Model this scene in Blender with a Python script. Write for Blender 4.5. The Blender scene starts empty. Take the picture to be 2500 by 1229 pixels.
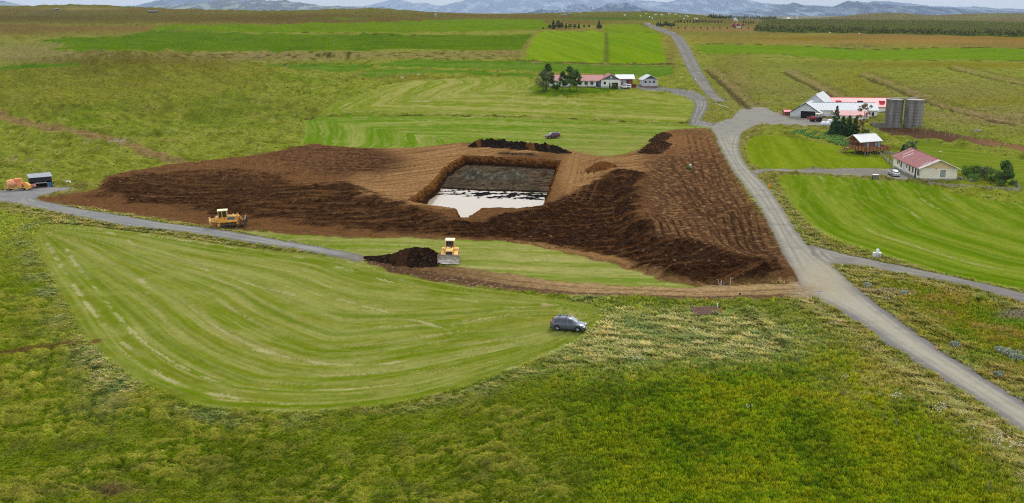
import bpy, bmesh, math, random
import numpy as np
from mathutils import Vector, Matrix
R = math.radians
random.seed(7)
RNG = np.random.default_rng(7)
SC = bpy.context.scene
COL = SC.collection
# ------------------------------------------------------------------ camera
CAM_H = 40.0
FPX = 2300.0
PITCH = math.atan(590.5 / FPX)
cd = bpy.data.cameras.new('camera'); cam = bpy.data.objects.new('camera', cd); COL.objects.link(cam)
cam.location = (0, 0, CAM_H); cam.rotation_euler = (R(90) - PITCH, 0, 0)
cd.sensor_width = 36; cd.sensor_fit = 'HORIZONTAL'; cd.lens = 36 * FPX / 2500
cd.clip_start = 1; cd.clip_end = 200000
SC.camera = cam
# ------------------------------------------------------------------ light
SUN_EL, SUN_AZ = 42, 28          # the sun stands beyond the scene, a little to the right, behind thin cloud
w = bpy.data.worlds.new('World'); SC.world = w; w.use_nodes = True
nt = w.node_tree; nt.nodes.clear()
def wn(t, **k):
    n = nt.nodes.new(t)
    for a, b in k.items(): setattr(n, a, b)
    return n
sky = wn('ShaderNodeTexSky', sky_type='NISHITA'); sky.sun_disc = False
sky.sun_elevation = R(SUN_EL); sky.sun_rotation = R(SUN_AZ); sky.altitude = 100; sky.air_density = 1; sky.dust_density = 2.5
tc = wn('ShaderNodeTexCoord'); mp = wn('ShaderNodeMapping'); mp.inputs['Scale'].default_value = (1.2, 1.2, 9)
no = wn('ShaderNodeTexNoise'); no.inputs['Scale'].default_value = 2.2; no.inputs['Detail'].default_value = 7; no.inputs['Roughness'].default_value = .55
cr = wn('ShaderNodeValToRGB'); cr.color_ramp.elements[0].position = .32; cr.color_ramp.elements[0].color = (6.6, 6.9, 7.4, 1)
cr.color_ramp.elements[1].position = .68; cr.color_ramp.elements[1].color = (9.8, 9.9, 10.0, 1)
mx = wn('ShaderNodeMix', data_type='RGBA'); mx.inputs[0].default_value = .9
bg = wn('ShaderNodeBackground'); bg.inputs['Strength'].default_value = .10
ow = wn('ShaderNodeOutputWorld')
L = nt.links.new
L(tc.outputs['Generated'], mp.inputs['Vector']); L(mp.outputs[0], no.inputs['Vector']); L(no.outputs['Fac'], cr.inputs[0])
L(sky.outputs[0], mx.inputs[6]); L(cr.outputs[0], mx.inputs[7]); L(mx.outputs[2], bg.inputs['Color']); L(bg.outputs[0], ow.inputs['Surface'])
sd = bpy.data.lights.new('sun', 'SUN'); so = bpy.data.objects.new('sun', sd); COL.objects.link(so)
sd.energy = 1.5; sd.angle = R(10); sd.color = (1, .97, .92)
dirv = Vector((math.sin(R(SUN_AZ)) * math.cos(R(SUN_EL)), math.cos(R(SUN_AZ)) * math.cos(R(SUN_EL)), math.sin(R(SUN_EL))))
so.rotation_euler = dirv.to_track_quat('Z', 'Y').to_euler(); so.location = (0, 0, 300)
SC.view_settings.view_transform = 'Standard'; SC.view_settings.look = 'None'
SC.view_settings.gamma = 1; SC.view_settings.use_curve_mapping = False; SC.view_settings.exposure = 0.48
cy = SC.cycles
cy.max_bounces = 5; cy.diffuse_bounces = 2; cy.glossy_bounces = 3; cy.transmission_bounces = 3; cy.volume_bounces = 0
cy.use_denoising = False; cy.use_adaptive_sampling = True; cy.adaptive_threshold = .006; cy.filter_width = 1.1
# ------------------------------------------------------------------ helpers: noise
_pr = np.random.default_rng(11); _PM = np.concatenate([_pr.permutation(4096)] * 2).astype(np.int32)
_GC = np.cos(np.arange(4096) * 2 * math.pi / 4096 * 37).astype(np.float32); _GS = np.sin(np.arange(4096) * 2 * math.pi / 4096 * 37).astype(np.float32)
def pn(x, y, s=0):
    x = np.asarray(x, float) + s * 13.37; y = np.asarray(y, float) - s * 7.91
    ix = np.floor(x); iy = np.floor(y); fx = (x - ix).astype(np.float32); fy = (y - iy).astype(np.float32)
    ix = ix.astype(np.int32) & 4095; iy = iy.astype(np.int32) & 4095; ix1 = (ix + 1) & 4095; iy1 = (iy + 1) & 4095
    u = fx * fx * (3 - 2 * fx); v = fy * fy * (3 - 2 * fy); p0 = _PM[iy]; p1 = _PM[iy1]; gx_ = fx - 1; gy_ = fy - 1
    h = _PM[ix + p0]; a = _GC[h] * fx + _GS[h] * fy
    h = _PM[ix1 + p0]; a += u * (_GC[h] * gx_ + _GS[h] * fy - a)
    h = _PM[ix + p1]; c = _GC[h] * fx + _GS[h] * gy_
    h = _PM[ix1 + p1]; c += u * (_GC[h] * gx_ + _GS[h] * gy_ - c)
    return (a + v * (c - a)) * 1.5
def fbm(x, y, o=4, s=0, g=.5):
    r = 0; a = 1; t = 0
    for i in range(o):
        r = r + a * pn(x * 2 ** i + 17.3 * i, y * 2 ** i - 9.1 * i, s + i * 31); t += a; a *= g
    return r / t
def ss(a, b, x):
    t = np.clip((x - a) / (b - a), 0, 1); return t * t * (3 - 2 * t)
def lin(c):  # sRGB 0..255 to linear
    c = np.array(c, float) / 255
    return np.where(c <= .04045, c / 12.92, ((c + .055) / 1.055) ** 2.4)
# ------------------------------------------------------------------ the lie of the land
DS = np.array([0, 60, 150, 270, 310, 345, 395, 500, 700, 1050, 1400, 1650, 2200, 3000, 4200, 7000, 12000, 50000.])
US = np.array([-40, -30, -24, -18, -10, 0, 5, 9, 14, 21, 30, 40.])   # bearing in degrees
Z = np.array([
 #  0  60 150 270 310 345 395 500 700 1050 1400 1650 2200 3000 4200 7000 12k 50k
 [  0, 0, 0,  1,  2,  4,  7,  8, 13,  23,  30,  34,  44, 30, 10,-20,-45,-60],
 [  0, 0, 0,  0,  2,  4,  7,  8, 13,  23,  30,  34,  40, 30, 10,-20,-45,-60],
 [  0, 0, 0,  0,  2,  4,  7,  8, 13,  23,  30,  36,  46, 30, 10,-20,-45,-60],
 [  0, 0, 0,  0,  1,  3,  6,  8, 13,  22,  30,  35,  37, 26, 10,-20,-45,-60],
 [  0, 0, 0,  0, .5,  3,  7, 11, 16,  22,  30,  35,  36, 24, 10,-20,-45,-60],
 [  0, 0, 0,  0, .5,  3,7.5, 11, 16,  22,  27,  32,  30, 18,  8,-20,-45,-60],
 [  0, 0, 0,  0, .5,  3,7.8, 11, 16,  22,  30,  37,  32, 18,  8,-20,-45,-60],
 [  0, 0, 0,  0, .5,2.5,  6,  9, 14,  20,  28,  35,  28, 14,  4,-20,-45,-60],
 [  0, 0, 0,  0, .5,  2,  3,  5,  9,  13,  16,  18,  14,  6,  0,-22,-45,-60],
 [  0, 0, 0,  0, .5,  2,  3,  4,  7,  11,  14,  17,  14,  8,  6,-22,-45,-60],
 [  0, 0, 0,  0, .5,  2,  3,  4,  7,  10,  12,  14,  16, 14,  8,-22,-45,-60],
 [  0, 0, 0,  0, .5,  2,  3,  4,  7,  10,  12,  14,  16, 14,  8,-22,-45,-60]], float)
_ul = np.linspace(-40, 40, 161); _sl = np.linspace(math.log(20), math.log(50000), 500)
_T = np.array([np.interp(_sl, np.log(np.maximum(DS, 20)), Z[i]) for i in range(len(US))])
_T = np.array([np.interp(_ul, US, _T[:, j]) for j in range(500)]).T
def _sm(a, k, ax):
    ker = np.exp(-np.linspace(-2, 2, 2 * k + 1) ** 2); ker /= ker.sum()
    p = [(0, 0), (0, 0)]; p[ax] = (k, k); b = np.pad(a, p, 'edge')
    return np.apply_along_axis(lambda r: np.convolve(r, ker, 'valid'), ax, b)
_T = _sm(_sm(_T, 4, 1), 7, 0)
def z_table(x, y):
    x = np.asarray(x, float); y = np.asarray(y, float)
    u = np.clip((np.degrees(np.arctan2(x, np.maximum(y, 1e-3))) + 40) / .5, 0, 159.999)
    s = np.clip((np.log(np.maximum(np.hypot(x, y), 20)) - _sl[0]) / (_sl[1] - _sl[0]), 0, 498.999)
    i = u.astype(int); j = s.astype(int); a = u - i; b = s - j
    return (_T[i, j] * (1 - b) + _T[i, j + 1] * b) * (1 - a) + (_T[i + 1, j] * (1 - b) + _T[i + 1, j + 1] * b) * a
def bump(x, y, cx, cy, rx, ry, h, rot=0):
    c, s = math.cos(rot), math.sin(rot); dx = x - cx; dy = y - cy
    return h * np.exp(-(((c * dx + s * dy) / rx) ** 2 + ((-s * dx + c * dy) / ry) ** 2))
def z_land(x, y):
    z = z_table(x, y)
    z = z + bump(x, y, -172, 430, 58, 42, 15.0) + bump(x, y, -120, 370, 50, 30, 2.5) + bump(x, y, -205, 345, 40, 24, 2.5)
    z = z + bump(x, y, -95, 352, 25, 11, 4.2) + bump(x, y, -148, 317, 20, 8, 3.6) + bump(x, y, -119, 338, 17, 8, 3.0) + bump(x, y, -198, 386, 22, 11, 3.4) + bump(x, y, -118, 300, 28, 6, 1.6) + bump(x, y, -170, 350, 30, 8, 2.2)
    z = z + bump(x, y, -235, 1500, 130, 160, 9) + bump(x, y, 1500, 3900, 190, 300, 22) + bump(x, y, 2100, 4200, 420, 300, 24)
    z = z + bump(x, y, -820, 1750, 260, 200, 7) + bump(x, y, 330, 1650, 170, 190, 3.2)
    d = np.hypot(x, y)
    z = z + .45 * pn(x / 38, y / 38, 3) * ss(200, 60, np.abs(d - 100)) * ss(330, 240, d)
    far = ss(300, 900, d)
    z = z + far * (1.6 * fbm(x / 170, y / 170, 3, 5)) + .6 * pn(x / 45, y / 45, 8) * ss(330, 420, d)
    z = z + ss(-60, -110, x) * ss(200, 280, y) * (4.6 * fbm(x / 40, y / 27, 3, 12))
    return z
def ray(px, py):
    px = np.asarray(px, float); py = np.asarray(py, float)
    xc = (px - 1250) / FPX; yc = -(py - 614.5) / FPX; cp, sp = math.cos(PITCH), math.sin(PITCH)
    return xc, cp + yc * sp, -sp + yc * cp
_ts = np.exp(np.linspace(math.log(45), math.log(30000), 900))
def at(px, py, zf=z_land):
    px, py = np.broadcast_arrays(np.atleast_1d(np.asarray(px, float)), np.atleast_1d(np.asarray(py, float)))
    dx, dy, dz = ray(px, py)
    X = dx[:, None] * _ts; Y = dy[:, None] * _ts; Zr = CAM_H + dz[:, None] * _ts
    below = Zr < zf(X, Y); k = np.argmax(below, 1); k = np.where(below.any(1), np.maximum(k, 1), len(_ts) - 1)
    lo = _ts[k - 1]; hi = _ts[k]
    for _ in range(13):
        m = (lo + hi) / 2; b = CAM_H + dz * m < zf(dx * m, dy * m)
        hi = np.where(b, m, hi); lo = np.where(b, lo, m)
    m = (lo + hi) / 2
    return np.stack([dx * m, dy * m, zf(dx * m, dy * m)], 1)
def P(px, py):
    a = at(px, py)[0]; return Vector((float(a[0]), float(a[1]), float(a[2])))
def proj(x, y, z):
    cp, sp = math.cos(PITCH), math.sin(PITCH)
    h = CAM_H - z; zc = y * cp + h * sp; yc = h * cp - y * sp
    zc = np.maximum(zc, 1)
    return 1250 + FPX * x / zc, 614.5 + FPX * yc / zc
def smooth_poly(pts, n=3, closed=True):
    p = np.array(pts, float); m = len(p); out = []
    rng = range(m) if closed else range(m - 1)
    for i in rng:
        if closed: a, b, c, d = p[(i - 1) % m], p[i], p[(i + 1) % m], p[(i + 2) % m]
        else: a, b, c, d = p[max(i - 1, 0)], p[i], p[i + 1], p[min(i + 2, m - 1)]
        for k in range(n):
            t = k / n
            q = .5 * ((2 * b) + (-a + c) * t + (2 * a - 5 * b + 4 * c - d) * t * t + (-a + 3 * b - 3 * c + d) * t ** 3)
            lo_ = np.minimum(b, c) - 3; hi_ = np.maximum(b, c) + 3
            out.append(np.clip(q, lo_, hi_))
    if not closed: out.append(p[-1])
    return np.array(out)
def wpoly(pts, n=3, closed=True):
    q = smooth_poly(pts, n, closed); return at(q[:, 0], q[:, 1])[:, :2]
def sdf(poly, x, y, margin=10., closed=True):
    """signed distance to a polygon on the ground in metres, positive inside; -margin far away"""
    out = np.full(x.shape, -margin, float)
    lo = poly.min(0) - margin; hi = poly.max(0) + margin
    m = np.nonzero((x > lo[0]) & (x < hi[0]) & (y > lo[1]) & (y < hi[1]))[0]
    if len(m) == 0: return out
    X = x[m]; Y = y[m]; d2 = np.full(X.shape, 1e12); ins = np.zeros(X.shape, bool)
    n = len(poly)
    for i in range(n if closed else n - 1):
        ax, ay = poly[i]; bx, by = poly[(i + 1) % n]; ex, ey = bx - ax, by - ay
        l2 = ex * ex + ey * ey
        if l2 < 1e-9: continue
        wx = X - ax; wy = Y - ay; t = np.clip((wx * ex + wy * ey) / l2, 0, 1)
        qx = wx - t * ex; qy = wy - t * ey; d2 = np.minimum(d2, qx * qx + qy * qy)
        if closed and ay != by:
            c = ((ay > Y) != (by > Y)) & (X < ex * (Y - ay) / (by - ay) + ax); ins ^= c
    d = np.sqrt(d2)
    out[m] = np.maximum(np.where(ins, d, -d), -margin) if closed else d
    if not closed:
        r = np.full(x.shape, 1e3); r[m] = d; return r
    return out
# ------------------------------------------------------------------ helpers: objects and materials
def tag(o, label=None, cat=None, group=None, kind=None):
    if label: o['label'] = label
    if cat: o['category'] = cat
    if group: o['group'] = group
    if kind: o['kind'] = kind
    return o
def raw_mesh(name, v, f, mat=None, smooth=True, attrs=None, parent=None, quads=True):
    me = bpy.data.meshes.new(name); v = np.asarray(v, np.float32); f = np.asarray(f, np.int32)
    n = f.shape[1]
    me.vertices.add(len(v)); me.vertices.foreach_set('co', v.ravel())
    me.loops.add(f.size); me.loops.foreach_set('vertex_index', f.ravel())
    me.polygons.add(len(f)); me.polygons.foreach_set('loop_start', np.arange(0, f.size, n, dtype=np.int32))
    me.polygons.foreach_set('use_smooth', np.full(len(f), smooth))
    me.update(calc_edges=True)
    for k, a in (attrs or {}).items():
        if a.ndim == 2:
            at_ = me.attributes.new(k, 'FLOAT_COLOR', 'POINT'); c = np.ones((len(v), 4), np.float32); c[:, :3] = a; at_.data.foreach_set('color', c.ravel())
        else:
            at_ = me.attributes.new(k, 'FLOAT', 'POINT'); at_.data.foreach_set('value', a.astype(np.float32))
    if mat: me.materials.append(mat)
    o = bpy.data.objects.new(name, me); COL.objects.link(o)
    if parent: o.parent = parent
    return o
def nmat(name):
    m = bpy.data.materials.new(name); m.use_nodes = True; t = m.node_tree
    b = t.nodes['Principled BSDF']; return m, t, b, t.nodes.new, t.links.new
def mat(name, rgb, rough=.6, metal=0., var=.12, scale=3., bump_=.0, bscale=30., spec=.5, wear=None, coat=0., stretch=None):
    """a plain painted or weathered surface: colour with cloudy variation and fine relief"""
    m, t, b, N, L = nmat(name)
    tc = N('ShaderNodeTexCoord'); n1 = N('ShaderNodeTexNoise'); n1.inputs['Scale'].default_value = scale; n1.inputs['Detail'].default_value = 6
    vec = tc.outputs['Object']
    if stretch:
        mp = N('ShaderNodeMapping'); mp.inputs['Scale'].default_value = stretch; L(vec, mp.inputs[0]); vec = mp.outputs[0]
    L(vec, n1.inputs['Vector'])
    c = np.array(lin(rgb)) if max(rgb) > 1 else np.array(rgb)
    r = N('ShaderNodeValToRGB'); r.color_ramp.elements[0].position = .3; r.color_ramp.elements[1].position = .7
    w_ = np.array(lin(wear)) if wear else c * (1 - 2 * var)
    r.color_ramp.elements[0].color = (*w_, 1); r.color_ramp.elements[1].color = (*np.minimum(c * (1 + var), .9), 1)
    L(n1.outputs['Fac'], r.inputs[0]); L(r.outputs[0], b.inputs['Base Color'])
    b.inputs['Roughness'].default_value = rough; b.inputs['Metallic'].default_value = metal; b.inputs['Specular IOR Level'].default_value = spec
    b.inputs['Coat Weight'].default_value = coat
    if bump_:
        n2 = N('ShaderNodeTexNoise'); n2.inputs['Scale'].default_value = bscale; n2.inputs['Detail'].default_value = 4; L(tc.outputs['Object'], n2.inputs['Vector'])
        bp = N('ShaderNodeBump'); bp.inputs['Strength'].default_value = bump_; bp.inputs['Distance'].default_value = .05
        L(n2.outputs['Fac'], bp.inputs['Height']); L(bp.outputs[0], b.inputs['Normal'])
    return m
# ------------------------------------------------------------------ regions of the ground, drawn once and laid on the land
POLY = {
 'hay_front': [(88,575),(105,552),(150,548),(330,564),(520,592),(700,612),(850,634),(900,644),(960,668),(1050,690),(1150,704),(1260,718),(1400,738),(1455,748),(1468,770),(1450,800),(1400,838),(1330,868),(1250,900),(1150,935),(1050,965),(950,985),(830,1000),(700,1005),(600,1000),(500,990),(430,965),(340,925),(260,870),(210,810),(170,740),(130,670),(100,610)],
 'hay_strip': [(590,561),(700,572),(830,580),(900,583),(1000,578),(1080,584),(1250,588),(1340,606),(1450,632),(1560,662),(1650,690),(1700,704),(1560,702),(1400,690),(1250,674),(1150,658),(1070,645),(950,636),(880,624),(800,604),(700,586)],
 'hay_low': [(745,292),(800,286),(950,283),(1150,285),(1400,295),(1600,303),(1690,306),(1735,314),(1700,322),(1640,330),(1590,352),(1560,366),(1480,385),(1400,390),(1300,370),(1200,352),(1050,362),(950,366),(850,362),(770,356),(735,352),(748,320)],
 'hay_high': [(785,277),(850,245),(930,212),(970,200),(1060,195),(1180,189),(1290,192),(1305,222),(1340,236),(1400,240),(1500,234),(1545,222),(1600,228),(1655,232),(1690,245),(1694,262),(1678,294),(1640,297),(1450,289),(1200,279),(950,275)],
 'house_lawn': [(1300,212),(1350,214),(1440,214),(1500,216),(1515,220),(1480,226),(1420,231),(1370,236),(1330,235),(1308,226)],
 'crop_top': [(372,71),(430,62),(640,60),(800,57),(900,54),(1050,49),(1180,47),(1310,48),(1335,62),(1325,72),(1250,74),(1000,79),(800,78),(600,77),(480,76)],
 'crop_wide': [(95,101),(150,92),(250,90),(320,85),(372,74),(500,78),(700,81),(1000,85),(1240,86),(1305,82),(1308,90),(1290,108),(1272,122),(1100,122),(960,120),(870,125),(750,124),(550,124),(400,124),(240,124),(150,121),(125,117),(180,110)],
 'crop_mid': [(1308,79),(1400,78),(1478,80),(1479,153),(1400,151),(1272,147),(1290,118)],
 'crop_east': [(1483,80),(1600,80),(1612,95),(1618,125),(1622,154),(1550,154),(1482,153)],
 'crop_small': [(1478,62),(1550,60),(1578,68),(1598,78),(1482,78)],
 'meadow_strip': [(1000,146),(1100,148),(1270,151),(1400,155),(1600,160),(1632,162),(1640,184),(1560,188),(1400,178),(1250,172),(1100,166),(960,163),(925,157)],
 'meadow_strip_low': [(880,182),(930,168),(1100,172),(1250,179),(1350,186),(1300,190),(1180,183),(1040,180),(960,186),(900,190)],
 'meadow_left': [(640,158),(750,158),(900,158),(912,162),(870,174),(780,173),(700,168)],
 'meadow_far_left': [(0,163),(60,158),(160,156),(200,160),(120,166),(0,169)],
 'crop_right': [(1703,111),(1760,109),(1900,111),(2000,114),(2120,121),(2300,118),(2600,121),(2600,149),(2300,146),(2050,145),(1900,132),(1800,132),(1722,131)],
 'lawn_right': [(1824,345),(1850,333),(1900,332),(1970,345),(2060,362),(2090,370),(2120,382),(2160,390),(2185,411),(2120,413),(2050,412),(1930,413),(1860,410),(1836,398),(1822,368)],
 'hay_right': [(1905,431),(1950,425),(2050,432),(2140,439),(2230,444),(2290,462),(2400,486),(2520,502),(2620,515),(2620,740),(2500,708),(2400,688),(2300,666),(2180,630),(2100,604),(2010,572),(1960,530),(1918,475)],
 'garden': [(2200,345),(2290,350),(2400,372),(2520,397),(2640,420),(2640,520),(2500,490),(2480,460),(2330,420),(2250,370)],
 'road_main': [(2640,1180),(2500,1062),(2390,985),(2260,900),(2160,835),(2080,778),(2010,737),(1960,700),(1928,650),(1898,590),(1868,530),(1828,470),(1790,420),(1765,375),(1750,345),(1744,320),(1742,306),(1790,290),(1828,300),(1812,325),(1803,360),(1815,395),(1840,425),(1880,465),(1920,525),(1955,580),(1990,616),(2040,658),(2100,713),(2180,773),(2290,853),(2400,923),(2500,985),(2640,1075)],
 'road_yard': [(1686,303),(1740,303),(1775,300),(1795,280),(1815,264),(1865,262),(1880,270),(1930,287),(1960,286),(2000,290),(2060,297),(2060,309),(2000,311),(1900,306),(1850,307),(1825,316),(1800,332),(1745,328),(1735,313),(1690,307)],
 'road_farm': [(1505,210),(1560,209),(1600,214),(1640,217),(1690,224),(1722,238),(1729,258),(1720,280),(1712,296),(1742,302),(1742,309),(1700,308),(1683,298),(1696,266),(1690,245),(1650,231),(1600,224),(1540,219),(1512,218)],
 'road_hill': [(1570,56),(1582,56),(1612,68),(1648,80),(1672,98),(1690,128),(1708,163),(1728,200),(1752,233),(1776,252),(1752,254),(1718,226),(1692,193),(1672,158),(1656,122),(1636,88),(1600,74)],
 'road_house': [(1836,417),(1870,413),(1950,415),(2060,413),(2110,411),(2165,414),(2186,412),(2210,424),(2244,437),(2210,440),(2140,433),(2080,430),(2000,425),(1920,420),(1870,420),(1845,428)],
 'road_lane': [(1975,600),(2009,607),(2057,621),(2120,634),(2245,660),(2359,684),(2500,717),(2640,752),(2640,775),(2500,739),(2416,715),(2302,687),(2188,668),(2103,650),(2034,645),(2020,650),(1985,625)],
 'road_left': [(888,626),(800,608),(700,591),(600,573),(500,557),(400,545),(300,528),(200,512),(120,496),(88,488),(100,479),(172,464),(150,458),(60,461),(0,467),(-120,470),(-120,480),(0,493),(50,500),(100,512),(200,532),(300,552),(400,562),(500,575),(600,592),(700,606),(820,628),(880,640)],
 'dirt_track': [(880,625),(960,640),(1060,650),(1130,655),(1250,672),(1400,690),(1560,700),(1700,702),(1850,696),(1965,690),(2000,700),(1990,725),(1850,731),(1700,735),(1560,727),(1400,725),(1250,710),(1150,700),(1050,688),(960,665),(900,640)],
 'soil': [(85,487),(130,480),(240,464),(252,440),(310,426),(460,405),(560,390),(660,373),(740,355),(770,352),(850,360),(950,363),(1050,358),(1110,350),(1200,350),(1390,366),(1430,378),(1500,382),(1560,365),(1590,348),(1612,328),(1640,318),(1700,313),(1735,318),(1748,350),(1770,390),(1800,440),(1840,500),(1878,550),(1900,600),(1930,650),(1955,685),(1900,692),(1800,695),(1700,699),(1640,690),(1560,665),(1450,635),(1340,608),(1250,590),(1080,585),(1000,578),(900,582),(830,580),(700,570),(610,560),(520,555),(400,535),(300,520),(200,505),(130,497)],
 'xdark_east': [(1000,548),(1100,552),(1200,538),(1330,514),(1400,482),(1480,434),(1545,424),(1580,432),(1574,452),(1546,468),(1562,490),(1546,520),(1562,560),(1600,588),(1700,602),(1800,638),(1895,655),(1898,690),(1800,694),(1700,697),(1645,688),(1560,652),(1450,618),(1340,594),(1200,582),(1060,574),(950,562)],
 'xdark_west': [(245,458),(310,436),(400,428),(500,422),(620,426),(700,436),(760,462),(838,462),(900,482),(1000,512),(1080,546),(1000,562),(850,558),(700,540),(560,528),(400,502),(300,486),(245,474)],
 'plantation_floor': [(1843,77),(1950,80),(2100,82),(2300,86),(2500,91),(2640,94),(2640,66),(2500,62),(2300,56),(2100,52),(1960,50),(1870,55)],
 'mud_yard': [(2150,310),(2200,312),(2300,322),(2400,342),(2500,358),(2640,380),(2640,395),(2500,371),(2400,355),(2300,345),(2200,335),(2150,322)],
}
PIT = [(1130,380),(1180,381),(1280,386),(1372,392),(1361,417),(1352,447),(1345,469),(1335,492),(1333,511),(1284,511),(1222,507),(1177,508),(1159,521),(1141,533),(1118,539),(1112,519),(1109,509),(1078,505),(1043,504),(1010,501),(984,498),(1007,480),(1052,447),(1080,412),(1105,394)]
# a rocky, unsteady line for the lip of the pit
_pq = []
for i in range(len(PIT)):
    a, b = np.array(PIT[i], float), np.array(PIT[(i + 1) % len(PIT)], float)
    for k in range(5): _pq.append(a + (b - a) * k / 5)
PITW = at(np.array(_pq)[:, 0], np.array(_pq)[:, 1])[:, :2]
_c = PITW.mean(0)
_sd = np.arange(len(PITW))
PITW = PITW + np.stack([pn(_sd * .9, _sd * 0 + .3, 41), pn(_sd * .9, _sd * 0 + 7.3, 42)], 1) * .55
_all = {k: smooth_poly(v, 2 if len(v) > 6 else 3) for k, v in POLY.items()}
_cat = np.concatenate(list(_all.values())); _wa = at(_cat[:, 0], _cat[:, 1])[:, :2]; PW = {}; _i = 0
for k, v in _all.items(): PW[k] = _wa[_i:_i + len(v)]; _i += len(v)
# heaps and ridges pushed up in the bare soil: (line, height, half width)
RIDGE = [([(270,448),(360,420),(480,408),(600,395),(690,388)], 1.1, 7), ([(300,470),(420,440),(560,425),(700,420)], .9, 6),
 ([(780,480),(838,462),(900,482),(1000,512),(1090,545)], 1.0, 5), ([(640,500),(740,470),(838,462)], .8, 6),
 ([(1585,448),(1548,432),(1500,440),(1430,475),(1360,512),(1250,535)], 1.1, 5), ([(1576,455),(1552,490),(1558,530),(1585,570)], 1.6, 4),
 ([(1585,572),(1680,600),(1800,635),(1895,655)], 1.2, 5), ([(1660,660),(1760,665),(1880,672)], 1.0, 5), ([(1475,395),(1470,415),(1500,425)], 1.0, 4),
 ([(1450,640),(1560,655),(1640,672)], .5, 5)]
BANK = [(1806,742),(1850,785),(1880,815),(1908,845)]
RW = [(wpoly(a, 3, False), h, w_) for a, h, w_ in RIDGE]
def z_soil(x, y):
    z = np.zeros(x.shape)
    for p, h, w_ in RW:
        d = sdf(p, x, y, 4 * w_, False); z = z + h * np.exp(-(d / w_) ** 2)
    return z
# ------------------------------------------------------------------ the grid: rings about the viewpoint's foot, finest where they show
_az = np.concatenate([np.arange(-180, -60, 6.), np.arange(-60, -42, 1.), np.arange(-42, -32, .25), np.arange(-32, 32.001, .0595), np.arange(32.25, 42, .25), np.arange(42, 60.1, 1.), np.arange(66, 180, 6.)])
_tt = np.radians(_az)
ds = [3., 20., 40., 52.]
_pa = np.radians(np.arange(-28, 29, 4.))
_gd = np.exp(np.linspace(math.log(50), math.log(46000), 500))
_zz = z_land(np.sin(_pa)[None, :] * _gd[:, None], np.cos(_pa)[None, :] * _gd[:, None])
_he = np.maximum(CAM_H - _zz.mean(1), 6); _sl2 = np.append(np.maximum((np.diff(_zz, axis=0) / np.diff(_gd)[:, None]).max(1), 0), 0)
while ds[-1] < 45000:
    d = ds[-1]; he = np.interp(d, _gd, _he); sl = np.interp(d, _gd, _sl2)
    px = 1.5 if 135 < d < 320 else 2.35
    st = px / (FPX * (he / d ** 2 + .5 * sl / d)); ds.append(d + min(st, (.014 if d < 2500 else .06) * d))
ds = np.array(ds)
NR, NC = len(ds), len(_az)
gx = (ds[:, None] * np.sin(_tt)[None, :]).ravel(); gy = (ds[:, None] * np.cos(_tt)[None, :]).ravel()
print('grid', NR, NC, NR * NC)
N_ = len(gx)
gd = np.hypot(gx, gy)
zl = z_land(gx, gy)
zs = z_soil(gx, gy)
qx, qy = proj(gx, gy, zl)
front = (gy > 5)
S = {k: sdf(v, gx, gy, 14.) for k, v in PW.items()}
Spit = sdf(PITW, gx, gy, 14.)
# edges wander a little
wob = fbm(gx / 3.1, gy / 3.1, 3, 77)
fine = pn(gx / .35, gy / .35, 5)
mid = fbm(gx / 6, gy / 6, 4, 21)
big = fbm(gx / 45, gy / 45, 4, 22)
huge = fbm(gx / 260, gy / 190, 4, 23)
KA = .62
def Cc(*c): return lin(c) * KA * (np.array([1.1, 1., .8]) if c[1] > c[0] * .97 and c[2] < .8 * c[1] else np.array([1.02, 1., .93]))
T = np.zeros((N_, 3)); T[:] = Cc(140, 154, 62)
def put(w_, c):
    global T
    w_ = np.clip(w_, 0, 1)[:, None]; T = T * (1 - w_) + np.asarray(c)[None, :] * w_
def blob(cx, cy, rx, ry):
    return np.exp(-(((qx - cx) / rx) ** 2 + ((qy - cy) / ry) ** 2)) * front
# pasture: broad tones
put(.5 + 1.2 * big, Cc(138, 154, 52)); put(ss(.0, .35, mid) * .6, Cc(158, 166, 84)); put(ss(.05, .35, -mid) * .6, Cc(92, 102, 26))
farw = ss(650, 1050, gd)
put(farw * ss(-.15, .2, huge) * .8, Cc(128, 105, 58)); put(farw * ss(.0, .3, -huge) * .6, Cc(112, 115, 48)); put(ss(800, 1500, gd) * .6, Cc(104, 92, 48))
# left hill: ochre top, greener foot
hl = ss(330, 390, gd) * ss(520, 460, gd) * ss(-95, -120, gx); put(blob(330, 190, 330, 70) * ss(-.1, .3, fbm(gx / 14, gy / 9, 4, 97)) * .6, Cc(112, 104, 52)); put(blob(330, 260, 330, 70) * ss(.0, .3, fbm(gx / 18, gy / 11, 4, 98)) * .7, Cc(108, 134, 24)); put(blob(180, 210, 160, 25) * ss(.0, .3, mid) * .5, Cc(96, 92, 48))
_st = np.abs(pn(gx / 13 + .5 * mid, gy / 4.2 + .6 * mid, 131)); _lf = ss(300, 340, gd) * ss(-40, -75, gx) * ss(620, 480, gd); put(_lf * ss(.05, .015, _st) * ss(-.1, .2, big + .5 * mid) * .75, Cc(70, 76, 28)); put(_lf * ss(.0, .3, fbm(gx / 30, gy / 20, 3, 132)) * .6, Cc(106, 136, 26)); put(hl * .6, Cc(132, 136, 54))
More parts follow.
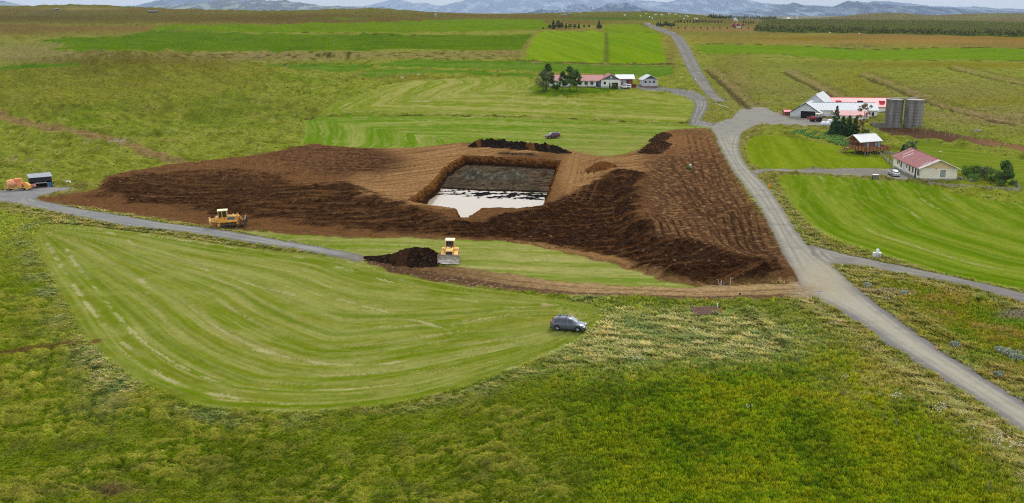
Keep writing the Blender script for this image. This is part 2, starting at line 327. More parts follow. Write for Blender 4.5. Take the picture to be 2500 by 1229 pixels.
# reddish brown moor far left and right; left knoll and humps darkened, shading in colour
put(blob(330, 150, 260, 17) * .75, Cc(112, 104, 42)); put(blob(60, 140, 130, 22) * .6, Cc(146, 136, 84)); put(blob(640, 138, 160, 14) * ss(-.3, .2, mid) * .8, Cc(150, 134, 92)); put(blob(150, 128, 180, 10) * ss(-.2, .2, mid) * .8, Cc(152, 138, 98)); put(blob(420, 185, 300, 26) * ss(-.1, .3, fbm(gx / 22, gy / 12, 3, 99)) * .6, Cc(104, 104, 34)); put(blob(640, 270, 160, 40) * .35, Cc(120, 128, 50)); put(blob(130, 262, 90, 14) * .6 * ss(-.2, .2, mid), Cc(92, 96, 40)); put(blob(60, 75, 330, 16) * .8, Cc(124, 104, 58)); put(blob(80, 112, 200, 20) * .6 * ss(-.2, .2, mid), Cc(142, 132, 84)); put((gd > 330) * ss(1700, 1760, qx) * ss(640, 400, gd) * ss(-.1, .3, fbm(gx / 24, gy / 9, 4, 133)) * .6, Cc(148, 136, 90)); put((gd > 330) * ss(1700, 1760, qx) * ss(640, 400, gd) * ss(.0, .3, fbm(gx / 34, gy / 20, 4, 134)) * .5, Cc(116, 134, 34)); put(blob(700, 45, 420, 12) * .9, Cc(104, 88, 40)); put(blob(330, 72, 90, 8) * .6, Cc(138, 100, 60))
put(blob(100, 45, 300, 10) * .8, Cc(92, 84, 42)); put(blob(60, 125, 220, 24) * .6 * ss(-.2, .3, big), Cc(138, 128, 86))
put(blob(1900, 72, 420, 7) * .8, Cc(160, 124, 84)); put(blob(2200, 98, 520, 13) * .95, Cc(164, 132, 68)); put(blob(2000, 95, 200, 5) * .7 , Cc(122, 112, 18)); put(blob(2450, 93, 120, 5) * .7, Cc(138, 112, 28))
put(blob(2100, 112, 70, 6) * ss(-.1, .2, mid), Cc(96, 88, 60))
put(blob(2050, 160, 300, 10) * .5, Cc(112, 122, 66)); put(blob(2250, 158, 200, 6) * .8, Cc(138, 128, 22)); put(blob(2450, 160, 100, 7) * .6, Cc(138, 128, 22))
put(blob(1900, 215, 200, 45) * .35, Cc(140, 128, 84)); put(blob(2350, 230, 250, 40) * .5, Cc(140, 128, 78)); put(blob(2480, 290, 200, 18) * .8, Cc(158, 138, 100)); put(blob(2090, 205, 70, 40) * .5, Cc(134, 134, 32))
put(blob(2420, 250, 160, 10) * .5, Cc(138, 140, 30)); put(blob(2330, 330, 120, 18) * .4, Cc(134, 144, 66))
# scrubby band between crop and meadows
band = blob(900, 136, 700, 11); put(band * (.55 + .8 * mid), Cc(150, 128, 90)); put(band * ss(.05, .3, -mid), Cc(72, 74, 34))
put(blob(1230, 128, 90, 9) * ss(-.2, .2, mid), Cc(150, 125, 84)); put(blob(1000, 192, 120, 5) * .7, Cc(134, 124, 50))
put(blob(1640, 120, 14, 60) * .7, Cc(136, 122, 60)); put(blob(1790, 150, 60, 70) * .5, Cc(128, 122, 52)); put(blob(1800, 215, 30, 50) * .5, Cc(158, 140, 92))
# hill behind with a pale meadow
put(blob(1600, 40, 180, 8) * .7, Cc(96, 118, 40)); put(blob(1480, 46, 120, 3) * .8, Cc(60, 104, 32)); put(blob(830, 46, 60, 3) * .9, Cc(100, 135, 30))
put(blob(190, 22, 90, 2.5) * .8, Cc(158, 148, 84)); put(blob(130, 30, 60, 5) * .4, Cc(88, 84, 78))
# foreground: hummocky heath on the left, lush meadow on the right
fg = ss(205, 150, gd)
sm_ = qx + 90 * big + 170 * mid + 90 * wob + .3 * (1229 - qy)
hum = fg * ss(1560, 1280, sm_) * ss(-.5, 1.5, -S['hay_front'])
lush = fg * (1 - ss(1560, 1280, sm_)) * ss(1, -3, S['hay_front'])
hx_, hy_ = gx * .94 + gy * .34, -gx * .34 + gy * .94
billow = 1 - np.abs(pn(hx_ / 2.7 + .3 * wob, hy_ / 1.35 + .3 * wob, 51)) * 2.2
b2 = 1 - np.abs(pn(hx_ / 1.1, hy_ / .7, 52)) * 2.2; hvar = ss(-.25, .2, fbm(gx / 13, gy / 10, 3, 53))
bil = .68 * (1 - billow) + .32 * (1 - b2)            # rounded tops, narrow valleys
put(hum, Cc(106, 130, 22)); put(hum * ss(.42, .78, bil) * (.35 + .6 * hvar), Cc(158, 164, 66)); put(hum * ss(.28, .05, bil) * (.35 + .5 * hvar), Cc(50, 66, 8)); put(hum * (1 - hvar) * ss(-.1, .25, wob) * .5, Cc(116, 128, 18)); put(hum * ss(.1, .3, mid) * .4, Cc(84, 104, 14))  # tops yellowish, with lit crest highlights put into the colour too
put(hum * ss(.1, .4, fbm(gx / 4, gy / 4, 3, 90)) * .3, Cc(112, 106, 66)); put(hum * ss(.12, .35, big) * .5, Cc(84, 104, 14))
put(lush, Cc(108, 134, 8)); put(lush * ss(-.1, .3, mid) * .7, Cc(128, 134, 12)); put(lush * ss(.02, .3, -mid) * .75, Cc(62, 88, 6)); put(lush * ss(.1, .35, big) * .5, Cc(118, 126, 16))
m3 = fbm(gx / 1.4, gy / 1.0, 4, 95); put(lush * ss(.0, .3, m3) * .6, Cc(128, 140, 22)); put(lush * ss(.0, .3, -m3) * .6, Cc(60, 86, 6)); put(lush * ss(.25, .45, fbm(gx / 3, gy / 3, 3, 96)) * .22, Cc(128, 116, 34))
put(blob(1560, 1080, 260, 130) * .35, Cc(74, 98, 8)); put(blob(2330, 1130, 260, 110) * .35, Cc(120, 126, 14)); put(blob(2130, 930, 110, 70) * .5, Cc(142, 142, 20))
# flattened pale grass
st1 = fbm(gx / 2.2 + mid * 1.2, gy / .7 + mid, 4, 60)
pale = blob(1690, 805, 260, 55) + blob(1800, 850, 160, 40) + .9 * blob(1480, 850, 160, 60) + .8 * blob(260, 905, 60, 100) + .8 * blob(150, 640, 30, 80)
edge_l = np.exp(-((S['hay_front'] + 2.2) / 2.0) ** 2) * (S['hay_front'] > -13)
pale = np.clip(pale + edge_l * .65 * ss(-.3, .2, mid), 0, 1)
pale *= ss(-1.5, -.3, -S['hay_front'] + .4)
put(pale * .8, Cc(136, 142, 82)); put(pale * ss(.0, .3, st1), Cc(176, 172, 122)); put(pale * ss(.02, .3, -st1) * .8, Cc(78, 100, 52))
put(pale * ss(.05, .3, mid) * .6, Cc(84, 118, 66))
put(blob(1850, 1000, 50, 18) * 0, Cc(0, 0, 0))
# verges by the road, and the wedge of rough ground between road and lane
rd = np.maximum.reduce([S[k] for k in S if k.startswith('road')])
vg = np.exp(-((rd + 2.5) / 3.2) ** 2) * (rd > -13) * ss(400, 300, gd)
put(vg * .75, Cc(134, 134, 66)); put(vg * ss(.0, .3, st1), Cc(168, 154, 104)); put(vg * ss(.0, .3, -st1) * .7, Cc(76, 92, 34)); 
wedge = blob(2330, 810, 190, 120) * ss(-.5, 1, -rd)
put(wedge * .7, Cc(122, 124, 34)); put(wedge * ss(.0, .25, mid), Cc(146, 124, 70)); put(wedge * ss(.05, .3, -mid) * .8, Cc(96, 124, 18))
put(blob(2200, 935, 160, 50) * ss(-.2, .2, st1) * .8 * ss(-.5, .5, -rd), Cc(158, 150, 92)); put(blob(2480, 770, 40, 14) * .9, Cc(120, 116, 106)); put(blob(2480, 790, 60, 8) * .8, Cc(90, 136, 20))
# --- fields
def edgeq(pts_a, pts_b=None, k=.22):
    a = np.minimum(sdf(wpoly(pts_a, 3, False), gx, gy, 70, False), 90)
    if pts_b is None: return a
    b = np.minimum(sdf(wpoly(pts_b, 3, False), gx, gy, 70, False), 90)
    return -np.log(np.exp(-k * a) + np.exp(-k * b)) / k
def field(k, c0, c1, c2, q=None, lines=0., soft=.8, straw=(190, 182, 132), sw=2.9):
    s = S[k]; w_ = ss(-soft, soft, s + wob * 1.8 * soft + mid * 1.5 * soft)
    m = w_ > 0
    put(w_, Cc(*c0))
    if q is None: q = s
    u = q / sw + (.10 * big + .08 * mid if k == 'hay_front' else .22 * big + .16 * mid)
    al = (gx * .9 + gy * .35) / 16
    a = pn(u * .62, al * .30, 70); b = pn(u * 1.7 + 5, al * .8, 71); m2 = fbm(gx / 9, gy / 6, 4, 76)
    put(w_ * ss(-.05, .45, a + .25 * m2) * .75, Cc(*c1)); put(w_ * ss(-.05, .45, -a + .25 * m2) * .75, Cc(*c2))
    put(w_ * ss(.08, .45, b) * .45, Cc(*c1)); put(w_ * ss(.0, .4, m2) * .35, Cc(min(c0[0] + 14, 255), c0[1] - 4, c0[2])); put(w_ * .25 * ss(-.3, .4, fine + mid), Cc(*c2))
    fs_ = fbm(u * 3.2, al * 4, 3, 79); put(w_ * ss(.0, .35, fs_) * .4, Cc(*c1)); put(w_ * ss(.0, .35, -fs_) * .4, Cc(*c2))
    if lines:
        gr = ss(.14, .05, np.abs((u * .45 + 1000.2) % 1 - .5)) * ss(.0, .3, pn(al * .7, u * .4, 74))
        put(w_ * gr * .75, Cc(c2[0] + 2, c2[1] + 4, max(c2[2] - 22, 2)))
        fr = np.abs((u * .45 + 1000) % 1 - .5)
        ln = ss(.09, .02, fr + .03 * mid) * ss(.10, .45, pn(al * 1.6, u * .45, 72) + .25 * m2 + (lines - 1) * .25)
        ln2 = ss(.05, .015, np.abs((u * 1.3 + 1000.3) % 1 - .5)) * ss(.12, .45, pn(al * 2.6, u * .8, 73) + .2 * m2)
        ln3 = ss(.12, .02, np.abs((u * .9 + 1000.7) % 1 - .5)) * ss(.0, .5, m2 + .2 * pn(al * 5, u * 3, 78))
        put(w_ * np.clip(ln * ss(-.5, .2, fine + mid) + .7 * ln2, 0, 1) * .85 * min(lines, 1), Cc(*straw)); put(w_ * ln3 * .5 * min(lines, 1), Cc(150, 158, 98))
    return w_
_db = np.minimum(sdf(wpoly([(88,556),(100,610),(130,670),(170,740),(210,810),(260,870),(340,925),(430,965),(500,990),(600,1000),(700,1005),(830,1000),(950,985),(1050,965),(1150,935),(1250,900),(1330,868),(1400,838),(1462,775)], 3, False), gx, gy, 70, False), 90); _dt = np.minimum(sdf(wpoly([(88,556),(330,564),(520,592),(700,612),(850,634),(960,668),(1150,704),(1400,738),(1462,775)], 3, False), gx, gy, 70, False), 90)
_ra = _db / (_db + _dt + 1e-3); q_f = _ra * 62 + .35 * np.minimum(_db, 25) * (1 - _ra)
w_f = field('hay_front', (126,142,44), (162,168,106), (98,126,6), q_f, 1.6)
put(w_f * blob(500, 700, 420, 60) * .3, Cc(136, 150, 66)); put(w_f * ss(.0, .35, fbm(gx / 11, gy / 7, 4, 170)) * .4, Cc(152, 164, 92))
for pts, wd in (([(112,590),(150,650),(230,765),(330,862),(420,930),(560,968),(700,984)], .30), ([(150,590),(190,650),(300,785),(390,865),(520,930),(650,952)], .22), ([(700,700),(850,736),(1010,782),(1080,800)], .22), ([(300,566),(450,588),(650,618),(760,632)], .18), ([(620,852),(760,882),(900,892),(985,884)], .30), ([(330,672),(360,700),(365,730)], .4), ([(820,650),(960,690),(1120,730),(1260,755)], .2), ([(1240,905),(1330,872),(1400,840),(1440,812)], .5), ([(240,560),(300,580),(330,600)], .3), ([(480,650),(600,690),(720,722)], .22)):
    d = sdf(wpoly(pts, 6, False), gx, gy, 5, False); put(w_f * ss(wd * 1.6, wd * .4, d + .35 * fine + .3 * wob) * ss(-.25, .15, pn(gx / 4, gy / 3, 171)) * .75, Cc(192, 186, 138))
qa = 1.0 * gy + .12 * gx
field('hay_strip', (138,152,76), (174,176,118), (112,142,42), qa, 1.4, .5)
w_l = field('hay_low', (116,146,44), (158,170,96), (96,138,20), edgeq([(735,352),(748,320),(745,292),(800,286),(950,283),(1150,285),(1400,295),(1690,306)], None), 1.1, .6)
put(w_l * blob(1520, 345, 160, 25) * (.3 + .6 * mid), Cc(166, 148, 96)); put(w_l * blob(1420, 378, 60, 12) * .6, Cc(150, 126, 84))
w_h = field('hay_high', (134,150,58), (174,176,112), (116,142,34), edgeq([(1760,300),(1640,297),(1450,289),(1200,279),(950,275),(785,277),(850,245),(930,212),(970,200)]), 1.35, .6)
field('house_lawn', (92,128,20), (108,140,34), (66,100,12), qa, 0, 2.0)  # lawn green deepened by the shade of the trees, put into its colour
field('crop_top', (104,138,0), (112,142,4), (92,128,4), gy * .3, 0, 1.5); field('crop_wide', (90,124,10), (100,132,14), (76,112,12), gy * .25, 0, 1.5)
for k, c in (('crop_mid', (122,156,18)), ('crop_east', (116,152,10)), ('crop_small', (118,146,16))):
    field(k, c, tuple(np.array(c) + (12, 8, 12)), tuple(np.array(c) - (16, 10, 4)), gx * .8 + .1 * gy, 0, 1.2)
put(ss(3, 0, np.abs(sdf(wpoly([(1479,80),(1481,110),(1480,153)], 3, False), gx, gy, 20, False))) * .8, Cc(92, 104, 44))
for k in ('meadow_strip', 'meadow_strip_low', 'meadow_left', 'meadow_far_left'): field(k, (92,134,30), (118,144,58), (74,120,20), gy * .5, 0, 1.2)
field('crop_right', (110,146,24), (118,152,30), (98,134,20), gy * .3, 0, 1.5)
field('lawn_right', (124,148,28), (138,160,44), (108,136,16), (gx - .15 * gy), 0, .6)
field('garden', (112,140,34), (138,150,62), (94,124,26), gx * .6 + gy, 0, 1.2)
w_r = field('hay_right', (112,142,24), (138,158,60), (90,126,8), edgeq([(1850,380),(1905,431),(1918,475),(1960,530),(2010,572),(2100,604),(2180,630),(2300,666),(2500,708),(2640,740)]), .8, .7)
# dark lines: ditches and fences between the fields
def line(pts, c, wd, a=.9, brk=.0):
    d = sdf(wpoly(pts, 4, False), gx, gy, 12, False)
    put(ss(wd, wd * .4, d + wob * wd * .4) * a * (ss(-.4, .1, pn(gx / 5, gy / 5, 88)) if brk else 1), Cc(*c)); return d
dl = []
dl.append(line([(400,74),(700,79),(850,80),(1000,87),(1240,91),(1300,88)], (50,62,22), 2.6))
line([(1130,65),(1300,68),(1335,68)], (80,90,40), 3)
line([(1270,149),(1400,154),(1500,157),(1640,158)], (92,86,46), 4.0); line([(1290,152),(1500,159),(1620,161)], (150,128,88), 1.6, .8, 1)
line([(1308,79),(1290,104),(1272,146)], (150,126,76), 3.2, .7, 1); line([(1316,78),(1600,79)], (60,96,24), 2.2)
dl.append(line([(748,289),(800,280),(950,277),(1200,281),(1450,291),(1690,300)], (96,98,48), 1.3, .95))
line([(790,283),(1200,285),(1640,300)], (58,70,26), .55, .9)
dl.append(line([(930,206),(1000,195),(1180,184),(1350,186)], (70,84,30), .9)); line([(640,158),(780,157),(910,158)], (80, 78, 44), 1.6, .8, 1)
line([(700,172),(870,178),(960,180),(1040,182)], (146,130,92), 1.3, .8, 1); line([(930,165),(1100,169),(1400,182)], (136,128,76), 1.3, .8, 1)
line([(1703,108),(1900,110),(2110,121),(2300,117),(2600,119)], (60,64,34), 2.4); line([(1722,133),(1900,133),(2050,146),(2600,149)], (88,84,44), 2.0, .8, 1)
for pts in ([(1735,165),(1790,215),(1840,262)], [(1925,172),(1980,200),(2060,240),(2110,262)], [(2110,180),(2200,215),(2320,262),(2500,305)], [(2330,163),(2400,180),(2520,208)]):
    d = line(pts, (160,140,98), 4.2, .8, 1); dd = sdf(wpoly([(a - 12, b + 4) for a, b in pts], 4, False), gx, gy, 12, False)
    put(ss(2.4, 1.0, dd + wob) * .8, Cc(92, 84, 50)); dl.append(dd)
    d3 = sdf(wpoly([(a + 14, b - 3) for a, b in pts], 4, False), gx, gy, 12, False); put(ss(4, 1, d3 + 2 * wob) * .7 * ss(-.2, .2, mid), Cc(110, 112, 54))
# left tracks
for pts, wd in (([(-60,255),(20,292),(100,310),(200,328),(290,348),(360,372),(440,400),(500,415)], 3.0), ([(320,348),(420,345)], 1.0)):
    line(pts, (158,132,88), wd, .9)
line([(1335,745),(1385,755),(1393,768),(1375,775)], (186,172,128), 1.0, .9, 1)
line([(0,862),(70,855),(150,842),(230,835)], (112,84,50), 1.1, .8)
put(blob(230, 1200, 130, 14) * ss(-.1, .2, mid + .15), Cc(112, 94, 66))
for cx, cy, rx, ry in ((150,325,60,14),(200,360,60,20),(60,390,60,14),(330,340,60,14)):
    put(blob(cx, cy, rx, ry) * ss(.1, .35, mid) * .7, Cc(158, 148, 100))
# --- bare soil
soil = ss(-.5, .4, S['soil'] + wob * 1.6)
plf = ss(-3, 3, S['plantation_floor']); put(plf, Cc(62, 84, 26)); put(plf * ss(.0, .3, big), Cc(84, 100, 34))
LT, MT, DK, VD, PU = Cc(158,118,76), Cc(124,88,56), Cc(64,41,25), Cc(34,21,12), Cc(88,60,42)
put(soil, MT)
cl = fbm(gx / 1.3, gy / 1.3, 4, 101); cl2 = fbm(gx / 4.5, gy / 4.5, 4, 102)
def rot(a): return gx * math.cos(a) + gy * math.sin(a), -gx * math.sin(a) + gy * math.cos(a)
def streak(a, l, w2, s): u, v = rot(a); return fbm(u / l, v / w2, 4, s)
sL = streak(R(-12), 26, 1.5, 110); sC = streak(R(42), 22, 1.3, 111); sR = streak(R(100), 20, 1.2, 112); sX = streak(R(12), 24, 1.4, 113)
zoneR = ss(1540, 1620, qx) * soil; zoneL = ss(1000, 860, qx) * soil
lightz = np.clip(blob(1080, 420, 140, 62) + blob(1000, 470, 120, 40) + blob(1440, 430, 60, 70) + blob(1640, 340, 90, 30) + blob(1180, 365, 200, 10) + blob(980, 430, 90, 40) + blob(1560, 395, 90, 25), 0, 1)
put(soil * ss(.20, .5, lightz + .4 * cl2) * .95, Cc(162, 122, 80)); put(soil * ss(.2, .6, lightz) * ss(-.05, .25, sC) * .7, Cc(190, 152, 106)); put(soil * ss(.2, .6, lightz) * ss(.05, .3, -sC) * .55, Cc(112, 80, 50))
pur = ss(.2, .7, .25 * sX + blob(850, 395, 180, 34) + blob(760, 375, 80, 16) + .2 * cl2) * ss(1060, 900, qx + 60 * cl2)
put(soil * pur, PU); put(soil * pur * ss(.02, .25, sL) * .7, Cc(128, 94, 66)); put(soil * pur * ss(.02, .25, -sL) * .6, Cc(66, 44, 30))
darkz = np.clip(blob(480, 440, 230, 45) + blob(700, 480, 180, 45) + blob(850, 520, 260, 40) + blob(1150, 560, 300, 26) + blob(1400, 550, 160, 60) + blob(1480, 480, 80, 40) + blob(1620, 620, 160, 34) + blob(1780, 655, 150, 28) + blob(300, 480, 120, 22), 0, 1)
darkz = np.maximum(ss(-1.6, 1.2, S['xdark_east'] + 3.0 * cl2 + 1.5 * sX), .92 * ss(-2.5, 2.5, S['xdark_west'] + 7 * cl2 + 3 * sX))
put(soil * ss(2.8, .8, np.abs(S['soil'] - 2.2 + 2 * cl2)) * ss(1150, 1300, qx) * ss(560, 600, qy) * .9, Cc(168, 128, 84))
lightz = np.clip(lightz + blob(1410, 440, 50, 80), 0, 1); put(soil * blob(1405, 440, 45, 80) * .9, Cc(176, 136, 90))
put(soil * darkz, DK); put(soil * darkz * ss(.0, .3, cl + .5 * sX) * .8, VD); put(soil * darkz * ss(.1, .32, np.where(qx < 1500, sX, sC)) * .5, Cc(124, 86, 52)); put(soil * darkz * ss(.22, .4, -cl) * .6, Cc(120, 88, 54))
lump = zoneL * ss(480, 410, qy + 20 * cl2) ; put(lump * ss(-.05, .25, cl) * .7, Cc(142, 104, 68)); put(zoneL * ss(.1, .3, fbm(gx / 9, gy / 2.2, 4, 125)) * .5, Cc(134, 98, 62))
# right part: turned turf with straw flecks and track lines
rz = zoneR * (1 - darkz)
put(rz, Cc(112, 80, 54)); put(rz * ss(.12, .35, sR) * .25, Cc(84, 60, 42)); put(rz * ss(.0, .3, fbm(gx / 2.6, gy / 1.6, 4, 122)) * .4, Cc(92, 64, 44)); put(rz * ss(.0, .3, fbm(gx / 7, gy / 5, 4, 121)) * .5, Cc(96, 68, 48)); put(rz * ss(.10, .25, fbm(gx / 1.5, gy / .7, 4, 120)) * .85, Cc(168, 132, 92)); put(rz * ss(.15, .35, cl2) * .6, Cc(156, 118, 76))
put(zoneR * blob(1650, 345, 110, 26) * .8, Cc(150, 108, 68)); put(zoneR * ss(.1, .3, cl) * blob(1650, 345, 110, 26) * .7, Cc(176, 132, 90))
# track lines left by the tracks in the turned turf
def tracks(pts, gap=2.1, wd=.34, a=.75, c=(70,50,34), n=2):
    d = sdf(wpoly(pts, 6, False), gx, gy, 12, False)
    for k in range(n):
        put(ss(wd, wd * .3, np.abs(d - gap * (k + .5) / 1.0 + .25 * wob)) * a * soil * ss(-.45, .1, cl2 + .5 * mid), Cc(*c))
    return ss(wd * 1.3, wd * .4, np.abs(d - gap * .5 + .25 * wob)) * ss(-.45, .1, cl2 + .5 * mid)
trk = np.zeros(N_)
for i in (0, 1, 2, 3, 6, 7, 8, 9):
    x0 = 1590 + 31 * i + (7 if i % 2 else 0)
    trk = np.maximum(trk, tracks([(x0 - 22, 545 - i * 4), (x0, 590 + i * 2), (x0 + 24 + i * 3, 640)], 1.5, .3))
for pts in ([(1650,385),(1690,430),(1730,500),(1790,580),(1850,650)], [(1600,400),(1650,440),(1700,470),(1790,560)], [(1700,330),(1720,400),(1730,450)], [(1760,400),(1800,480),(1860,570),(1910,660)], [(1560,440),(1640,455),(1720,520)], [(1570,500),(1630,490)], [(1565,520),(1640,508)], [(1560,480),(1625,472)]):
    trk = np.maximum(trk, tracks(pts, 2.0, .34))
for pts in ([(1425,375),(1415,430),(1400,490)], [(1445,378),(1440,440),(1410,500)]): trk = np.maximum(trk, tracks(pts, 1.6, .35, .5, (128,92,58)))
edge_s = np.exp(-(S['soil'] / 1.6) ** 2); put(edge_s * ss(-.2, .3, mid) * .6 * ss(0.3, .7, soil + .3), Cc(150, 122, 78))
# front mound strip and the dirt track
dt = ss(-.5, .5, S['dirt_track'] + wob * 1.3)
tq = S['dirt_track']
put(dt, Cc(146, 116, 80)); put(dt * ss(1050, 1450, qx) * .95, Cc(192, 162, 118)); put(dt * ss(1100, 950, qx) * .8, Cc(92, 66, 46))
yy = (qy - np.interp(qx, [900,1100,1250,1400,1560,1700,1850,1965], [632,665,690,706,712,718,714,708]))
put(dt * ss(4, 9, yy + 3 * wob) * ss(1990, 1900, qx) * .85, Cc(104, 76, 56)); put(dt * ss(2.2, .8, np.abs(yy + 4)) * .5, Cc(112, 82, 58)); put(dt * ss(1.5, .5, np.abs(yy - 2)) * .4, Cc(118, 90, 62))
put(dt * ss(.28, .42, fbm(gx / .5, gy / .5, 2, 155)) * ss(4, 9, yy) * .8, Cc(180, 164, 142)); put(dt * ss(1900, 1985, qx) * .8, Cc(180, 168, 146))
# mud behind the silos
my = ss(-.6, .6, S['mud_yard'] + wob * 2); put(my, Cc(108, 82, 62)); put(my * ss(2300, 2450, qx), Cc(156, 116, 84))
put(ss(2.2, .4, np.abs(S['mud_yard'] + 1.5)) * .6 * ss(.0, .3, mid), Cc(110, 134, 34))
# --- gravel roads
road = np.zeros(N_)
for k in S:
    if k.startswith('road'):
        s = S[k]; sft = .28 if k in ('road_main', 'road_lane', 'road_left') else .45
        w_ = ss(-sft, sft, s + wob * .55); road = np.maximum(road, w_)
        base = {'road_main': (172,169,160), 'road_left': (152,154,160), 'road_yard': (164,162,156), 'road_farm': (138,138,138), 'road_hill': (140,138,134), 'road_house': (148,144,138), 'road_lane': (150,148,146)}[k]
        put(w_, Cc(*base)); 
        put(w_ * ss(.35, .0, s) * .55, Cc(112, 106, 96))
        if k != 'road_yard':
            mid_ = s / np.maximum(np.where(gd < 200, 3.2, 2.6), .1)
            _rw = ss(-.35, .1, pn(gx / 7, gy / 7, 160)); put(w_ * ss(.34, .12, np.abs(s - 1.25 + .12 * mid)) * .55 * _rw, Cc(196, 191, 178)); put(w_ * ss(.22, .08, np.abs(s - 1.75 + .12 * mid)) * .4, Cc(128, 126, 124)); put(w_ * ss(.3, .1, np.abs(s - 2.45 + .15 * mid)) * .5 * _rw, Cc(198, 193, 182)); put(w_ * ss(.35, .1, np.abs(s - .45 + .2 * wob)) * .4, Cc(120, 116, 110))
put(road * ss(.05, .3, cl2) * .25, Cc(168, 164, 154)); put(road * ss(.05, .3, -cl2) * .25, Cc(118, 116, 116))
nb = road * ss(620, 760, qy) * ss(1900, 2000, qx); put(nb * ss(1.0, 2.4, S['road_main']) * .8, Cc(192, 187, 172)); put(nb * ss(1.5, .5, S['road_main']) * .75, Cc(136, 134, 140))
put(road * (blob(2010, 700, 60, 45) + .7 * blob(1985, 665, 40, 30)) * .8, Cc(186, 178, 158)); put(road * blob(1960, 708, 45, 10) * .8, Cc(176, 148, 112))
put(ss(5.0, 3.0, sdf(wpoly([(2085,712),(2140,712),(2215,716)], 3, False), gx, gy, 8, False) * 3) * .75 * (1 - road), Cc(150, 134, 100))
put(road * blob(870, 628, 40, 10) * .6, Cc(128, 112, 100))
# ------------------------------------------------------------------ small relief
tus = ss(200, 130, gd)
grassy = (1 - soil) * (1 - road) * (1 - dt) * (1 - my)
mown = np.zeros(N_)
for k in S:
    if k.startswith(('hay', 'lawn', 'house_l', 'crop', 'meadow', 'garden')): mown = np.maximum(mown, ss(-1, .5, S[k]))
rough = grassy * (1 - mown)
zz = zl + zs * ss(-.5, 2, S['soil']) 
zz += rough * hum * (bil * .46 - .18) * (.5 + .85 * hvar)
zz += rough * (1 - hum) * (.30 * fbm(gx / 2.4, gy / 1.5, 3, 140) + .10 * pn(gx / .7, gy / .6, 141)) * ss(300, 200, gd)
zz += rough * ss(190, 260, gd) * ss(700, 500, gd) * (1.5 * np.abs(pn(gx / 6.5, gy / 4.2, 142)) + .7 * np.abs(pn(gx / 2.6, gy / 2.2, 143)) - .3)
zz += rough * ss(600, 900, gd) * 1.6 * fbm(gx / 24, gy / 24, 3, 144)
zz += rough * (pale * .16 * st1 * 1.5 + vg * .22 * st1)
zz += mown * .05 * pn(gx / .9, gy / .9, 145) * ss(250, 150, gd) + .09 * w_f * np.sin(q_f / 2.9 * math.pi)
zz += soil * (.25 * cl * (.4 + darkz) + .20 * np.where(qx < 1000, sL, np.where(qx < 1560, sC, .1 * sR + .5 * cl)) + .5 * lump * np.abs(cl2)) * ss(-.3, 1, S['soil'])
zz -= trk * soil * .16
zz += soil * rz * .10 * fbm(gx / 1.0, gy / .5, 3, 150)
zz += dt * (.10 * cl - .10 * ss(1.0, .3, np.abs(yy + 4)) - .06 * ss(1, .3, np.abs(yy - 2)))
zz += ss(2.6, .8, np.abs(S['dirt_track'] + .2)) * ss(5, 8, yy) * .15 * ss(1900, 1800, qx)
zz += road * .14 - .28 * np.exp(-((rd + 1.9) / 1.0) ** 2) * (rd > -12) * grassy * ss(330, 250, gd)
for d in dl: zz -= .7 * np.exp(-(d / 1.4) ** 2) * ss(380, 300, gd) + 1.0 * np.exp(-(d / 2.4) ** 2) * ss(300, 380, gd)
_bk = sdf(wpoly(BANK, 4, False), gx, gy, 6, False); zz += .7 * np.exp(-(_bk / .7) ** 2)
# ------------------------------------------------------------------ mesh, cut into the parts of the ground
V = np.stack([gx, gy, zz], 1)
# faces
ii = (np.arange(NR - 1)[:, None] * NC + np.arange(NC)[None, :]); jj = (np.arange(NR - 1)[:, None] * NC + (np.arange(NC)[None, :] + 1) % NC)
F = np.stack([ii.ravel(), (ii + NC).ravel(), (jj + NC).ravel(), jj.ravel()], 1)
ins = Spit > 0
F = F[~ins[F].all(1)]
used = np.zeros(N_, bool); used[F.ravel()] = True
fix = np.nonzero(used & ins)[0]
# snap loose corners onto the lip of the pit
for i in fix:
    p = np.array([gx[i], gy[i]]); a = PITW; b = np.roll(PITW, -1, 0); e = b - a
    t = np.clip(((p - a) * e).sum(1) / (e * e).sum(1), 0, 1); q = a + t[:, None] * e; k = np.argmin(((q - p) ** 2).sum(1))
    V[i, :2] = q[k]
if len(fix): V[fix, 2] = z_land(V[fix, 0], V[fix, 1]) + z_soil(V[fix, 0], V[fix, 1]) * .3
rid = np.zeros(N_, int); names = ['ground']
def reg(name, m):
    if name not in names: names.append(name)
    rid[m] = names.index(name)
for k in S:
    if k.startswith(('hay', 'crop', 'meadow', 'lawn', 'house_l', 'garden')):
        reg({'hay': 'mown_field', 'cro': 'crop_field', 'mea': 'meadow', 'law': 'lawn', 'hou': 'lawn_by_farmhouse', 'gar': 'back_lawn'}[k[:3]] + ('_' + k.split('_', 1)[1] if k[:3] in ('hay', 'cro', 'mea') else ''), S[k] > 0)
reg('bare_soil', soil > .5); reg('mud_yard', S['mud_yard'] > 0); reg('dirt_track', dt > .5)
for k, n_ in (('road_main', 'gravel_road'), ('road_yard', 'farmyard'), ('road_farm', 'farm_drive'), ('road_hill', 'hill_road'), ('road_house', 'house_drive'), ('road_lane', 'gravel_lane'), ('road_left', 'west_road')): reg(n_, S[k] > 0)
print('land arrays ready')
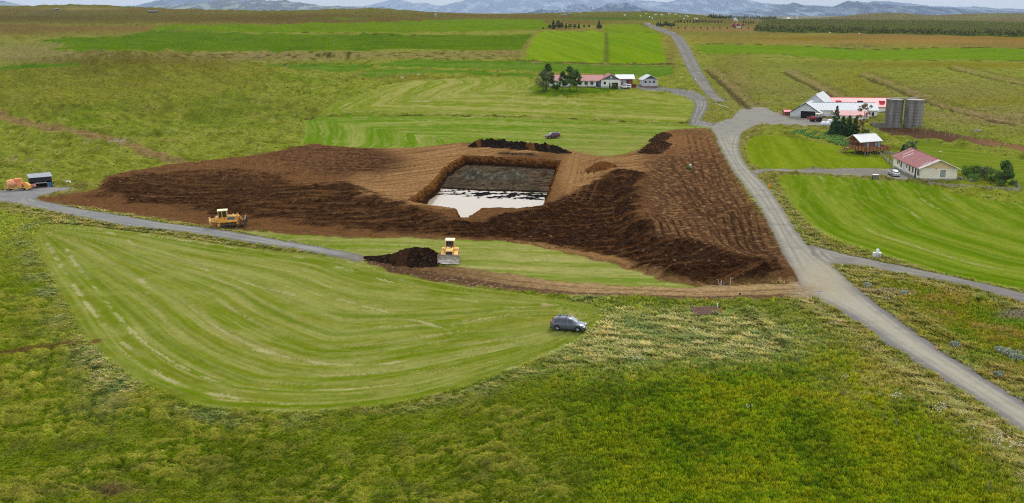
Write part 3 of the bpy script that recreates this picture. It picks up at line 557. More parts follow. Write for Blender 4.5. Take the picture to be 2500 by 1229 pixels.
def ground_mat(name, n_scale, n_amt, fine_scale, fine_amt, bump_=.5, rough=.95, stretch=(1, 1, 1), dist=.08, detail=6, spec=0.):
    m, t, b, N, L = nmat(name)
    at_ = N('ShaderNodeAttribute'); at_.attribute_name = 'tint'
    tc = N('ShaderNodeTexCoord'); mp = N('ShaderNodeMapping'); mp.inputs['Scale'].default_value = stretch; L(tc.outputs['Object'], mp.inputs[0])
    n1 = N('ShaderNodeTexNoise'); n1.inputs['Scale'].default_value = n_scale; n1.inputs['Detail'].default_value = detail; n1.inputs['Roughness'].default_value = .65; L(mp.outputs[0], n1.inputs['Vector'])
    n2 = N('ShaderNodeTexNoise'); n2.inputs['Scale'].default_value = fine_scale; n2.inputs['Detail'].default_value = 3; n2.inputs['Roughness'].default_value = .7; L(mp.outputs[0], n2.inputs['Vector'])
    def rng_(n, amt):
        r = N('ShaderNodeMapRange'); r.inputs['From Min'].default_value = .28; r.inputs['From Max'].default_value = .72
        r.inputs['To Min'].default_value = 1 - amt; r.inputs['To Max'].default_value = 1 + amt; L(n.outputs['Fac'], r.inputs['Value']); return r
    a, c = rng_(n1, n_amt), rng_(n2, fine_amt)
    mu = N('ShaderNodeMath'); mu.operation = 'MULTIPLY'; L(a.outputs[0], mu.inputs[0]); L(c.outputs[0], mu.inputs[1])
    vm = N('ShaderNodeVectorMath'); vm.operation = 'SCALE'; L(at_.outputs['Color'], vm.inputs[0]); L(mu.outputs[0], vm.inputs['Scale']); L(vm.outputs[0], b.inputs['Base Color'])
    b.inputs['Roughness'].default_value = rough; b.inputs['Specular IOR Level'].default_value = spec
    ad = N('ShaderNodeMath'); ad.operation = 'ADD'; L(n1.outputs['Fac'], ad.inputs[0]); L(n2.outputs['Fac'], ad.inputs[1])
    bp = N('ShaderNodeBump'); bp.inputs['Strength'].default_value = bump_; bp.inputs['Distance'].default_value = dist; L(ad.outputs[0], bp.inputs['Height']); L(bp.outputs[0], b.inputs['Normal'])
    return m
GM = {'grass': ground_mat('rough_grass', .55, .34, 4.5, .42, .9, dist=.25), 'mown': ground_mat('mown_grass', .8, .13, 5.5, .20, .5, dist=.06),
      'soil': ground_mat('turned_soil', .9, .38, 5.0, .45, 1.0, dist=.25), 'gravel': ground_mat('gravel', .8, .08, 8.0, .16, .35, dist=.03)}
fr = rid[F].max(1)
for i, nme in enumerate(names):
    fs = F[fr == i]
    if len(fs) == 0: continue
    u, inv = np.unique(fs.ravel(), return_inverse=True)
    k = 'grass' if nme == 'ground' else 'soil' if nme in ('bare_soil', 'mud_yard', 'dirt_track') else 'mown' if nme.startswith(('mown', 'crop', 'mead', 'lawn', 'back')) else 'gravel'
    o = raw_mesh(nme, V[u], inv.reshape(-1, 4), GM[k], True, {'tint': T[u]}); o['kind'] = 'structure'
# ------------------------------------------------------------------ the pit
def z_bed(x, y): return z_land(x, y) - 2.7
def Q(px, py): a = at(px, py, z_bed)[0]; return Vector((float(a[0]), float(a[1]), float(a[2])))
def pit():
    n = len(PITW); cen = PITW.mean(0); v = []; f = []; tint = []
    zr = z_land(PITW[:, 0], PITW[:, 1]); K = 9
    # resample the lip finely
    M = 420; seg = np.linalg.norm(np.roll(PITW, -1, 0) - PITW, axis=1); cu = np.concatenate([[0], np.cumsum(seg)]); t = np.linspace(0, cu[-1], M, endpoint=False)
    cx = np.interp(t, cu, np.append(PITW[:, 0], PITW[0, 0])); cy_ = np.interp(t, cu, np.append(PITW[:, 1], PITW[0, 1]))
    tx = np.roll(cx, -4) - np.roll(cx, 4); ty = np.roll(cy_, -4) - np.roll(cy_, 4); l = np.hypot(tx, ty); nx, ny = -ty / l, tx / l
    area = .5 * np.sum(cx * np.roll(cy_, -1) - np.roll(cx, -1) * cy_)
    if area < 0: nx, ny = -nx, -ny
    zt = z_land(cx, cy_); rows = []
    for k in range(K + 1):
        a = (k - 1) / (K - 1) if k else -.02
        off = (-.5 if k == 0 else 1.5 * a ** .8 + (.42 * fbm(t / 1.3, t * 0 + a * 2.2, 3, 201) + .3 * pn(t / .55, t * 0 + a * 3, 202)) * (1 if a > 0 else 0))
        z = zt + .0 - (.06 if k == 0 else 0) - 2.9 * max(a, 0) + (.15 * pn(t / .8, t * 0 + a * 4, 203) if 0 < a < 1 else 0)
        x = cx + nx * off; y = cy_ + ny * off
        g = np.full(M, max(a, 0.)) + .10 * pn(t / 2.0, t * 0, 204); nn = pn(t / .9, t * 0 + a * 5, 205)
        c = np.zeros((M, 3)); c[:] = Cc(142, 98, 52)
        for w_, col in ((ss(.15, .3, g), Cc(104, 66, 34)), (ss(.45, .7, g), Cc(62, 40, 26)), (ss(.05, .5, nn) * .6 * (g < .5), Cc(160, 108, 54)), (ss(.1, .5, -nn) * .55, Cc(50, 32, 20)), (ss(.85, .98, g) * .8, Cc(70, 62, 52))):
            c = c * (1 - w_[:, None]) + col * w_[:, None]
        v.append(np.stack([x, y, z], 1)); tint.append(c)
    for k in range(K):
        i = np.arange(M); j = (i + 1) % M; f.append(np.stack([k * M + i, k * M + j, (k + 1) * M + j, (k + 1) * M + i], 1))
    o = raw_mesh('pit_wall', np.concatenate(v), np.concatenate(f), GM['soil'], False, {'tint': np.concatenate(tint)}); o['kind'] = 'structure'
    # floor
    lo = PITW.min(0) - .5; hi = PITW.max(0) + .5; st = .16
    X, Y = np.meshgrid(np.arange(lo[0], hi[0], st), np.arange(lo[1], hi[1], st * 2.2)); sh = X.shape; X = X.ravel(); Y = Y.ravel()
    s = sdf(PITW, X, Y, 8.); fx, fy = proj(X, Y, np.full(X.shape, -2.4))
    # a shelf at the back, then the wet lower floor
    e = Y - np.interp(X, *at([1080, 1200, 1300, 1356], [460, 466, 468, 470], z_bed).T[:2])
    e = e + 1.2 * fbm(X / 4, X * 0 + Y / 30, 3, 210)
    sh_ = ss(-.4, .5, e); c1 = fbm(X / 1.1, Y / 1.6, 4, 211); c2 = fbm(X / 3.5, Y / 5, 3, 212)
    mudn = fbm(X / 5.0, Y / 2.2, 4, 216); Zf = -2.90 + .46 * sh_ + .10 * c1 * (.1 + sh_) + .16 * ss(-.22, .16, mudn) * (1 - sh_) * ss(-10.5, -7.5, e + 1.2 * c2 * 3) + .05 * ss(.1, .3, c1) * (1 - sh_)
    wetd = ss(-8, -15, e); Zf -= .30 * wetd
    h1, h2, h3 = Q(1156, 436), Q(1252, 436), Q(1200, 442)
    heap = bump(X, Y, h1.x, h1.y, 2.8, 4.5, 1.9) + bump(X, Y, h2.x, h2.y, 3.4, 4.5, 1.6) + bump(X, Y, h3.x, h3.y, 6, 3.5, 1.1) + bump(X, Y, h1.x + 1.6, h1.y - 3, 2.5, 3, .6)
    Zf += heap * (1 + .35 * c1 + .15 * pn(X / .6, Y / .8, 213))
    Zf += .10 * ss(0, .35, fbm(X / 3.2, Y / .9, 3, 214)) * (1 - sh_) * ss(-15, -7, e) + .07 * ss(.0, .3, c1) * (1 - sh_) * ss(-16, -8, e)
    c = np.zeros((len(X), 3)); c[:] = Cc(90, 79, 64)
    def pm(w_, col):
        nonlocal c; w_ = np.clip(w_, 0, 1)[:, None]; c = c * (1 - w_) + Cc(*col) * w_
    pm(ss(-.1, .3, c2), (108, 96, 78)); pm(ss(.0, .25, -c1) * .8, (54, 46, 36)); pm(ss(-.05, .3, fbm(X / 8, Y / 4, 4, 218)) * .5 * sh_, (66, 54, 42)); pm(ss(.3, .9, heap), (84, 80, 70)); pm(ss(.3, .9, heap) * ss(.0, .3, c1) * .7, (140, 130, 112))
    rgt = ss(at(1290, 440, z_bed)[0, 0] - 2, at(1290, 440, z_bed)[0, 0] + 3, X); pm(rgt * ss(.0, .25, fbm(X / 3, Y / 1.2, 3, 215)) * sh_ * .8, (52, 38, 30)); pm(rgt * ss(.05, .25, -fbm(X / 3, Y / 1.2, 3, 215)) * sh_ * .6, (132, 104, 84))
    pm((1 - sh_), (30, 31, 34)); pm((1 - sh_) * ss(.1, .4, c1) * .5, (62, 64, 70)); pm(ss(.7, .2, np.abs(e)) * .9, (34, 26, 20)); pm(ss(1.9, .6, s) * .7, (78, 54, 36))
    idx = np.arange(len(X)).reshape(sh); Fq = np.stack([idx[:-1, :-1].ravel(), idx[:-1, 1:].ravel(), idx[1:, 1:].ravel(), idx[1:, :-1].ravel()], 1)
    Fq = Fq[(s[Fq] > .2).all(1)]; u, inv = np.unique(Fq.ravel(), return_inverse=True)
    zb = z_land(X, Y)
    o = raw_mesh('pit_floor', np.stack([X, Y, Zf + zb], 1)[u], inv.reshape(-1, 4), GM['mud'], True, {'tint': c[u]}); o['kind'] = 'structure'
    # water
    zl_ = float(z_land(np.array([cen[0]]), np.array([cen[1]]))[0])
    st = 1.0; X, Y = np.meshgrid(np.arange(lo[0], hi[0], st), np.arange(lo[1], hi[1], st)); sh = X.shape; X = X.ravel(); Y = Y.ravel(); s = sdf(PITW, X, Y, 8.)
    idx = np.arange(len(X)).reshape(sh); Fq = np.stack([idx[:-1, :-1].ravel(), idx[:-1, 1:].ravel(), idx[1:, 1:].ravel(), idx[1:, :-1].ravel()], 1)
    Fq = Fq[(s[Fq] > -.4).any(1)]; u, inv = np.unique(Fq.ravel(), return_inverse=True)
    m, t_, b, N, L = nmat('muddy_water')
    b.inputs['Base Color'].default_value = (.46, .38, .28, 1); b.inputs['Roughness'].default_value = .12; b.inputs['Specular IOR Level'].default_value = .7
    nz = N('ShaderNodeTexNoise'); nz.inputs['Scale'].default_value = 1.6; nz.inputs['Detail'].default_value = 3; bp = N('ShaderNodeBump'); bp.inputs['Strength'].default_value = .12; bp.inputs['Distance'].default_value = .02
    tc_ = N('ShaderNodeTexCoord'); L(tc_.outputs['Object'], nz.inputs['Vector']); L(nz.outputs['Fac'], bp.inputs['Height']); L(bp.outputs[0], b.inputs['Normal'])
    o = raw_mesh('water', np.stack([X, Y, np.full(len(X), zl_ - 2.87)], 1)[u], inv.reshape(-1, 4), m, True); o['kind'] = 'structure'
GM['mud'] = ground_mat('wet_mud', 1.2, .25, 7, .3, .8, rough=.55, dist=.15)
pit()
# ------------------------------------------------------------------ far hills and mountains
def mountain(name, pts, D, w_, base, c_hazy_rock, c_pale, s, jag=.10, depth=None):
    """a ridge whose crest passes the given bearings and heights, D metres off"""
    depth = depth or D * .12; p = np.array(pts, float); nx_ = 170
    px_ = np.linspace(p[0, 0], p[-1, 0], nx_); top = np.interp(px_, p[:, 0], p[:, 1])
    xs = (px_ - 1250) / FPX * D / math.cos(PITCH); k = 34
    fr_ = np.concatenate([np.linspace(-1, 0, 24), np.linspace(0, 1, 11)[1:]])
    htop = CAM_H + (24 - top) * D / FPX * 1.0 - base
    Xg = np.repeat(xs[:, None], len(fr_), 1) * (1 + fr_[None, :] * depth / D * .0)
    Yg = D + np.repeat(fr_[None, :], nx_, 0) * depth
    prof = np.where(fr_ < 0, (1 + fr_) ** 1.25, (1 - fr_) ** 1.1)[None, :]
    L_ = (px_[-1] - px_[0]) / FPX * D
    rn = fbm(Xg / (L_ / 14), Yg / (depth / 2.2) + s, 5, s, .55); rg = 1 - 2 * np.abs(fbm(Xg / (L_ / 9), Yg / depth + s, 4, s + 9, .55))
    Hh = np.maximum(htop[:, None], 0) * prof * (1 + (rg * .35 + rn * .5) * np.clip(-fr_ * 2.2, 0, 1)[None, :] * (fr_ < 0)) + jag * np.maximum(htop[:, None], 0) * fbm(Xg / (L_ / 40), Yg * 0 + s, 3, s + 4) * prof
    Zg = base - 8 + Hh
    v = np.stack([Xg.ravel(), Yg.ravel(), Zg.ravel()], 1); m_ = len(fr_); idx = np.arange(nx_ * m_).reshape(nx_, m_)
    f = np.stack([idx[:-1, :-1].ravel(), idx[1:, :-1].ravel(), idx[1:, 1:].ravel(), idx[:-1, 1:].ravel()], 1)
    pt = fbm(Xg / (L_ / 20), Zg / (max(htop.max(), 1) / 3.5), 4, s + 20).ravel(); c = np.zeros((len(v), 3)); c[:] = lin(c_hazy_rock) * np.array([.46, .68, 1.02])  # rock tinted blue: part of the distant haze is put into the colour
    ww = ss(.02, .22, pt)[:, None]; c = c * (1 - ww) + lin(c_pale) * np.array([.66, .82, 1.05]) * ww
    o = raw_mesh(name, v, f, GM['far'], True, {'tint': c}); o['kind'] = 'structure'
GM['far'] = ground_mat('hazy_mountain_rock', .004, .25, .02, .2, .0)
if True:
    rock, pale_ = (70, 76, 78), (150, 150, 140)
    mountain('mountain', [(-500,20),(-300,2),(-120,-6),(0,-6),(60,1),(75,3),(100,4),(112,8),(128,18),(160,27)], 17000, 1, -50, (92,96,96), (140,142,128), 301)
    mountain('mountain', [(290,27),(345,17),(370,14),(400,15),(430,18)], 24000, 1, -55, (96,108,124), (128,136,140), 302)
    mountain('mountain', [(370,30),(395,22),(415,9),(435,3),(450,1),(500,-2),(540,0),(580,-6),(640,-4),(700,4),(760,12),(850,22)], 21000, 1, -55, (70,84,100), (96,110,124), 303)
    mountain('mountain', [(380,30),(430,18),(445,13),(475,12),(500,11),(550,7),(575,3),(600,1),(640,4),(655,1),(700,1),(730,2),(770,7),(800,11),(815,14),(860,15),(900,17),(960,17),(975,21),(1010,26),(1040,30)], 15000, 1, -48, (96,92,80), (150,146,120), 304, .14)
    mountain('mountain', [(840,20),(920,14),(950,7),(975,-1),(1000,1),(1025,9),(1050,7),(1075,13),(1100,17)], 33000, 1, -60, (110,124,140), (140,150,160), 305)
    mountain('mountain', [(1060,20),(1100,12),(1130,5),(1160,-4),(1250,-12),(1350,-9),(1480,-2),(1560,3),(1640,10)], 30000, 1, -60, (96,112,132), (150,158,162), 306)
    mountain('mountain', [(1180,34),(1280,30),(1318,21),(1345,25),(1365,27),(1400,27)], 12500, 1, -46, (76,84,92), (120,126,126), 307, .2)
    mountain('mountain', [(1350,24),(1380,14),(1405,11),(1420,11),(1440,17),(1470,23)], 19000, 1, -55, (80,92,106), (150,156,160), 308, .2)
    mountain('mountain', [(1370,38),(1420,28),(1450,18),(1472,8),(1490,10),(1512,7),(1530,14),(1560,24),(1620,30)], 13500, 1, -48, (66,78,92), (112,120,124), 309, .12)
    mountain('mountain', [(1560,22),(1600,8),(1630,0),(1680,-6),(1740,-6),(1790,2),(1830,9),(1870,12),(1960,14),(2020,20)], 26000, 1, -58, (84,98,116), (140,150,156), 310)
    mountain('mountain', [(1740,36),(1800,24),(1850,14),(1885,9),(1893,7),(1905,12),(1940,13),(1975,17),(2010,28)], 15500, 1, -50, (84,92,98), (146,150,148), 311, .16)
    mountain('mountain', [(1960,36),(1985,25),(2000,12),(2012,4),(2025,3),(2050,5),(2065,6),(2090,9),(2130,12),(2190,16),(2250,19),(2320,23),(2440,28)], 14000, 1, -48, (64,78,92), (112,120,122), 312, .1)
    mountain('mountain', [(2040,12),(2080,4),(2120,5),(2150,8),(2180,12),(2195,15),(2250,16),(2290,17),(2305,15),(2325,19),(2420,22),(2600,24)], 22000, 1, -56, (84,98,114), (130,138,142), 313)
    mountain('mountain', [(2440,27),(2480,21),(2510,8),(2560,-4),(2640,-6),(2760,8)], 20000, 1, -55, (70,86,104), (120,130,140), 314)
    mountain('mountain', [(2500,26),(2760,20),(2900,2),(3200,-6),(3500,10)], 20000, 1, -55, rock, pale_, 315)
    mountain('mountain', [(-1300,14),(-1000,-6),(-700,-8),(-480,10),(-300,22)], 19000, 1, -55, rock, pale_, 316)
# the air between: an even pale haze, sky outside it
hz = bpy.data.meshes.new('haze'); hv = [(x, y, z) for x in (-43000, 43000) for y in (-6000, 46000) for z in (-75, 640)]
hz.from_pydata(hv, [], [(0, 1, 3, 2), (4, 6, 7, 5), (0, 4, 5, 1), (2, 3, 7, 6), (0, 2, 6, 4), (1, 5, 7, 3)]); ho = bpy.data.objects.new('haze', hz); COL.objects.link(ho); ho['kind'] = 'stuff'
m = bpy.data.materials.new('haze_air'); m.use_nodes = True; t = m.node_tree; t.nodes.clear()
pv = t.nodes.new('ShaderNodeVolumePrincipled'); mo = t.nodes.new('ShaderNodeOutputMaterial'); pv.inputs['Color'].default_value = (.66, .80, 1, 1); pv.inputs['Density'].default_value = 3.6e-5
t.links.new(pv.outputs[0], mo.inputs['Volume']); hz.materials.append(m)
# ------------------------------------------------------------------ mesh builder
class MB:
    def __init__(s): s.v = []; s.f = []
    def add(s, vs, fs):
        n = len(s.v); s.v += [tuple(map(float, p)) for p in vs]; s.f += [tuple(n + i for i in f) for f in fs]; return s
    def box(s, x0, x1, y0, y1, z0, z1, rot=None, org=(0, 0, 0)):
        vs = [(x, y, z) for x in (x0, x1) for y in (y0, y1) for z in (z0, z1)]
        if rot is not None: vs = [tuple(Vector(org) + rot @ (Vector(p) - Vector(org))) for p in vs]
        return s.add(vs, [(0, 1, 3, 2), (4, 6, 7, 5), (0, 4, 5, 1), (2, 3, 7, 6), (0, 2, 6, 4), (1, 5, 7, 3)])
    def bar(s, a, b, r, r2=None, n=6):
        a, b = Vector(a), Vector(b); d = (b - a); r2 = r if r2 is None else r2
        u = d.orthogonal().normalized(); w = d.normalized().cross(u)
        vs = []
        for p, rr in ((a, r), (b, r2)):
            for k in range(n): t = 2 * math.pi * k / n; vs.append(p + (u * math.cos(t) + w * math.sin(t)) * rr)
        fs = [(k, (k + 1) % n, n + (k + 1) % n, n + k) for k in range(n)] + [tuple(range(n))[::-1], tuple(range(n, 2 * n))]
        return s.add(vs, fs)
    def lathe(s, prof, axis='z', org=(0, 0, 0), n=16):
        vs = []; m = len(prof); o = Vector(org)
        for r, h in prof:
            for k in range(n):
                t = 2 * math.pi * k / n; c, q = r * math.cos(t), r * math.sin(t)
                vs.append(o + Vector({'z': (c, q, h), 'y': (c, h, q), 'x': (h, c, q)}[axis]))
        fs = [(i * n + k, i * n + (k + 1) % n, (i + 1) * n + (k + 1) % n, (i + 1) * n + k) for i in range(m - 1) for k in range(n)]
        return s.add(vs, fs + [tuple(range(n)), tuple(range((m - 1) * n, m * n))])
    def prism(s, pts, a, b, axis='y'):
        """extrude a 2-D outline between a and b"""
        def p3(p, h): return {'y': (p[0], h, p[1]), 'x': (h, p[0], p[1]), 'z': (p[0], p[1], h)}[axis]
        n = len(pts); vs = [p3(p, a) for p in pts] + [p3(p, b) for p in pts]
        return s.add(vs, [(k, (k + 1) % n, n + (k + 1) % n, n + k) for k in range(n)] + [tuple(range(n))[::-1], tuple(range(n, 2 * n))])
    def loft(s, secs, cap=True):
        n = len(secs[0]); vs = [p for q in secs for p in q]
        fs = [(i * n + k, i * n + (k + 1) % n, (i + 1) * n + (k + 1) % n, (i + 1) * n + k) for i in range(len(secs) - 1) for k in range(n)]
        if cap: fs += [tuple(range(n))[::-1], tuple(range((len(secs) - 1) * n, len(secs) * n))]
        return s.add(vs, fs)
    def quad(s, a, b, c, d): return s.add([a, b, c, d], [(0, 1, 2, 3)])
    def build(s, name, m, parent=None, loc=None, smooth=False, bevel=0, label=None):
        me = bpy.data.meshes.new(name); me.from_pydata(s.v, [], s.f)
        if smooth is not False:
            me.polygons.foreach_set('use_smooth', np.ones(len(me.polygons), bool))
            try: me.set_sharp_from_angle(angle=R(smooth if smooth is not True else 40))
            except Exception: pass
        if m: me.materials.append(m)
        o = bpy.data.objects.new(name, me); COL.objects.link(o)
        bm_ = None
        if parent: o.parent = parent
        if loc is not None: o.location = loc
        if bevel:
            b = o.modifiers.new('b', 'BEVEL'); b.width = bevel; b.segments = 2; b.limit_method = 'ANGLE'
        if label: o['label'] = label
        return o
def thing(name, label, cat, loc=(0, 0, 0), rz=0., group=None, sc=1.):
    o = bpy.data.objects.new(name, None); COL.objects.link(o); o.location = loc; o.rotation_euler = (0, 0, rz); o.scale = (sc, sc, sc)
    o.empty_display_size = .2
    return tag(o, label, cat, group)
def copy_tree(o, parent=None):
    c = o.copy(); COL.objects.link(c)
    if parent: c.parent = parent
    for ch in o.children: copy_tree(ch, c)
    return c
def dup(o, loc, rz, label, group=None, sc=None):
    kids = list(o.children); c = copy_tree(o); c.location = loc; c.rotation_euler = (0, 0, rz); c['label'] = label
    if sc: c.scale = (sc, sc, sc)
    if group: c['group'] = group
    return c
def tilt(o, px, py, rz, dz=0.):
    """stand a thing on the slope of the land"""
    p = P(px, py); e = 1.5
    zx = (z_land(np.array([p.x + e]), np.array([p.y]))[0] - z_land(np.array([p.x - e]), np.array([p.y]))[0]) / (2 * e)
    zy = (z_land(np.array([p.x]), np.array([p.y + e]))[0] - z_land(np.array([p.x]), np.array([p.y - e]))[0]) / (2 * e)
    n = Vector((-zx, -zy, 1)).normalized(); q = Vector((0, 0, 1)).rotation_difference(n) @ Matrix.Rotation(rz, 3, 'Z').to_quaternion()
    o.location = p + Vector((0, 0, dz)); o.rotation_euler = q.to_euler()
def ang(p0, p1):
    """heading on the ground from one picture point to another"""
    a, b = P(*p0), P(*p1); return math.atan2(b.y - a.y, b.x - a.x)
def leaf_cloud(centers, radii, n, size, seed, squash=1.):
    """many small leaf sprays spread through clumps"""
    r = np.random.default_rng(seed); centers = np.array(centers, float); radii = np.array(radii, float)
    w_ = radii ** 2; k = r.choice(len(centers), n, p=w_ / w_.sum())
    d = r.normal(size=(n, 3)); d /= np.linalg.norm(d, axis=1)[:, None]
    rad = (r.random(n) ** .45)[:, None] * radii[k][:, None]
    c = centers[k] + d * rad * np.array([1, 1, squash]); sz = size * (.6 + .8 * r.random(n))
    a = r.normal(size=(n, 3)); a /= np.linalg.norm(a, axis=1)[:, None]; b = np.cross(a, r.normal(size=(n, 3))); b /= np.linalg.norm(b, axis=1)[:, None]
    v = np.stack([c + a * sz[:, None], c + b * sz[:, None] * .7, c - a * sz[:, None], c - b * sz[:, None] * .7], 1).reshape(-1, 3)
    return v, np.arange(4 * n).reshape(-1, 4)
def leaf_mat(name, rgb, var=.35, hue=None):
    m, t, b, N, L = nmat(name); tc = N('ShaderNodeTexCoord'); n1 = N('ShaderNodeTexNoise'); n1.inputs['Scale'].default_value = 1.1; n1.inputs['Detail'].default_value = 5; L(tc.outputs['Object'], n1.inputs['Vector'])
    oi = N('ShaderNodeObjectInfo'); ad = N('ShaderNodeMath'); ad.operation = 'MULTIPLY_ADD'; L(oi.outputs['Random'], ad.inputs[0]); ad.inputs[1].default_value = .25; L(n1.outputs['Fac'], ad.inputs[2])
    c = np.array(lin(rgb)) * 1.05; r = N('ShaderNodeValToRGB'); r.color_ramp.elements[0].position = .38; r.color_ramp.elements[1].position = .85
    c2 = np.array(lin(hue)) * 1.05 if hue else c * (1 + var)
    r.color_ramp.elements[0].color = (*(c * (1 - var)), 1); r.color_ramp.elements[1].color = (*c2, 1); L(ad.outputs[0], r.inputs[0]); L(r.outputs[0], b.inputs['Base Color'])
    b.inputs['Roughness'].default_value = .8; b.inputs['Specular IOR Level'].default_value = .15
    return m
M = dict(
 white=mat('white_metal_roof', (208,210,212), .5, 0, .05, .8, bump_=.1), zinc=mat('zinc_roof', (152,162,170), .5, 0, .06, .8, bump_=.1), wallw=mat('white_render', (242,242,240), .85, 0, .04, .5, wear=(224,222,214)), cream=mat('cream_render', (238,234,216), .85, 0, .04, .35, wear=(216,210,190)),
 greyw=mat('pale_grey_cladding', (196,200,204), .7, 0, .06, .6), red=mat('red_sheet_roof', (196,62,74), .5, 0, .10, .5), redf=mat('faded_red_roof', (176,108,106), .6, 0, .10, .5, wear=(158,96,96)), redp=mat('pale_red_roof', (172,112,108), .6, 0, .08, .4),
 redr=mat('worn_red_roof', (150,84,84), .65, 0, .10, 1.2, wear=(128,72,72)), bare=mat('bare_zinc', (196,190,194), .5, .2, .08, 1.5, wear=(160,130,130)),
 glass=mat('window_glass', (38,46,54), .08, 0, .15, .5, spec=.8), glassl=mat('lit_glass', (150,165,170), .12, 0, .1, .5, spec=.8), black=mat('black_paint', (22,24,28), .45, 0, .1, 2), dark=mat('dark_opening', (18,18,20), .9, 0, .1, 1), trimw=mat('white_trim', (224,224,222), .6, 0, .04, 1),
 blue=mat('slate_blue_boards', (86,108,128), .7, 0, .08, 1), conc=mat('weathered_concrete', (132,129,123), .9, 0, .18, .35, wear=(74,72,70), bump_=.3, bscale=2, stretch=(1, 1, .22)), concp=mat('pale_concrete', (168,164,154), .9, 0, .12, .8), wood=mat('brown_stained_wood', (112,66,40), .7, 0, .18, 1.5, stretch=(1, 1, .2)), woodl=mat('golden_wood', (156,108,56), .7, 0, .15, 1.5), woodg=mat('grey_wood', (168,160,146), .9, 0, .18, 2),
 wall_b=mat('brown_cabin_wall', (126,76,66), .8, 0, .1, 1), yel=mat('machine_yellow', (226,166,52), .5, 0, .10, 1.4, wear=(196,140,60)), yelp=mat('sunbleached_yellow', (236,190,110), .55, 0, .08, 1.2), ycream=mat('cream_cab_roof', (240,226,186), .5, 0, .05, 1), steel=mat('worn_steel', (164,160,156), .45, .5, .15, 2, wear=(120,108,98)), steelw=mat('sky_pale_steel', (226,222,216), .35, .1, .12, 1.5, wear=(150,136,120), stretch=(.3, 1, 3)), rust=mat('muddy_steel', (92,70,54), .8, .1, .25, 3), tyre=mat('tyre_rubber', (30,29,28), .9, 0, .15, 6), rim=mat('alloy_rim', (196,198,200), .35, .5, .05, 3),  # steelw: pale colour stands in for sky reflected in the blade
 greyc=mat('graphite_car_paint', (92,102,118), .28, .35, .05, 1, coat=.6), maroon=mat('maroon_car_paint', (92,40,52), .3, .3, .06, 1, coat=.6), whitec=mat('white_car_paint', (232,232,230), .3, 0, .03, 1, coat=.5), silver=mat('silver_car_paint', (168,174,182), .28, .45, .04, 1, coat=.6),
 lampr=mat('red_lamp', (190,40,44), .3, 0, .05, 1), lampw=mat('clear_lamp', (226,228,226), .2, 0, .05, 1), plate=mat('number_plate', (225,225,222), .5, 0, .03, 1), orange=mat('orange_paint', (232,112,52), .6, 0, .15, 3, wear=(216,170,120)), orangep=mat('faded_orange', (238,178,146), .65, 0, .12, 3, wear=(232,150,90)), blueb=mat('blue_plastic', (40,116,206), .45, 0, .08, 3), wplas=mat('white_plastic', (226,230,234), .5, 0, .06, 3), shed=mat('black_stained_boards', (36,42,50), .8, 0, .15, 1.2), shedr=mat('grey_felt_roof', (150,156,164), .8, 0, .08, 1),
 sgn=mat('sign_orange', (240,150,20), .5, 0, .04, 3), sgb=mat('sign_blue', (48,52,150), .5, 0, .04, 3), grn=mat('green_box', (206,214,212), .6, 0, .05, 2), redt=mat('tractor_red', (150,44,48), .4, 0, .1, 1.5), bark=mat('bark', (84,72,58), .95, 0, .25, 2, bump_=.5, bscale=8), post=mat('weathered_post', (176,168,156), .9, 0, .15, 3), postd=mat('dark_post', (120,116,112), .9, 0, .15, 3), brickr=mat('rust_red_fence', (140,76,54), .8, 0, .12, 1.5), wool=mat('fleece', (226,220,206), .95, 0, .05, 4), cgrid=mat('rusty_grid', (112,76,68), .8, .1, .15, 2), purp=mat('lupin_heads', (150,150,186), .8, 0, .1, 3))
LF = dict(pine=leaf_mat('pine_needles', (84,110,54)), spruce=leaf_mat('spruce_needles', (60,92,60), .4), willow=leaf_mat('willow_leaves', (92,104,70)), birch=leaf_mat('rowan_leaves', (84,98,56), .3, (142,100,64)), shrub=leaf_mat('shrub_leaves', (92,122,52)), far=leaf_mat('far_leaves', (62,82,36), .35), larch=leaf_mat('plantation_green', (84,104,34), .35, (132,128,48)), dark=leaf_mat('dark_needles', (56,84,50), .35), silver=leaf_mat('silver_leaves', (150,158,136), .25), lup=leaf_mat('lupin_leaves', (80,124,58), .35, (124,160,80)))
# ------------------------------------------------------------------ parts shared by buildings
def window(parent, x, y, z, w_, h, face='-y', frame='trimw', pane='glass', cross=False, name='window'):
    """a framed window standing proud of a wall; face is the wall's outward side"""
    ax, sg = face[1], 1 if face[0] == '+' else -1
    def bx(m, u0, u1, z0, z1, d0, d1):
        a, b = sorted((sg * d0, sg * d1))
        if ax == 'y': m.box(x + u0, x + u1, y + a, y + b, z0, z1)
        else: m.box(x + a, x + b, y + u0, y + u1, z0, z1)
    fr = MB(); t = .09
    bx(fr, -w_ / 2 - t, -w_ / 2, z - h / 2 - t, z + h / 2 + t, -.05, .06); bx(fr, w_ / 2, w_ / 2 + t, z - h / 2 - t, z + h / 2 + t, -.05, .06)
    bx(fr, -w_ / 2, w_ / 2, z + h / 2, z + h / 2 + t, -.05, .055); bx(fr, -w_ / 2, w_ / 2, z - h / 2 - t, z - h / 2, -.05, .075)
    if cross: bx(fr, -.03, .03, z - h / 2, z + h / 2, -.04, .045)
    f = fr.build(name, M[frame], parent)
    p = MB(); bx(p, -w_ / 2, w_ / 2, z - h / 2, z + h / 2, -.03, .02); p.build('pane', M[pane], f)
    return f
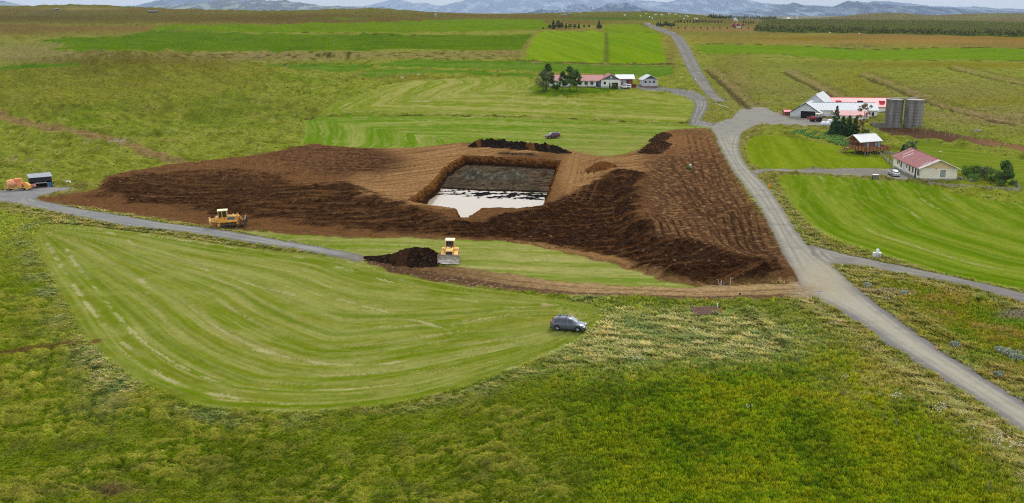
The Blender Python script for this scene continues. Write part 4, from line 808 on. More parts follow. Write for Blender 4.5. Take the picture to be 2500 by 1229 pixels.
def door(parent, x, y, z0, w_, h, face='-y', m='black', name='door'):
    ax, sg = face[1], 1 if face[0] == '+' else -1; b = MB(); a, c = sorted((-.05 * sg, .05 * sg))
    if ax == 'y': b.box(x - w_ / 2, x + w_ / 2, y + a, y + c, z0, z0 + h)
    else: b.box(x + a, x + c, y - w_ / 2, y + w_ / 2, z0, z0 + h)
    d = b.build(name, M[m], parent)
    k = MB(); hx, hy = (x + w_ * .38, y + sg * .08) if ax == 'y' else (x + sg * .08, y + w_ * .38); k.box(hx - .04, hx + .04, hy - .04, hy + .04, z0 + 1, z0 + 1.08); k.build('handle', M['steel'], d)
    return d
def gable_body(parent, L_, W_, wall, rise, axis='x', z0=0., m='wallw', oh=.4, roof='red', org=(0, 0), base=-1.5, plinth=.35, gable=None, ribs=True, thick=.12, ohe=None):
    """walls with gables and a two-slope roof; L along the ridge"""
    ox, oy = org; ohe = oh if ohe is None else ohe
    def T_(u, v, z): return (ox + u, oy + v, z) if axis == 'x' else (ox + v, oy + u, z)
    h = W_ / 2; w_ = MB()
    sec = [(-h, base), (h, base), (h, wall), (0, wall + rise), (-h, wall)]
    w_.loft([[T_(-L_ / 2, a, z0 + b) for a, b in sec], [T_(L_ / 2, a, z0 + b) for a, b in sec]])
    wall_ = w_.build('wall', M[m], parent)
    if plinth:
        p = MB(); e = .03; p.loft([[T_(-L_ / 2 - e, -h - e, z0 + base), T_(-L_ / 2 - e, h + e, z0 + base), T_(-L_ / 2 - e, h + e, z0 + plinth), T_(-L_ / 2 - e, -h - e, z0 + plinth)], [T_(L_ / 2 + e, -h - e, z0 + base), T_(L_ / 2 + e, h + e, z0 + base), T_(L_ / 2 + e, h + e, z0 + plinth), T_(L_ / 2 + e, -h - e, z0 + plinth)]]); p.build('plinth', M['concp'], parent)
    if gable:
        for s_ in gable[1]:
            g = MB(); e = .03; x0_, x1_ = (s_ * L_ / 2, s_ * (L_ / 2 + e)); q = gable[2] if len(gable) > 2 else 0; hh = h * (1 - q / rise)
            g.loft([[T_(x0_, -hh, z0 + wall + q), T_(x0_, hh, z0 + wall + q), T_(x0_, 0, z0 + wall + rise - .02)], [T_(x1_, -hh, z0 + wall + q), T_(x1_, hh, z0 + wall + q), T_(x1_, 0, z0 + wall + rise - .02)]]); g.build('gable', M[gable[0]], parent)
    sl = rise / h; r = MB(); lo = wall - sl * oh
    for s_ in (-1, 1):
        a0, a1 = T_(-L_ / 2 - ohe, 0, z0 + wall + rise + .02), T_(L_ / 2 + ohe, 0, z0 + wall + rise + .02)
        b0, b1 = T_(-L_ / 2 - ohe, s_ * (h + oh), z0 + lo + .02), T_(L_ / 2 + ohe, s_ * (h + oh), z0 + lo + .02)
        up = Vector((0, 0, thick))
        r.loft([[a0, b0, Vector(b0) + up, Vector(a0) + up], [a1, b1, Vector(b1) + up, Vector(a1) + up]])
        if ribs:
            n = int((L_ + 2 * ohe) / .9)
            for k in range(n + 1):
                t = k / n; p = Vector(a0).lerp(Vector(a1), t) + up; q_ = Vector(b0).lerp(Vector(b1), t) + up
                r.bar(p + Vector((0, 0, .01)), q_ + Vector((0, 0, .01)), .035, n=4)
    roof_ = r.build('roof', M[roof], parent)
    rc = MB(); rc.bar(T_(-L_ / 2 - ohe, 0, z0 + wall + rise + thick + .03), T_(L_ / 2 + ohe, 0, z0 + wall + rise + thick + .03), .10, n=6); rc.build('ridge_cap', M[roof], roof_)
    return wall_, roof_
# ------------------------------------------------------------------ vehicles
def wheel(parent, x, y, r, w_, rim='rim'):
    t = MB(); t.lathe([(r * .62, -w_ / 2), (r * .93, -w_ / 2), (r, -w_ * .3), (r, w_ * .3), (r * .93, w_ / 2), (r * .62, w_ / 2)], 'y', (x, y, r), 22)
    o = t.build('wheel', M['tyre'], parent, smooth=35); s_ = 1 if y > 0 else -1
    d = MB(); d.lathe([(r * .64, s_ * w_ * .30), (r * .60, s_ * w_ * .40), (r * .2, s_ * w_ * .44), (.01, s_ * w_ * .46)], 'y', (x, y, r), 20)
    for k in range(5):
        a = k * 2 * math.pi / 5; d.bar((x, y + s_ * w_ * .46, r), (x + math.cos(a) * r * .58, y + s_ * w_ * .50, r + math.sin(a) * r * .58), r * .10, r * .13, 5)
    d.build('rim', M[rim], o, smooth=35)
def car(name, label, paint, px, py, rz, kind='suv', plate=True, rack=False):
    o = thing(name, label, 'car' if kind != 'pickup' else 'pickup truck'); tilt(o, px, py, rz, .10)
    if kind == 'suv':     # length, width, wheelbase and the side profile
        L_, W_, wb, rw = 4.55, 1.82, 2.62, .345
        low = [(-2.24,.42,.62,.80), (-2.20,.30,.98,.86), (-2.05,.24,1.06,.90), (-1.2,.22,1.07,.91), (.2,.22,1.04,.91), (1.0,.22,1.02,.91), (1.55,.24,.95,.89), (2.0,.26,.84,.83), (2.22,.32,.70,.70), (2.28,.40,.60,.60)]
        green = [(-2.12,1.05,.70,.60), (-1.86,1.52,.74,.56), (-1.2,1.66,.80,.60), (-.3,1.68,.81,.61), (.35,1.62,.80,.59), (1.22,1.04,.76,.66)]
        side = [(-1.72,-.92), (-.85,-.05), (.02,.92)]
    elif kind == 'offroad':
        L_, W_, wb, rw = 4.8, 1.9, 2.8, .39
        low = [(-2.36,.55,.80,.84), (-2.32,.40,1.10,.90), (-1.4,.34,1.14,.94), (.3,.34,1.12,.94), (1.0,.34,1.10,.94), (1.7,.36,1.06,.92), (2.2,.38,.98,.88), (2.38,.46,.72,.84)]
        green = [(-2.28,1.12,.80,.74), (-2.12,1.72,.76,.66), (-1.2,1.82,.80,.68), (-.2,1.82,.80,.68), (.42,1.76,.79,.66), (1.10,1.14,.78,.70)]
        side = [(-2.0,-1.15), (-1.05,-.15), (-.05,.78)]
    elif kind == 'pickup':
        L_, W_, wb, rw = 5.3, 1.85, 3.08, .39
        low = [(-2.62,.50,.85,.86), (-2.58,.42,1.10,.90), (-1.4,.36,1.12,.92), (.3,.36,1.10,.92), (1.1,.36,1.08,.92), (1.9,.36,1.02,.90), (2.45,.40,.92,.84), (2.65,.48,.66,.76)]
        green = [(-2.54,1.10,.80,.76), (-2.42,1.74,.74,.66), (-1.2,1.80,.76,.66), (-.2,1.80,.77,.66), (.55,1.74,.77,.64), (1.28,1.12,.76,.68)]
        side = [(-2.25,-.85), (-.6,.05), (.14,.92)]
    else:                 # low hatchback seen from behind
        L_, W_, wb, rw = 4.5, 1.85, 2.7, .34
        low = [(-2.22,.40,.62,.74), (-2.18,.28,.94,.84), (-1.9,.22,1.02,.90), (-1.2,.20,1.02,.92), (.2,.20,.98,.92), (1.0,.20,.96,.91), (1.6,.22,.88,.89), (2.1,.26,.74,.80), (2.25,.34,.60,.64)]
        green = [(-2.10,1.00,.70,.62), (-1.62,1.34,.74,.56), (-.9,1.50,.78,.56), (-.1,1.54,.80,.58), (.5,1.48,.79,.57), (1.45,.98,.76,.66)]
        side = [(-1.45,-.85), (-.78,.02), (.1,1.0)]
    b = MB(); secs = []
    for x, z0, z1, w_ in low:
        secs.append([(x, s_ * a, z) for s_, a, z in ((1, w_ * .9, z0), (1, w_, z0 + .12), (1, w_, z1 - .22), (1, w_ * .95, z1 - .05), (1, w_ * .8, z1), (-1, w_ * .8, z1), (-1, w_ * .95, z1 - .05), (-1, w_, z1 - .22), (-1, w_, z0 + .12), (-1, w_ * .9, z0))])
    b.loft(secs); body = b.build('body', M[paint], o, smooth=38)
    g = MB(); secs = []; zb = [np.interp(x, [q[0] for q in low], [q[2] for q in low]) for x, *_ in green]
    for (x, zt, wb_, wt), z0 in zip(green, zb): secs.append([(x, wb_, z0 - .08), (x, wt, zt - .05), (x, wt * .85, zt), (x, -wt * .85, zt), (x, -wt, zt - .05), (x, -wb_, z0 - .08)])
    g.loft(secs); g.build('roof', M[paint], o, smooth=30)
    gx_ = [q[0] for q in green]
    def sp(x, t, s_, off=.012):      # a point on the slope of the side glass
        zt = np.interp(x, gx_, [q[1] for q in green]); wb_ = np.interp(x, gx_, [q[2] for q in green]); wt = np.interp(x, gx_, [q[3] for q in green]); z0 = np.interp(x, gx_, zb) - .08
        return (x, s_ * (wb_ + (wt - wb_) * t + off), z0 + (zt - .05 - z0) * t)
    for s_ in (-1, 1):
        for x0, x1 in side:
            w_ = MB(); xs = np.linspace(x0, x1, 5); bot = [sp(x, .16, s_) for x in xs]; top = [sp(x, .86, s_) for x in xs]
            for k in range(4): w_.quad(bot[k], bot[k + 1], top[k + 1], top[k])
            w_.build('side_window', M['glass'], o)
    def across(i, j, t0, t1, nm, m_='glass'):
        a, c = green[i], green[j]; pts = []
        for t in (t0, t1):
            x = a[0] + (c[0] - a[0]) * t; z = a[1] + (c[1] - a[1]) * t; w_ = (a[3] + (c[3] - a[3]) * t) * .93; n = Vector((c[1] - a[1], 0, -(c[0] - a[0]))).normalized()
            if n.z < 0: n = -n
            n *= .015; pts += [(x + n.x, w_, z + n.z), (x + n.x, -w_, z + n.z)]
        MB().quad(pts[0], pts[1], pts[3], pts[2]).build(nm, M[m_], o)
    across(len(green) - 2, len(green) - 1, .08, .9, 'windscreen', 'glassl'); across(0, 1, .15, .85, 'rear_window')
    for x in (-wb / 2 - .02, wb / 2):
        for s_ in (-1, 1):
            yy_ = s_ * (W_ / 2 - .10); wheel(o, x, yy_, rw, .22)
            a = MB(); n = 10
            for k in range(n):
                t0, t1 = math.pi * k / n - .1, math.pi * (k + 1) / n - .1 + .02; r0, r1 = rw * 1.02, rw * 1.28
                a.add([(x + math.cos(t) * r_, s_ * (W_ / 2 + .015), rw + math.sin(t) * r_) for t, r_ in ((t0, r0), (t0, r1), (t1, r1), (t1, r0))] + [(x + math.cos(t) * r_, s_ * (W_ / 2 - .2), rw + math.sin(t) * r_) for t, r_ in ((t0, r0), (t0, r1), (t1, r1), (t1, r0))], [(0, 1, 2, 3), (0, 3, 7, 4), (1, 5, 6, 2)])
            a.build('wheel_arch', M['black'], o)
    x1, x0 = L_ / 2 - .03, -L_ / 2 + .04; zf = np.interp(x1 - .1, [q[0] for q in low], [q[2] for q in low])
    for s_ in (-1, 1):
        h = MB(); h.box(x1 - .30, x1 - .02, s_ * (W_ * .36) - .17, s_ * (W_ * .36) + .17, zf - .16, zf + .01); h.build('headlight', M['lampw'], o, bevel=.03)
        h = MB(); zz_ = low[1][2]; h.box(x0 - .01, x0 + .16, s_ * (W_ * .43) - .06, s_ * (W_ * .43) + .05, zz_ - .22, zz_ + (.22 if kind == 'suv' else .02)); h.build('tail_light', M['lampr'], o, bevel=.02)
        mi = MB(); mx_ = side[-1][1]; mi.box(mx_ - .10, mx_ + .08, s_ * (W_ / 2 + .02), s_ * (W_ / 2 + .22), 1.0, 1.14); mi.build('mirror', M[paint if kind != 'suv' else 'greyc'], o, bevel=.03)
    gr = MB(); gr.box(x1 - .10, x1 + .02, -W_ * .25, W_ * .25, zf - .18, zf - .06); gr.build('grille', M['black'], o)
    bp = MB(); bp.box(x1 - .22, x1 + .05, -W_ * .46, W_ * .46, .28, .46); bp.build('bumper', M['black' if kind == 'suv' else paint], o, bevel=.04)
    bp = MB(); bp.box(x0 - .07, x0 + .2, -W_ * .46, W_ * .46, .30, .50); bp.build('bumper', M['black' if kind == 'suv' else paint], o, bevel=.04)
    sk = MB(); sk.box(-wb / 2 + .45, wb / 2 - .45, -W_ / 2 - .01, W_ / 2 + .01, .22, .34); sk.build('sill', M['black'], o)
    for xx in ((x1 + .055) if plate else None, x0 - .085):
        if xx is None: continue
        p_ = MB(); p_.box(xx - .01, xx + .01, -.25, .25, .52 if xx < 0 else .34, .63 if xx < 0 else .45); p_.build('number_plate', M['plate'], o)
    if rack:
        for x in (-1.15, -.25):
            r_ = MB(); r_.box(x - .04, x + .04, -.62, .62, 1.72, 1.77); r_.box(x - .04, x + .04, -.62, -.55, 1.64, 1.72); r_.box(x - .04, x + .04, .55, .62, 1.64, 1.72); r_.build('roof_bar', M['black'], o)
    for s_ in (-1, 1):
        if kind in ('suv', 'offroad'):
            zt = max(q[1] for q in green); r_ = MB(); r_.bar((-1.6, s_ * .60, zt), (.25, s_ * .60, zt), .025); r_.build('roof_rail', M['steel'], o)
    return o
car('parked_suv', 'graphite grey car with two black roof bars at the right end of the mown field', 'greyc', 1388, 806, R(-13), 'suv', rack=True)
car('parked_offroader', 'dark maroon off-road car standing alone on the mown grass behind the pit', 'maroon', 1349, 338, R(180 + 22), 'offroad')
pk = car('pickup_truck', 'white pickup with a hard canopy parked by the farmhouse garage', 'whitec', 1524, 217, R(180 - 6), 'pickup'); pk.scale = (1.12,) * 3
car('parked_hatchback', 'silver hatchback seen from behind on the gravel beside the white house', 'silver', 2182, 430, R(86), 'hatch')
def dozer(label, px, py, rz, white=False, ripper=True, bw=4.0):
    o = thing('bulldozer', label, 'bulldozer'); tilt(o, px, py, rz, .12)
    yel = 'yelp' if white else 'yel'
    for s_ in (-1, 1):
        # a rounded belt of track plates with grousers
        cx0, cx1, r, z0 = -2.0, 1.55, .50, .50; yc = s_ * 1.05; n = 40; pts = []
        per = 2 * (cx1 - cx0) + 2 * math.pi * r
        for k in range(n):
            d = per * k / n
            if d < cx1 - cx0: p = (cx0 + d, z0 - r)
            elif d < cx1 - cx0 + math.pi * r: t = (d - (cx1 - cx0)) / r - math.pi / 2; p = (cx1 + math.cos(t) * r, z0 + math.sin(t) * r)
            elif d < 2 * (cx1 - cx0) + math.pi * r: p = (cx1 - (d - (cx1 - cx0) - math.pi * r), z0 + r + .10 * math.sin((d - (cx1 - cx0) - math.pi * r) / (cx1 - cx0) * math.pi))
            else: t = (d - 2 * (cx1 - cx0) - math.pi * r) / r + math.pi / 2; p = (cx0 + math.cos(t) * r, z0 + math.sin(t) * r)
            pts.append(p)
        tr = MB()
        for k in range(n):
            a, b = Vector((pts[k][0], 0, pts[k][1])), Vector((pts[(k + 1) % n][0], 0, pts[(k + 1) % n][1])); d = (b - a) * .94; m = (a + b) / 2; c = Vector(((cx0 + cx1) / 2, 0, z0)); nrm = Vector((d.z, 0, -d.x)).normalized()
            if nrm.dot(m - c) < 0: nrm = -nrm
            q = []
            for e in (-.32, .32):
                for u, v_ in ((-.5, -.04), (.5, -.04), (.5, .03), (.15, .03), (.10, .12), (-.02, .12), (-.06, .03), (-.5, .03)): q.append(m + d * u + nrm * v_ + Vector((0, yc + e, 0)))
            tr.loft([q[:8], q[8:]])
        t_ = tr.build('track', M['rust'], o)
        fr_ = MB(); fr_.box(cx0 + .1, cx1 - .1, yc - .2, yc + .2, .30, .74); fr_.build('track_frame', M['rust'], t_)
        for k, x in enumerate(np.linspace(cx0 + .45, cx1 - .45, 6)):
            w_ = MB(); w_.lathe([(.02, -.24), (.17, -.24), (.17, .24), (.02, .24)], 'y', (x, yc, .26), 12); w_.build('roller', M['rust'], t_)
        for x, r_ in ((cx0, .42), (cx1, .42)):
            w_ = MB(); w_.lathe([(.05, -.28), (.25, -.28), (r_, -.1), (r_, .1), (.25, .28), (.05, .28)], 'y', (x, yc, z0), 14); w_.build('sprocket' if x < 0 else 'idler', M['yel' if not white else 'rust'], t_, smooth=30)
        fe = MB(); fe.prism([(-2.3, 1.10), (-2.2, 1.62), (-1.0, 1.66), (-.9, 1.30), (1.2, 1.20), (1.5, 1.05), (1.3, .95), (-2.2, .98)], yc - .34, yc + .34); fe.build('fender', M[yel], o, bevel=.04)
    h = MB(); h.loft([[(x, -w_, z0), (x, w_, z0), (x, w_, z1 - .12), (x, w_ * .8, z1), (x, -w_ * .8, z1), (x, -w_, z1 - .12)] for x, w_, z0, z1 in ((-.6, .66, .6, 2.10), (.6, .66, .6, 2.05), (1.72, .62, .62, 1.96), (1.80, .55, .7, 1.85))]); h.build('hood', M[yel], o, smooth=30)
    for s_ in (-1, 1):
        s1 = MB(); a, b = sorted((s_ * .665, s_ * .69)); s1.box(-.45, .95, a, b, 1.30, 1.85); s1.build('side_grille', M['blue' if not white else 'black'], o)
    g = MB(); g.box(1.78, 1.84, -.5, .5, .9, 1.75); g.build('radiator_grille', M['black'], o)
    rb = MB(); rb.prism([(-2.5, .7), (-2.55, 1.5), (-2.1, 1.85), (-.6, 1.85), (-.6, .7)], -.72, .72); rb.build('rear_body', M[yel], o, bevel=.05)
    tk = MB(); tk.prism([(-2.62, 1.3), (-2.5, 1.95), (-1.95, 2.05), (-1.9, 1.3)], -.68, .68); tk.build('fuel_tank', M['yelp'], o, bevel=.05)
    cb = MB(); x0, x1, y, z0, z1 = -1.95, -.55, .68, 1.85, 3.05
    for xx in (x0, (x0 + x1) / 2 - .02, x1 + .15):
        for s_ in (-1, 1): cb.box(xx - .07, xx + .07, s_ * y - .06, s_ * y + .06, z0 - .2, z1)
    cb.box(x0 - .05, x1 + .2, -y - .04, y + .04, z0 - .4, z0); cab = cb.build('cab', M[yel], o)
    gl = MB(); gl.box(x0 - .01, x1 + .16, -y + .015, y - .015, z0, z1 - .02); gl.build('cab_glass', M['glass'], cab)
    rf = MB(); rf.box(x0 - .18, x1 + .32, -y - .12, y + .12, z1, z1 + .17); rf.build('cab_roof', M['ycream'], o, bevel=.05)
    la = MB(); la.box(x1 + .30, x1 + .36, -.5, -.28, z1 + .02, z1 + .14); la.build('work_lamp', M['lampw'], o); la = MB(); la.box(x1 + .30, x1 + .36, .28, .5, z1 + .02, z1 + .14); la.build('work_lamp', M['lampw'], o)
    ex = MB(); ex.bar((.35, .30, 2.0), (.35, .30, 2.75), .07, .07, 8); ex.bar((.35, .30, 2.75), (.28, .30, 2.92), .07, .07, 8); ex.build('exhaust', M['rust'], o)
    ai = MB(); ai.bar((.75, -.25, 2.0), (.75, -.25, 2.32), .15, .15, 10); ai.build('air_cleaner', M['ycream'], o)
    # blade: curved plate with side plates, arms and lift rams
    xb = 2.62; h_ = 1.35; sec = [(xb + .42 * ((t - .45) ** 2) * 2.6, .06 + h_ * t) for t in np.linspace(0, 1, 9)]
    bl = MB(); sp_ = sec + [(x - .09, z) for x, z in reversed(sec)]; bl.prism(sp_, -bw / 2, bw / 2); bld = bl.build('blade', M['steelw' if white else 'rust'], o)
    ce = MB(); ce.prism([(sec[0][0] - .02, .02), (sec[0][0] + .10, .0), (sec[0][0] + .05, .22), (sec[0][0] - .04, .22)], -bw / 2 - .03, bw / 2 + .03); ce.build('cutting_edge', M['steelw'], bld)
    tl = MB(); tl.box(sec[-1][0] - .12, sec[-1][0] + .02, -bw / 2, bw / 2, .06 + h_, .06 + h_ + .10); tl.build('top_lip', M['steel'], bld)
    for s_ in (-1, 1):
        ep = MB(); ep.prism([(xb - .10, .05), (xb + .62, .05), (xb + .40, h_), (xb - .02, h_ + .05)], s_ * bw / 2 - .03, s_ * bw / 2 + .03); ep.build('side_plate', M['steel' if white else 'rust'], bld)
        am = MB(); am.bar((-.6, s_ * 1.48, .62), (2.62, s_ * 1.40, .36), .13, .13, 6); am.bar((1.4, s_ * 1.44, .50), (2.6, s_ * 1.0, 1.1), .07, .07, 6); am.build('push_arm', M['yel' if not ripper else 'rust'], o)
        ra = MB(); ra.bar((1.55, s_ * .72, 2.0), (2.55, s_ * .55, .95), .075, .06, 8); ra.box(1.35, 1.68, s_ * .72 - .10, s_ * .72 + .10, 1.5, 2.25); ra.build('lift_ram', M['yel'], o)
        if white:
            st = MB(); st.bar((sec[-1][0], s_ * (bw / 2 - .22), h_), (sec[-1][0], s_ * (bw / 2 - .22), h_ + 1.1), .035); st.build('marker_rod', M['yelp'], o)
    if ripper:
        rp = MB(); rp.bar((-2.5, -.5, 1.0), (-3.5, -.5, 1.15), .12); rp.bar((-2.5, .5, 1.0), (-3.5, .5, 1.15), .12); rp.bar((-2.5, -.45, 1.65), (-3.45, -.45, 1.35), .09); rp.bar((-2.5, .45, 1.65), (-3.45, .45, 1.35), .09)
        rp.box(-3.72, -3.42, -1.0, 1.0, 1.0, 1.42); rip = rp.build('ripper', M['yelp'], o)
        sh = MB(); sh.prism([(-3.78, 1.9), (-3.5, 1.9), (-3.48, .7), (-3.3, .28), (-3.62, .45), (-3.76, .9)], -.09, .09); sh.build('shank', M['yelp'], rip)
    return o
dozer('yellow bulldozer with rear ripper working along the verge beside the gravel road', 562, 553, ang((540, 553), (600, 549)), False, True)
d2 = dozer('yellow bulldozer facing the viewer with pale blade lowered beside the dark soil mound', 1098, 636, R(-90), True, False, 3.55)
# tractor with a front loader
def tractor():
    o = thing('tractor', 'red tractor with front loader outside the open barn door', 'tractor'); tilt(o, 1992, 298, R(180 + 8), .05)
    for x, r, w_ in ((-1.0, .82, .45), (1.35, .58, .36)):
        for s_ in (-1, 1):
            t = MB(); t.lathe([(r * .5, -w_ / 2), (r * .92, -w_ / 2), (r, -w_ * .3), (r, w_ * .3), (r * .92, w_ / 2), (r * .5, w_ / 2)], 'y', (x, s_ * .82, r), 24)
            for k in range(16):
                a = k * math.pi / 8; t.bar((x + math.cos(a) * r, s_ * .82 - w_ * .4, r + math.sin(a) * r), (x + math.cos(a + .12) * r, s_ * .82 + w_ * .4, r + math.sin(a + .12) * r), .03, n=4)
            q = t.build('wheel', M['tyre'], o, smooth=35); d = MB(); d.lathe([(r * .52, s_ * w_ * .32), (r * .3, s_ * w_ * .2), (.02, s_ * w_ * .3)], 'y', (x, s_ * .82, r), 18); d.build('rim', M['concp'], q)
    b = MB(); b.loft([[(x, -w_, z0), (x, w_, z0), (x, w_, z1 - .1), (x, w_ * .7, z1), (x, -w_ * .7, z1), (x, -w_, z1 - .1)] for x, w_, z0, z1 in ((.1, .42, .8, 1.75), (1.2, .40, .8, 1.68), (1.95, .34, .85, 1.5))]); b.build('bonnet', M['redt'], o, smooth=30)
    c = MB(); c.box(-1.5, 1.5, -.28, .28, .55, .95); c.build('chassis', M['rust'], o)
    k = MB()
    for x in (-1.35, -.05):
        for s_ in (-1, 1): k.bar((x, s_ * .72, 1.2), (x * .95, s_ * .66, 2.65), .05)
    cab = k.build('cab', M['black'], o); g = MB(); g.loft([[(-1.35, -.7, 1.3), (-.03, -.7, 1.3), (-.03, .7, 1.3), (-1.35, .7, 1.3)], [(-1.28, -.64, 2.62), (-.06, -.64, 2.62), (-.06, .64, 2.62), (-1.28, .64, 2.62)]]); g.build('cab_glass', M['glassl'], cab)
    r = MB(); r.box(-1.48, .12, -.78, .78, 2.62, 2.82); r.build('cab_roof', M['ycream'], o, bevel=.05)
    for s_ in (-1, 1):
        f = MB(); f.prism([(-1.9, 1.45), (-1.5, 1.85), (-.7, 1.85), (-.25, 1.45), (-.35, 1.38), (-.8, 1.75), (-1.4, 1.75), (-1.8, 1.38)], s_ * .82 - .25, s_ * .82 + .25); f.build('mudguard', M['redt'], o)
        a = MB(); a.bar((.2, s_ * .52, 1.7), (1.7, s_ * .52, 2.0), .08); a.bar((1.7, s_ * .52, 2.0), (3.0, s_ * .52, 1.35), .08); a.bar((.8, s_ * .52, 1.0), (1.8, s_ * .52, 1.85), .05); a.build('loader_arm', M['redt'], o)
    f = MB(); f.box(2.95, 3.1, -.65, .65, .9, 1.7); f.bar((3.1, -.4, .95), (4.1, -.4, .95), .05); f.bar((3.1, .4, .95), (4.1, .4, .95), .05); f.build('loader_fork', M['redt'], o)
    e = MB(); e.bar((.9, .3, 1.6), (.9, .3, 2.5), .05); e.build('exhaust', M['rust'], o); return o
tractor()
def mixer():
    o = thing('concrete_mixer', 'orange paint-worn concrete mixer trailer beside the black shed', 'concrete mixer', P(45, 466), R(12)); o.scale = (.9,) * 3
    d = MB(); d.lathe([(.35, -1.15), (.75, -1.0), (.95, -.35), (.95, .25), (.6, .95), (.42, 1.15)], 'x', (-1.3, 0, 2.0), 20); dr = d.build('drum', M['orangep'], o, smooth=30)
    for x in (-.3, .28): rg = MB(); rg.lathe([(.97, x - .06), (1.0, x - .06), (1.0, x + .06), (.97, x + .06)], 'x', (-1.3, 0, 2.0), 20); rg.build('drum_ring', M['orange'], dr)
    f = MB(); f.box(-2.4, 1.9, -.75, -.6, .7, .9); f.box(-2.4, 1.9, .6, .75, .7, .9); f.box(-2.4, -2.25, -.75, .75, .7, .9); f.box(.2, .35, -.75, .75, .7, .9)
    for x in (-2.3, -.1): f.bar((x, -.65, .9), (x + .3, -.6, 1.7), .07); f.bar((x, .65, .9), (x + .3, .6, 1.7), .07)
    f.build('frame', M['yelp'], o)
    h = MB(); h.loft([[(-.1, -.5, 2.1), (.9, -.5, 2.1), (.9, .5, 2.1), (-.1, .5, 2.1)], [(-.6, -.7, 3.1), (1.0, -.7, 3.1), (1.0, .7, 3.1), (-.6, .7, 3.1)]]); h.build('hopper', M['orange'], o)
    b = MB(); b.box(-.1, 1.1, -.55, .55, 1.0, 2.1); b.build('engine_box', M['orange'], o, bevel=.05)
    s_ = MB(); s_.bar((.9, -.45, 3.2), (2.2, -.45, .9), .07); s_.bar((.9, .45, 3.2), (2.2, .45, .9), .07); s_.bar((.9, -.45, 3.2), (.9, .45, 3.2), .06); s_.build('skip_rail', M['yelp'], o)
    k = MB(); k.loft([[(1.3, -.6, 1.9), (2.0, -.6, 2.1), (2.0, .6, 2.1), (1.3, .6, 1.9)], [(2.1, -.8, .25), (3.5, -.8, .9), (3.5, .8, .9), (2.1, .8, .25)]]); k.build('loading_skip', M['yel'], o)
    k = MB(); k.prism([(3.3, .7), (4.2, 1.0), (3.9, 1.6), (3.2, 1.5)], -.5, .5); k.build('chute', M['redf'], o)
    for x in (-1.9, 1.2):
        for y in (-.85, .85): wheel(o, x, y, .42, .22, 'concp')
    return o
mixer()
# ------------------------------------------------------------------ farmhouse
def farmhouse():
    a, b = P(1352, 216), P(1497, 213); s0 = P(1430, 215); rz = ang((1352, 216), (1497, 213))
    U = (b - a).length; o = thing('farmhouse', 'long white farmhouse with pink-red roof and slate blue gable behind the pine trees', 'house', (a + b) / 2, 0)
    k = s0.y / 2300 * .9686 * 1.035      # metres per picture pixel at the house
    X = lambda px: (px - 1430) * k
    z = .3
    gable_body(o, (1478 - 1352) * k, 9.5, 2.75, 1.9, 'x', z, 'wallw', .6, 'redp', (X(1411) , 4.8), -2.5)
    for px in (1381, 1421, 1436, 1450): window(o, X(px - .5), .03, z + 1.55, 8 * k * .9, 1.35, '-y', 'trimw', 'glass', True)
    window(o, X(1366), .03, z + 1.2, 1.0, 2.0, '-y', 'trimw', 'glassl'); door(o, X(1463), .02, z, 1.1, 2.2, '-y', 'black'); 
    e = MB(); e.box(X(1465), X(1471), -.12, .3, z - .5, z + 2.7); e.build('entrance_panel', M['blue'], o)
    st = MB()
    for i in range(3): st.box(X(1459), X(1471), -.5 - .4 * i, -.12 - .4 * i + .05, z - 1.2, z - .05 - .18 * i)
    st.build('steps', M['concp'], o)
    # garage wing with its gable to the front
    gw = (1518 - 1471) * k; gable_body(o, 11.5, gw, 3.0, 2.1, 'y', z, 'wallw', .5, 'redp', (X(1494.5), 4.4), -2.5, gable=('blue', (-1,), .15))
    yf = 4.4 - 5.75 - .0
    window(o, X(1480), yf, z + 1.75, 6 * k * .85, 1.15, '-y'); door(o, X(1492), yf, z - .4, 3 * k, 2.1, '-y', 'black')
    gd_ = MB(); gd_.box(X(1497), X(1512), yf - .06, yf + .04, z - .6, z + 1.9); gdo = gd_.build('garage_door', M['dark'], o)
    for i in range(3): q = MB(); q.box(X(1497), X(1512), yf - .085, yf - .06, z - .6 + .64 * i, z - .03 + .64 * i); q.build('panel', M['black'], gdo)
    rd_ = MB(); rd_.lathe([(.01, -.06), (.42, -.06), (.42, 0), (.01, 0)], 'y', (X(1495), yf - .03, z + 4.1), 14); rd_.build('gable_disc', M['trimw'], o)
    # white roofed annex and terrace behind
    gable_body(o, 36 * k, 7.5, 2.6, 1.3, 'x', z + .6, 'wall_b', .9, 'white', (X(1534), 9.5), -3, plinth=0)
    for px in (1523, 1531): window(o, X(px), 9.5 - 3.78, z + 1.9, 1.3, 1.2, '-y', 'trimw', 'glassl')
    fe = MB(); n = 22
    fobj = MB(); fobj.box(X(1518), X(1558), 1.0, 1.12, z - .9, z + .1); par = fobj.build('terrace_fence', M['brickr'], o)
    for i in range(n):
        x = X(1518) + (X(1558) - X(1518)) * (i + .5) / n; q = MB(); q.box(x - .26, x + .22, .9, .98, z - .8, z + 1.15 + .12 * math.sin(i * 2.1)); q.build('plank', M['brickr'], par)
    for px in (1541, 1551): q = MB(); q.box(X(px) - .08, X(px) + .08, 5.4, 5.6, z - .5, z + 2.9); q.build('veranda_post', M['wood'], o)
    ch = MB(); ch.box(X(1470) - .4, X(1470) + .4, 5, 5.8, z + 3.5, z + 5.3)
    return o
fh = farmhouse()
KH = P(1430, 215).y / 2300 * .9686 * 1.035
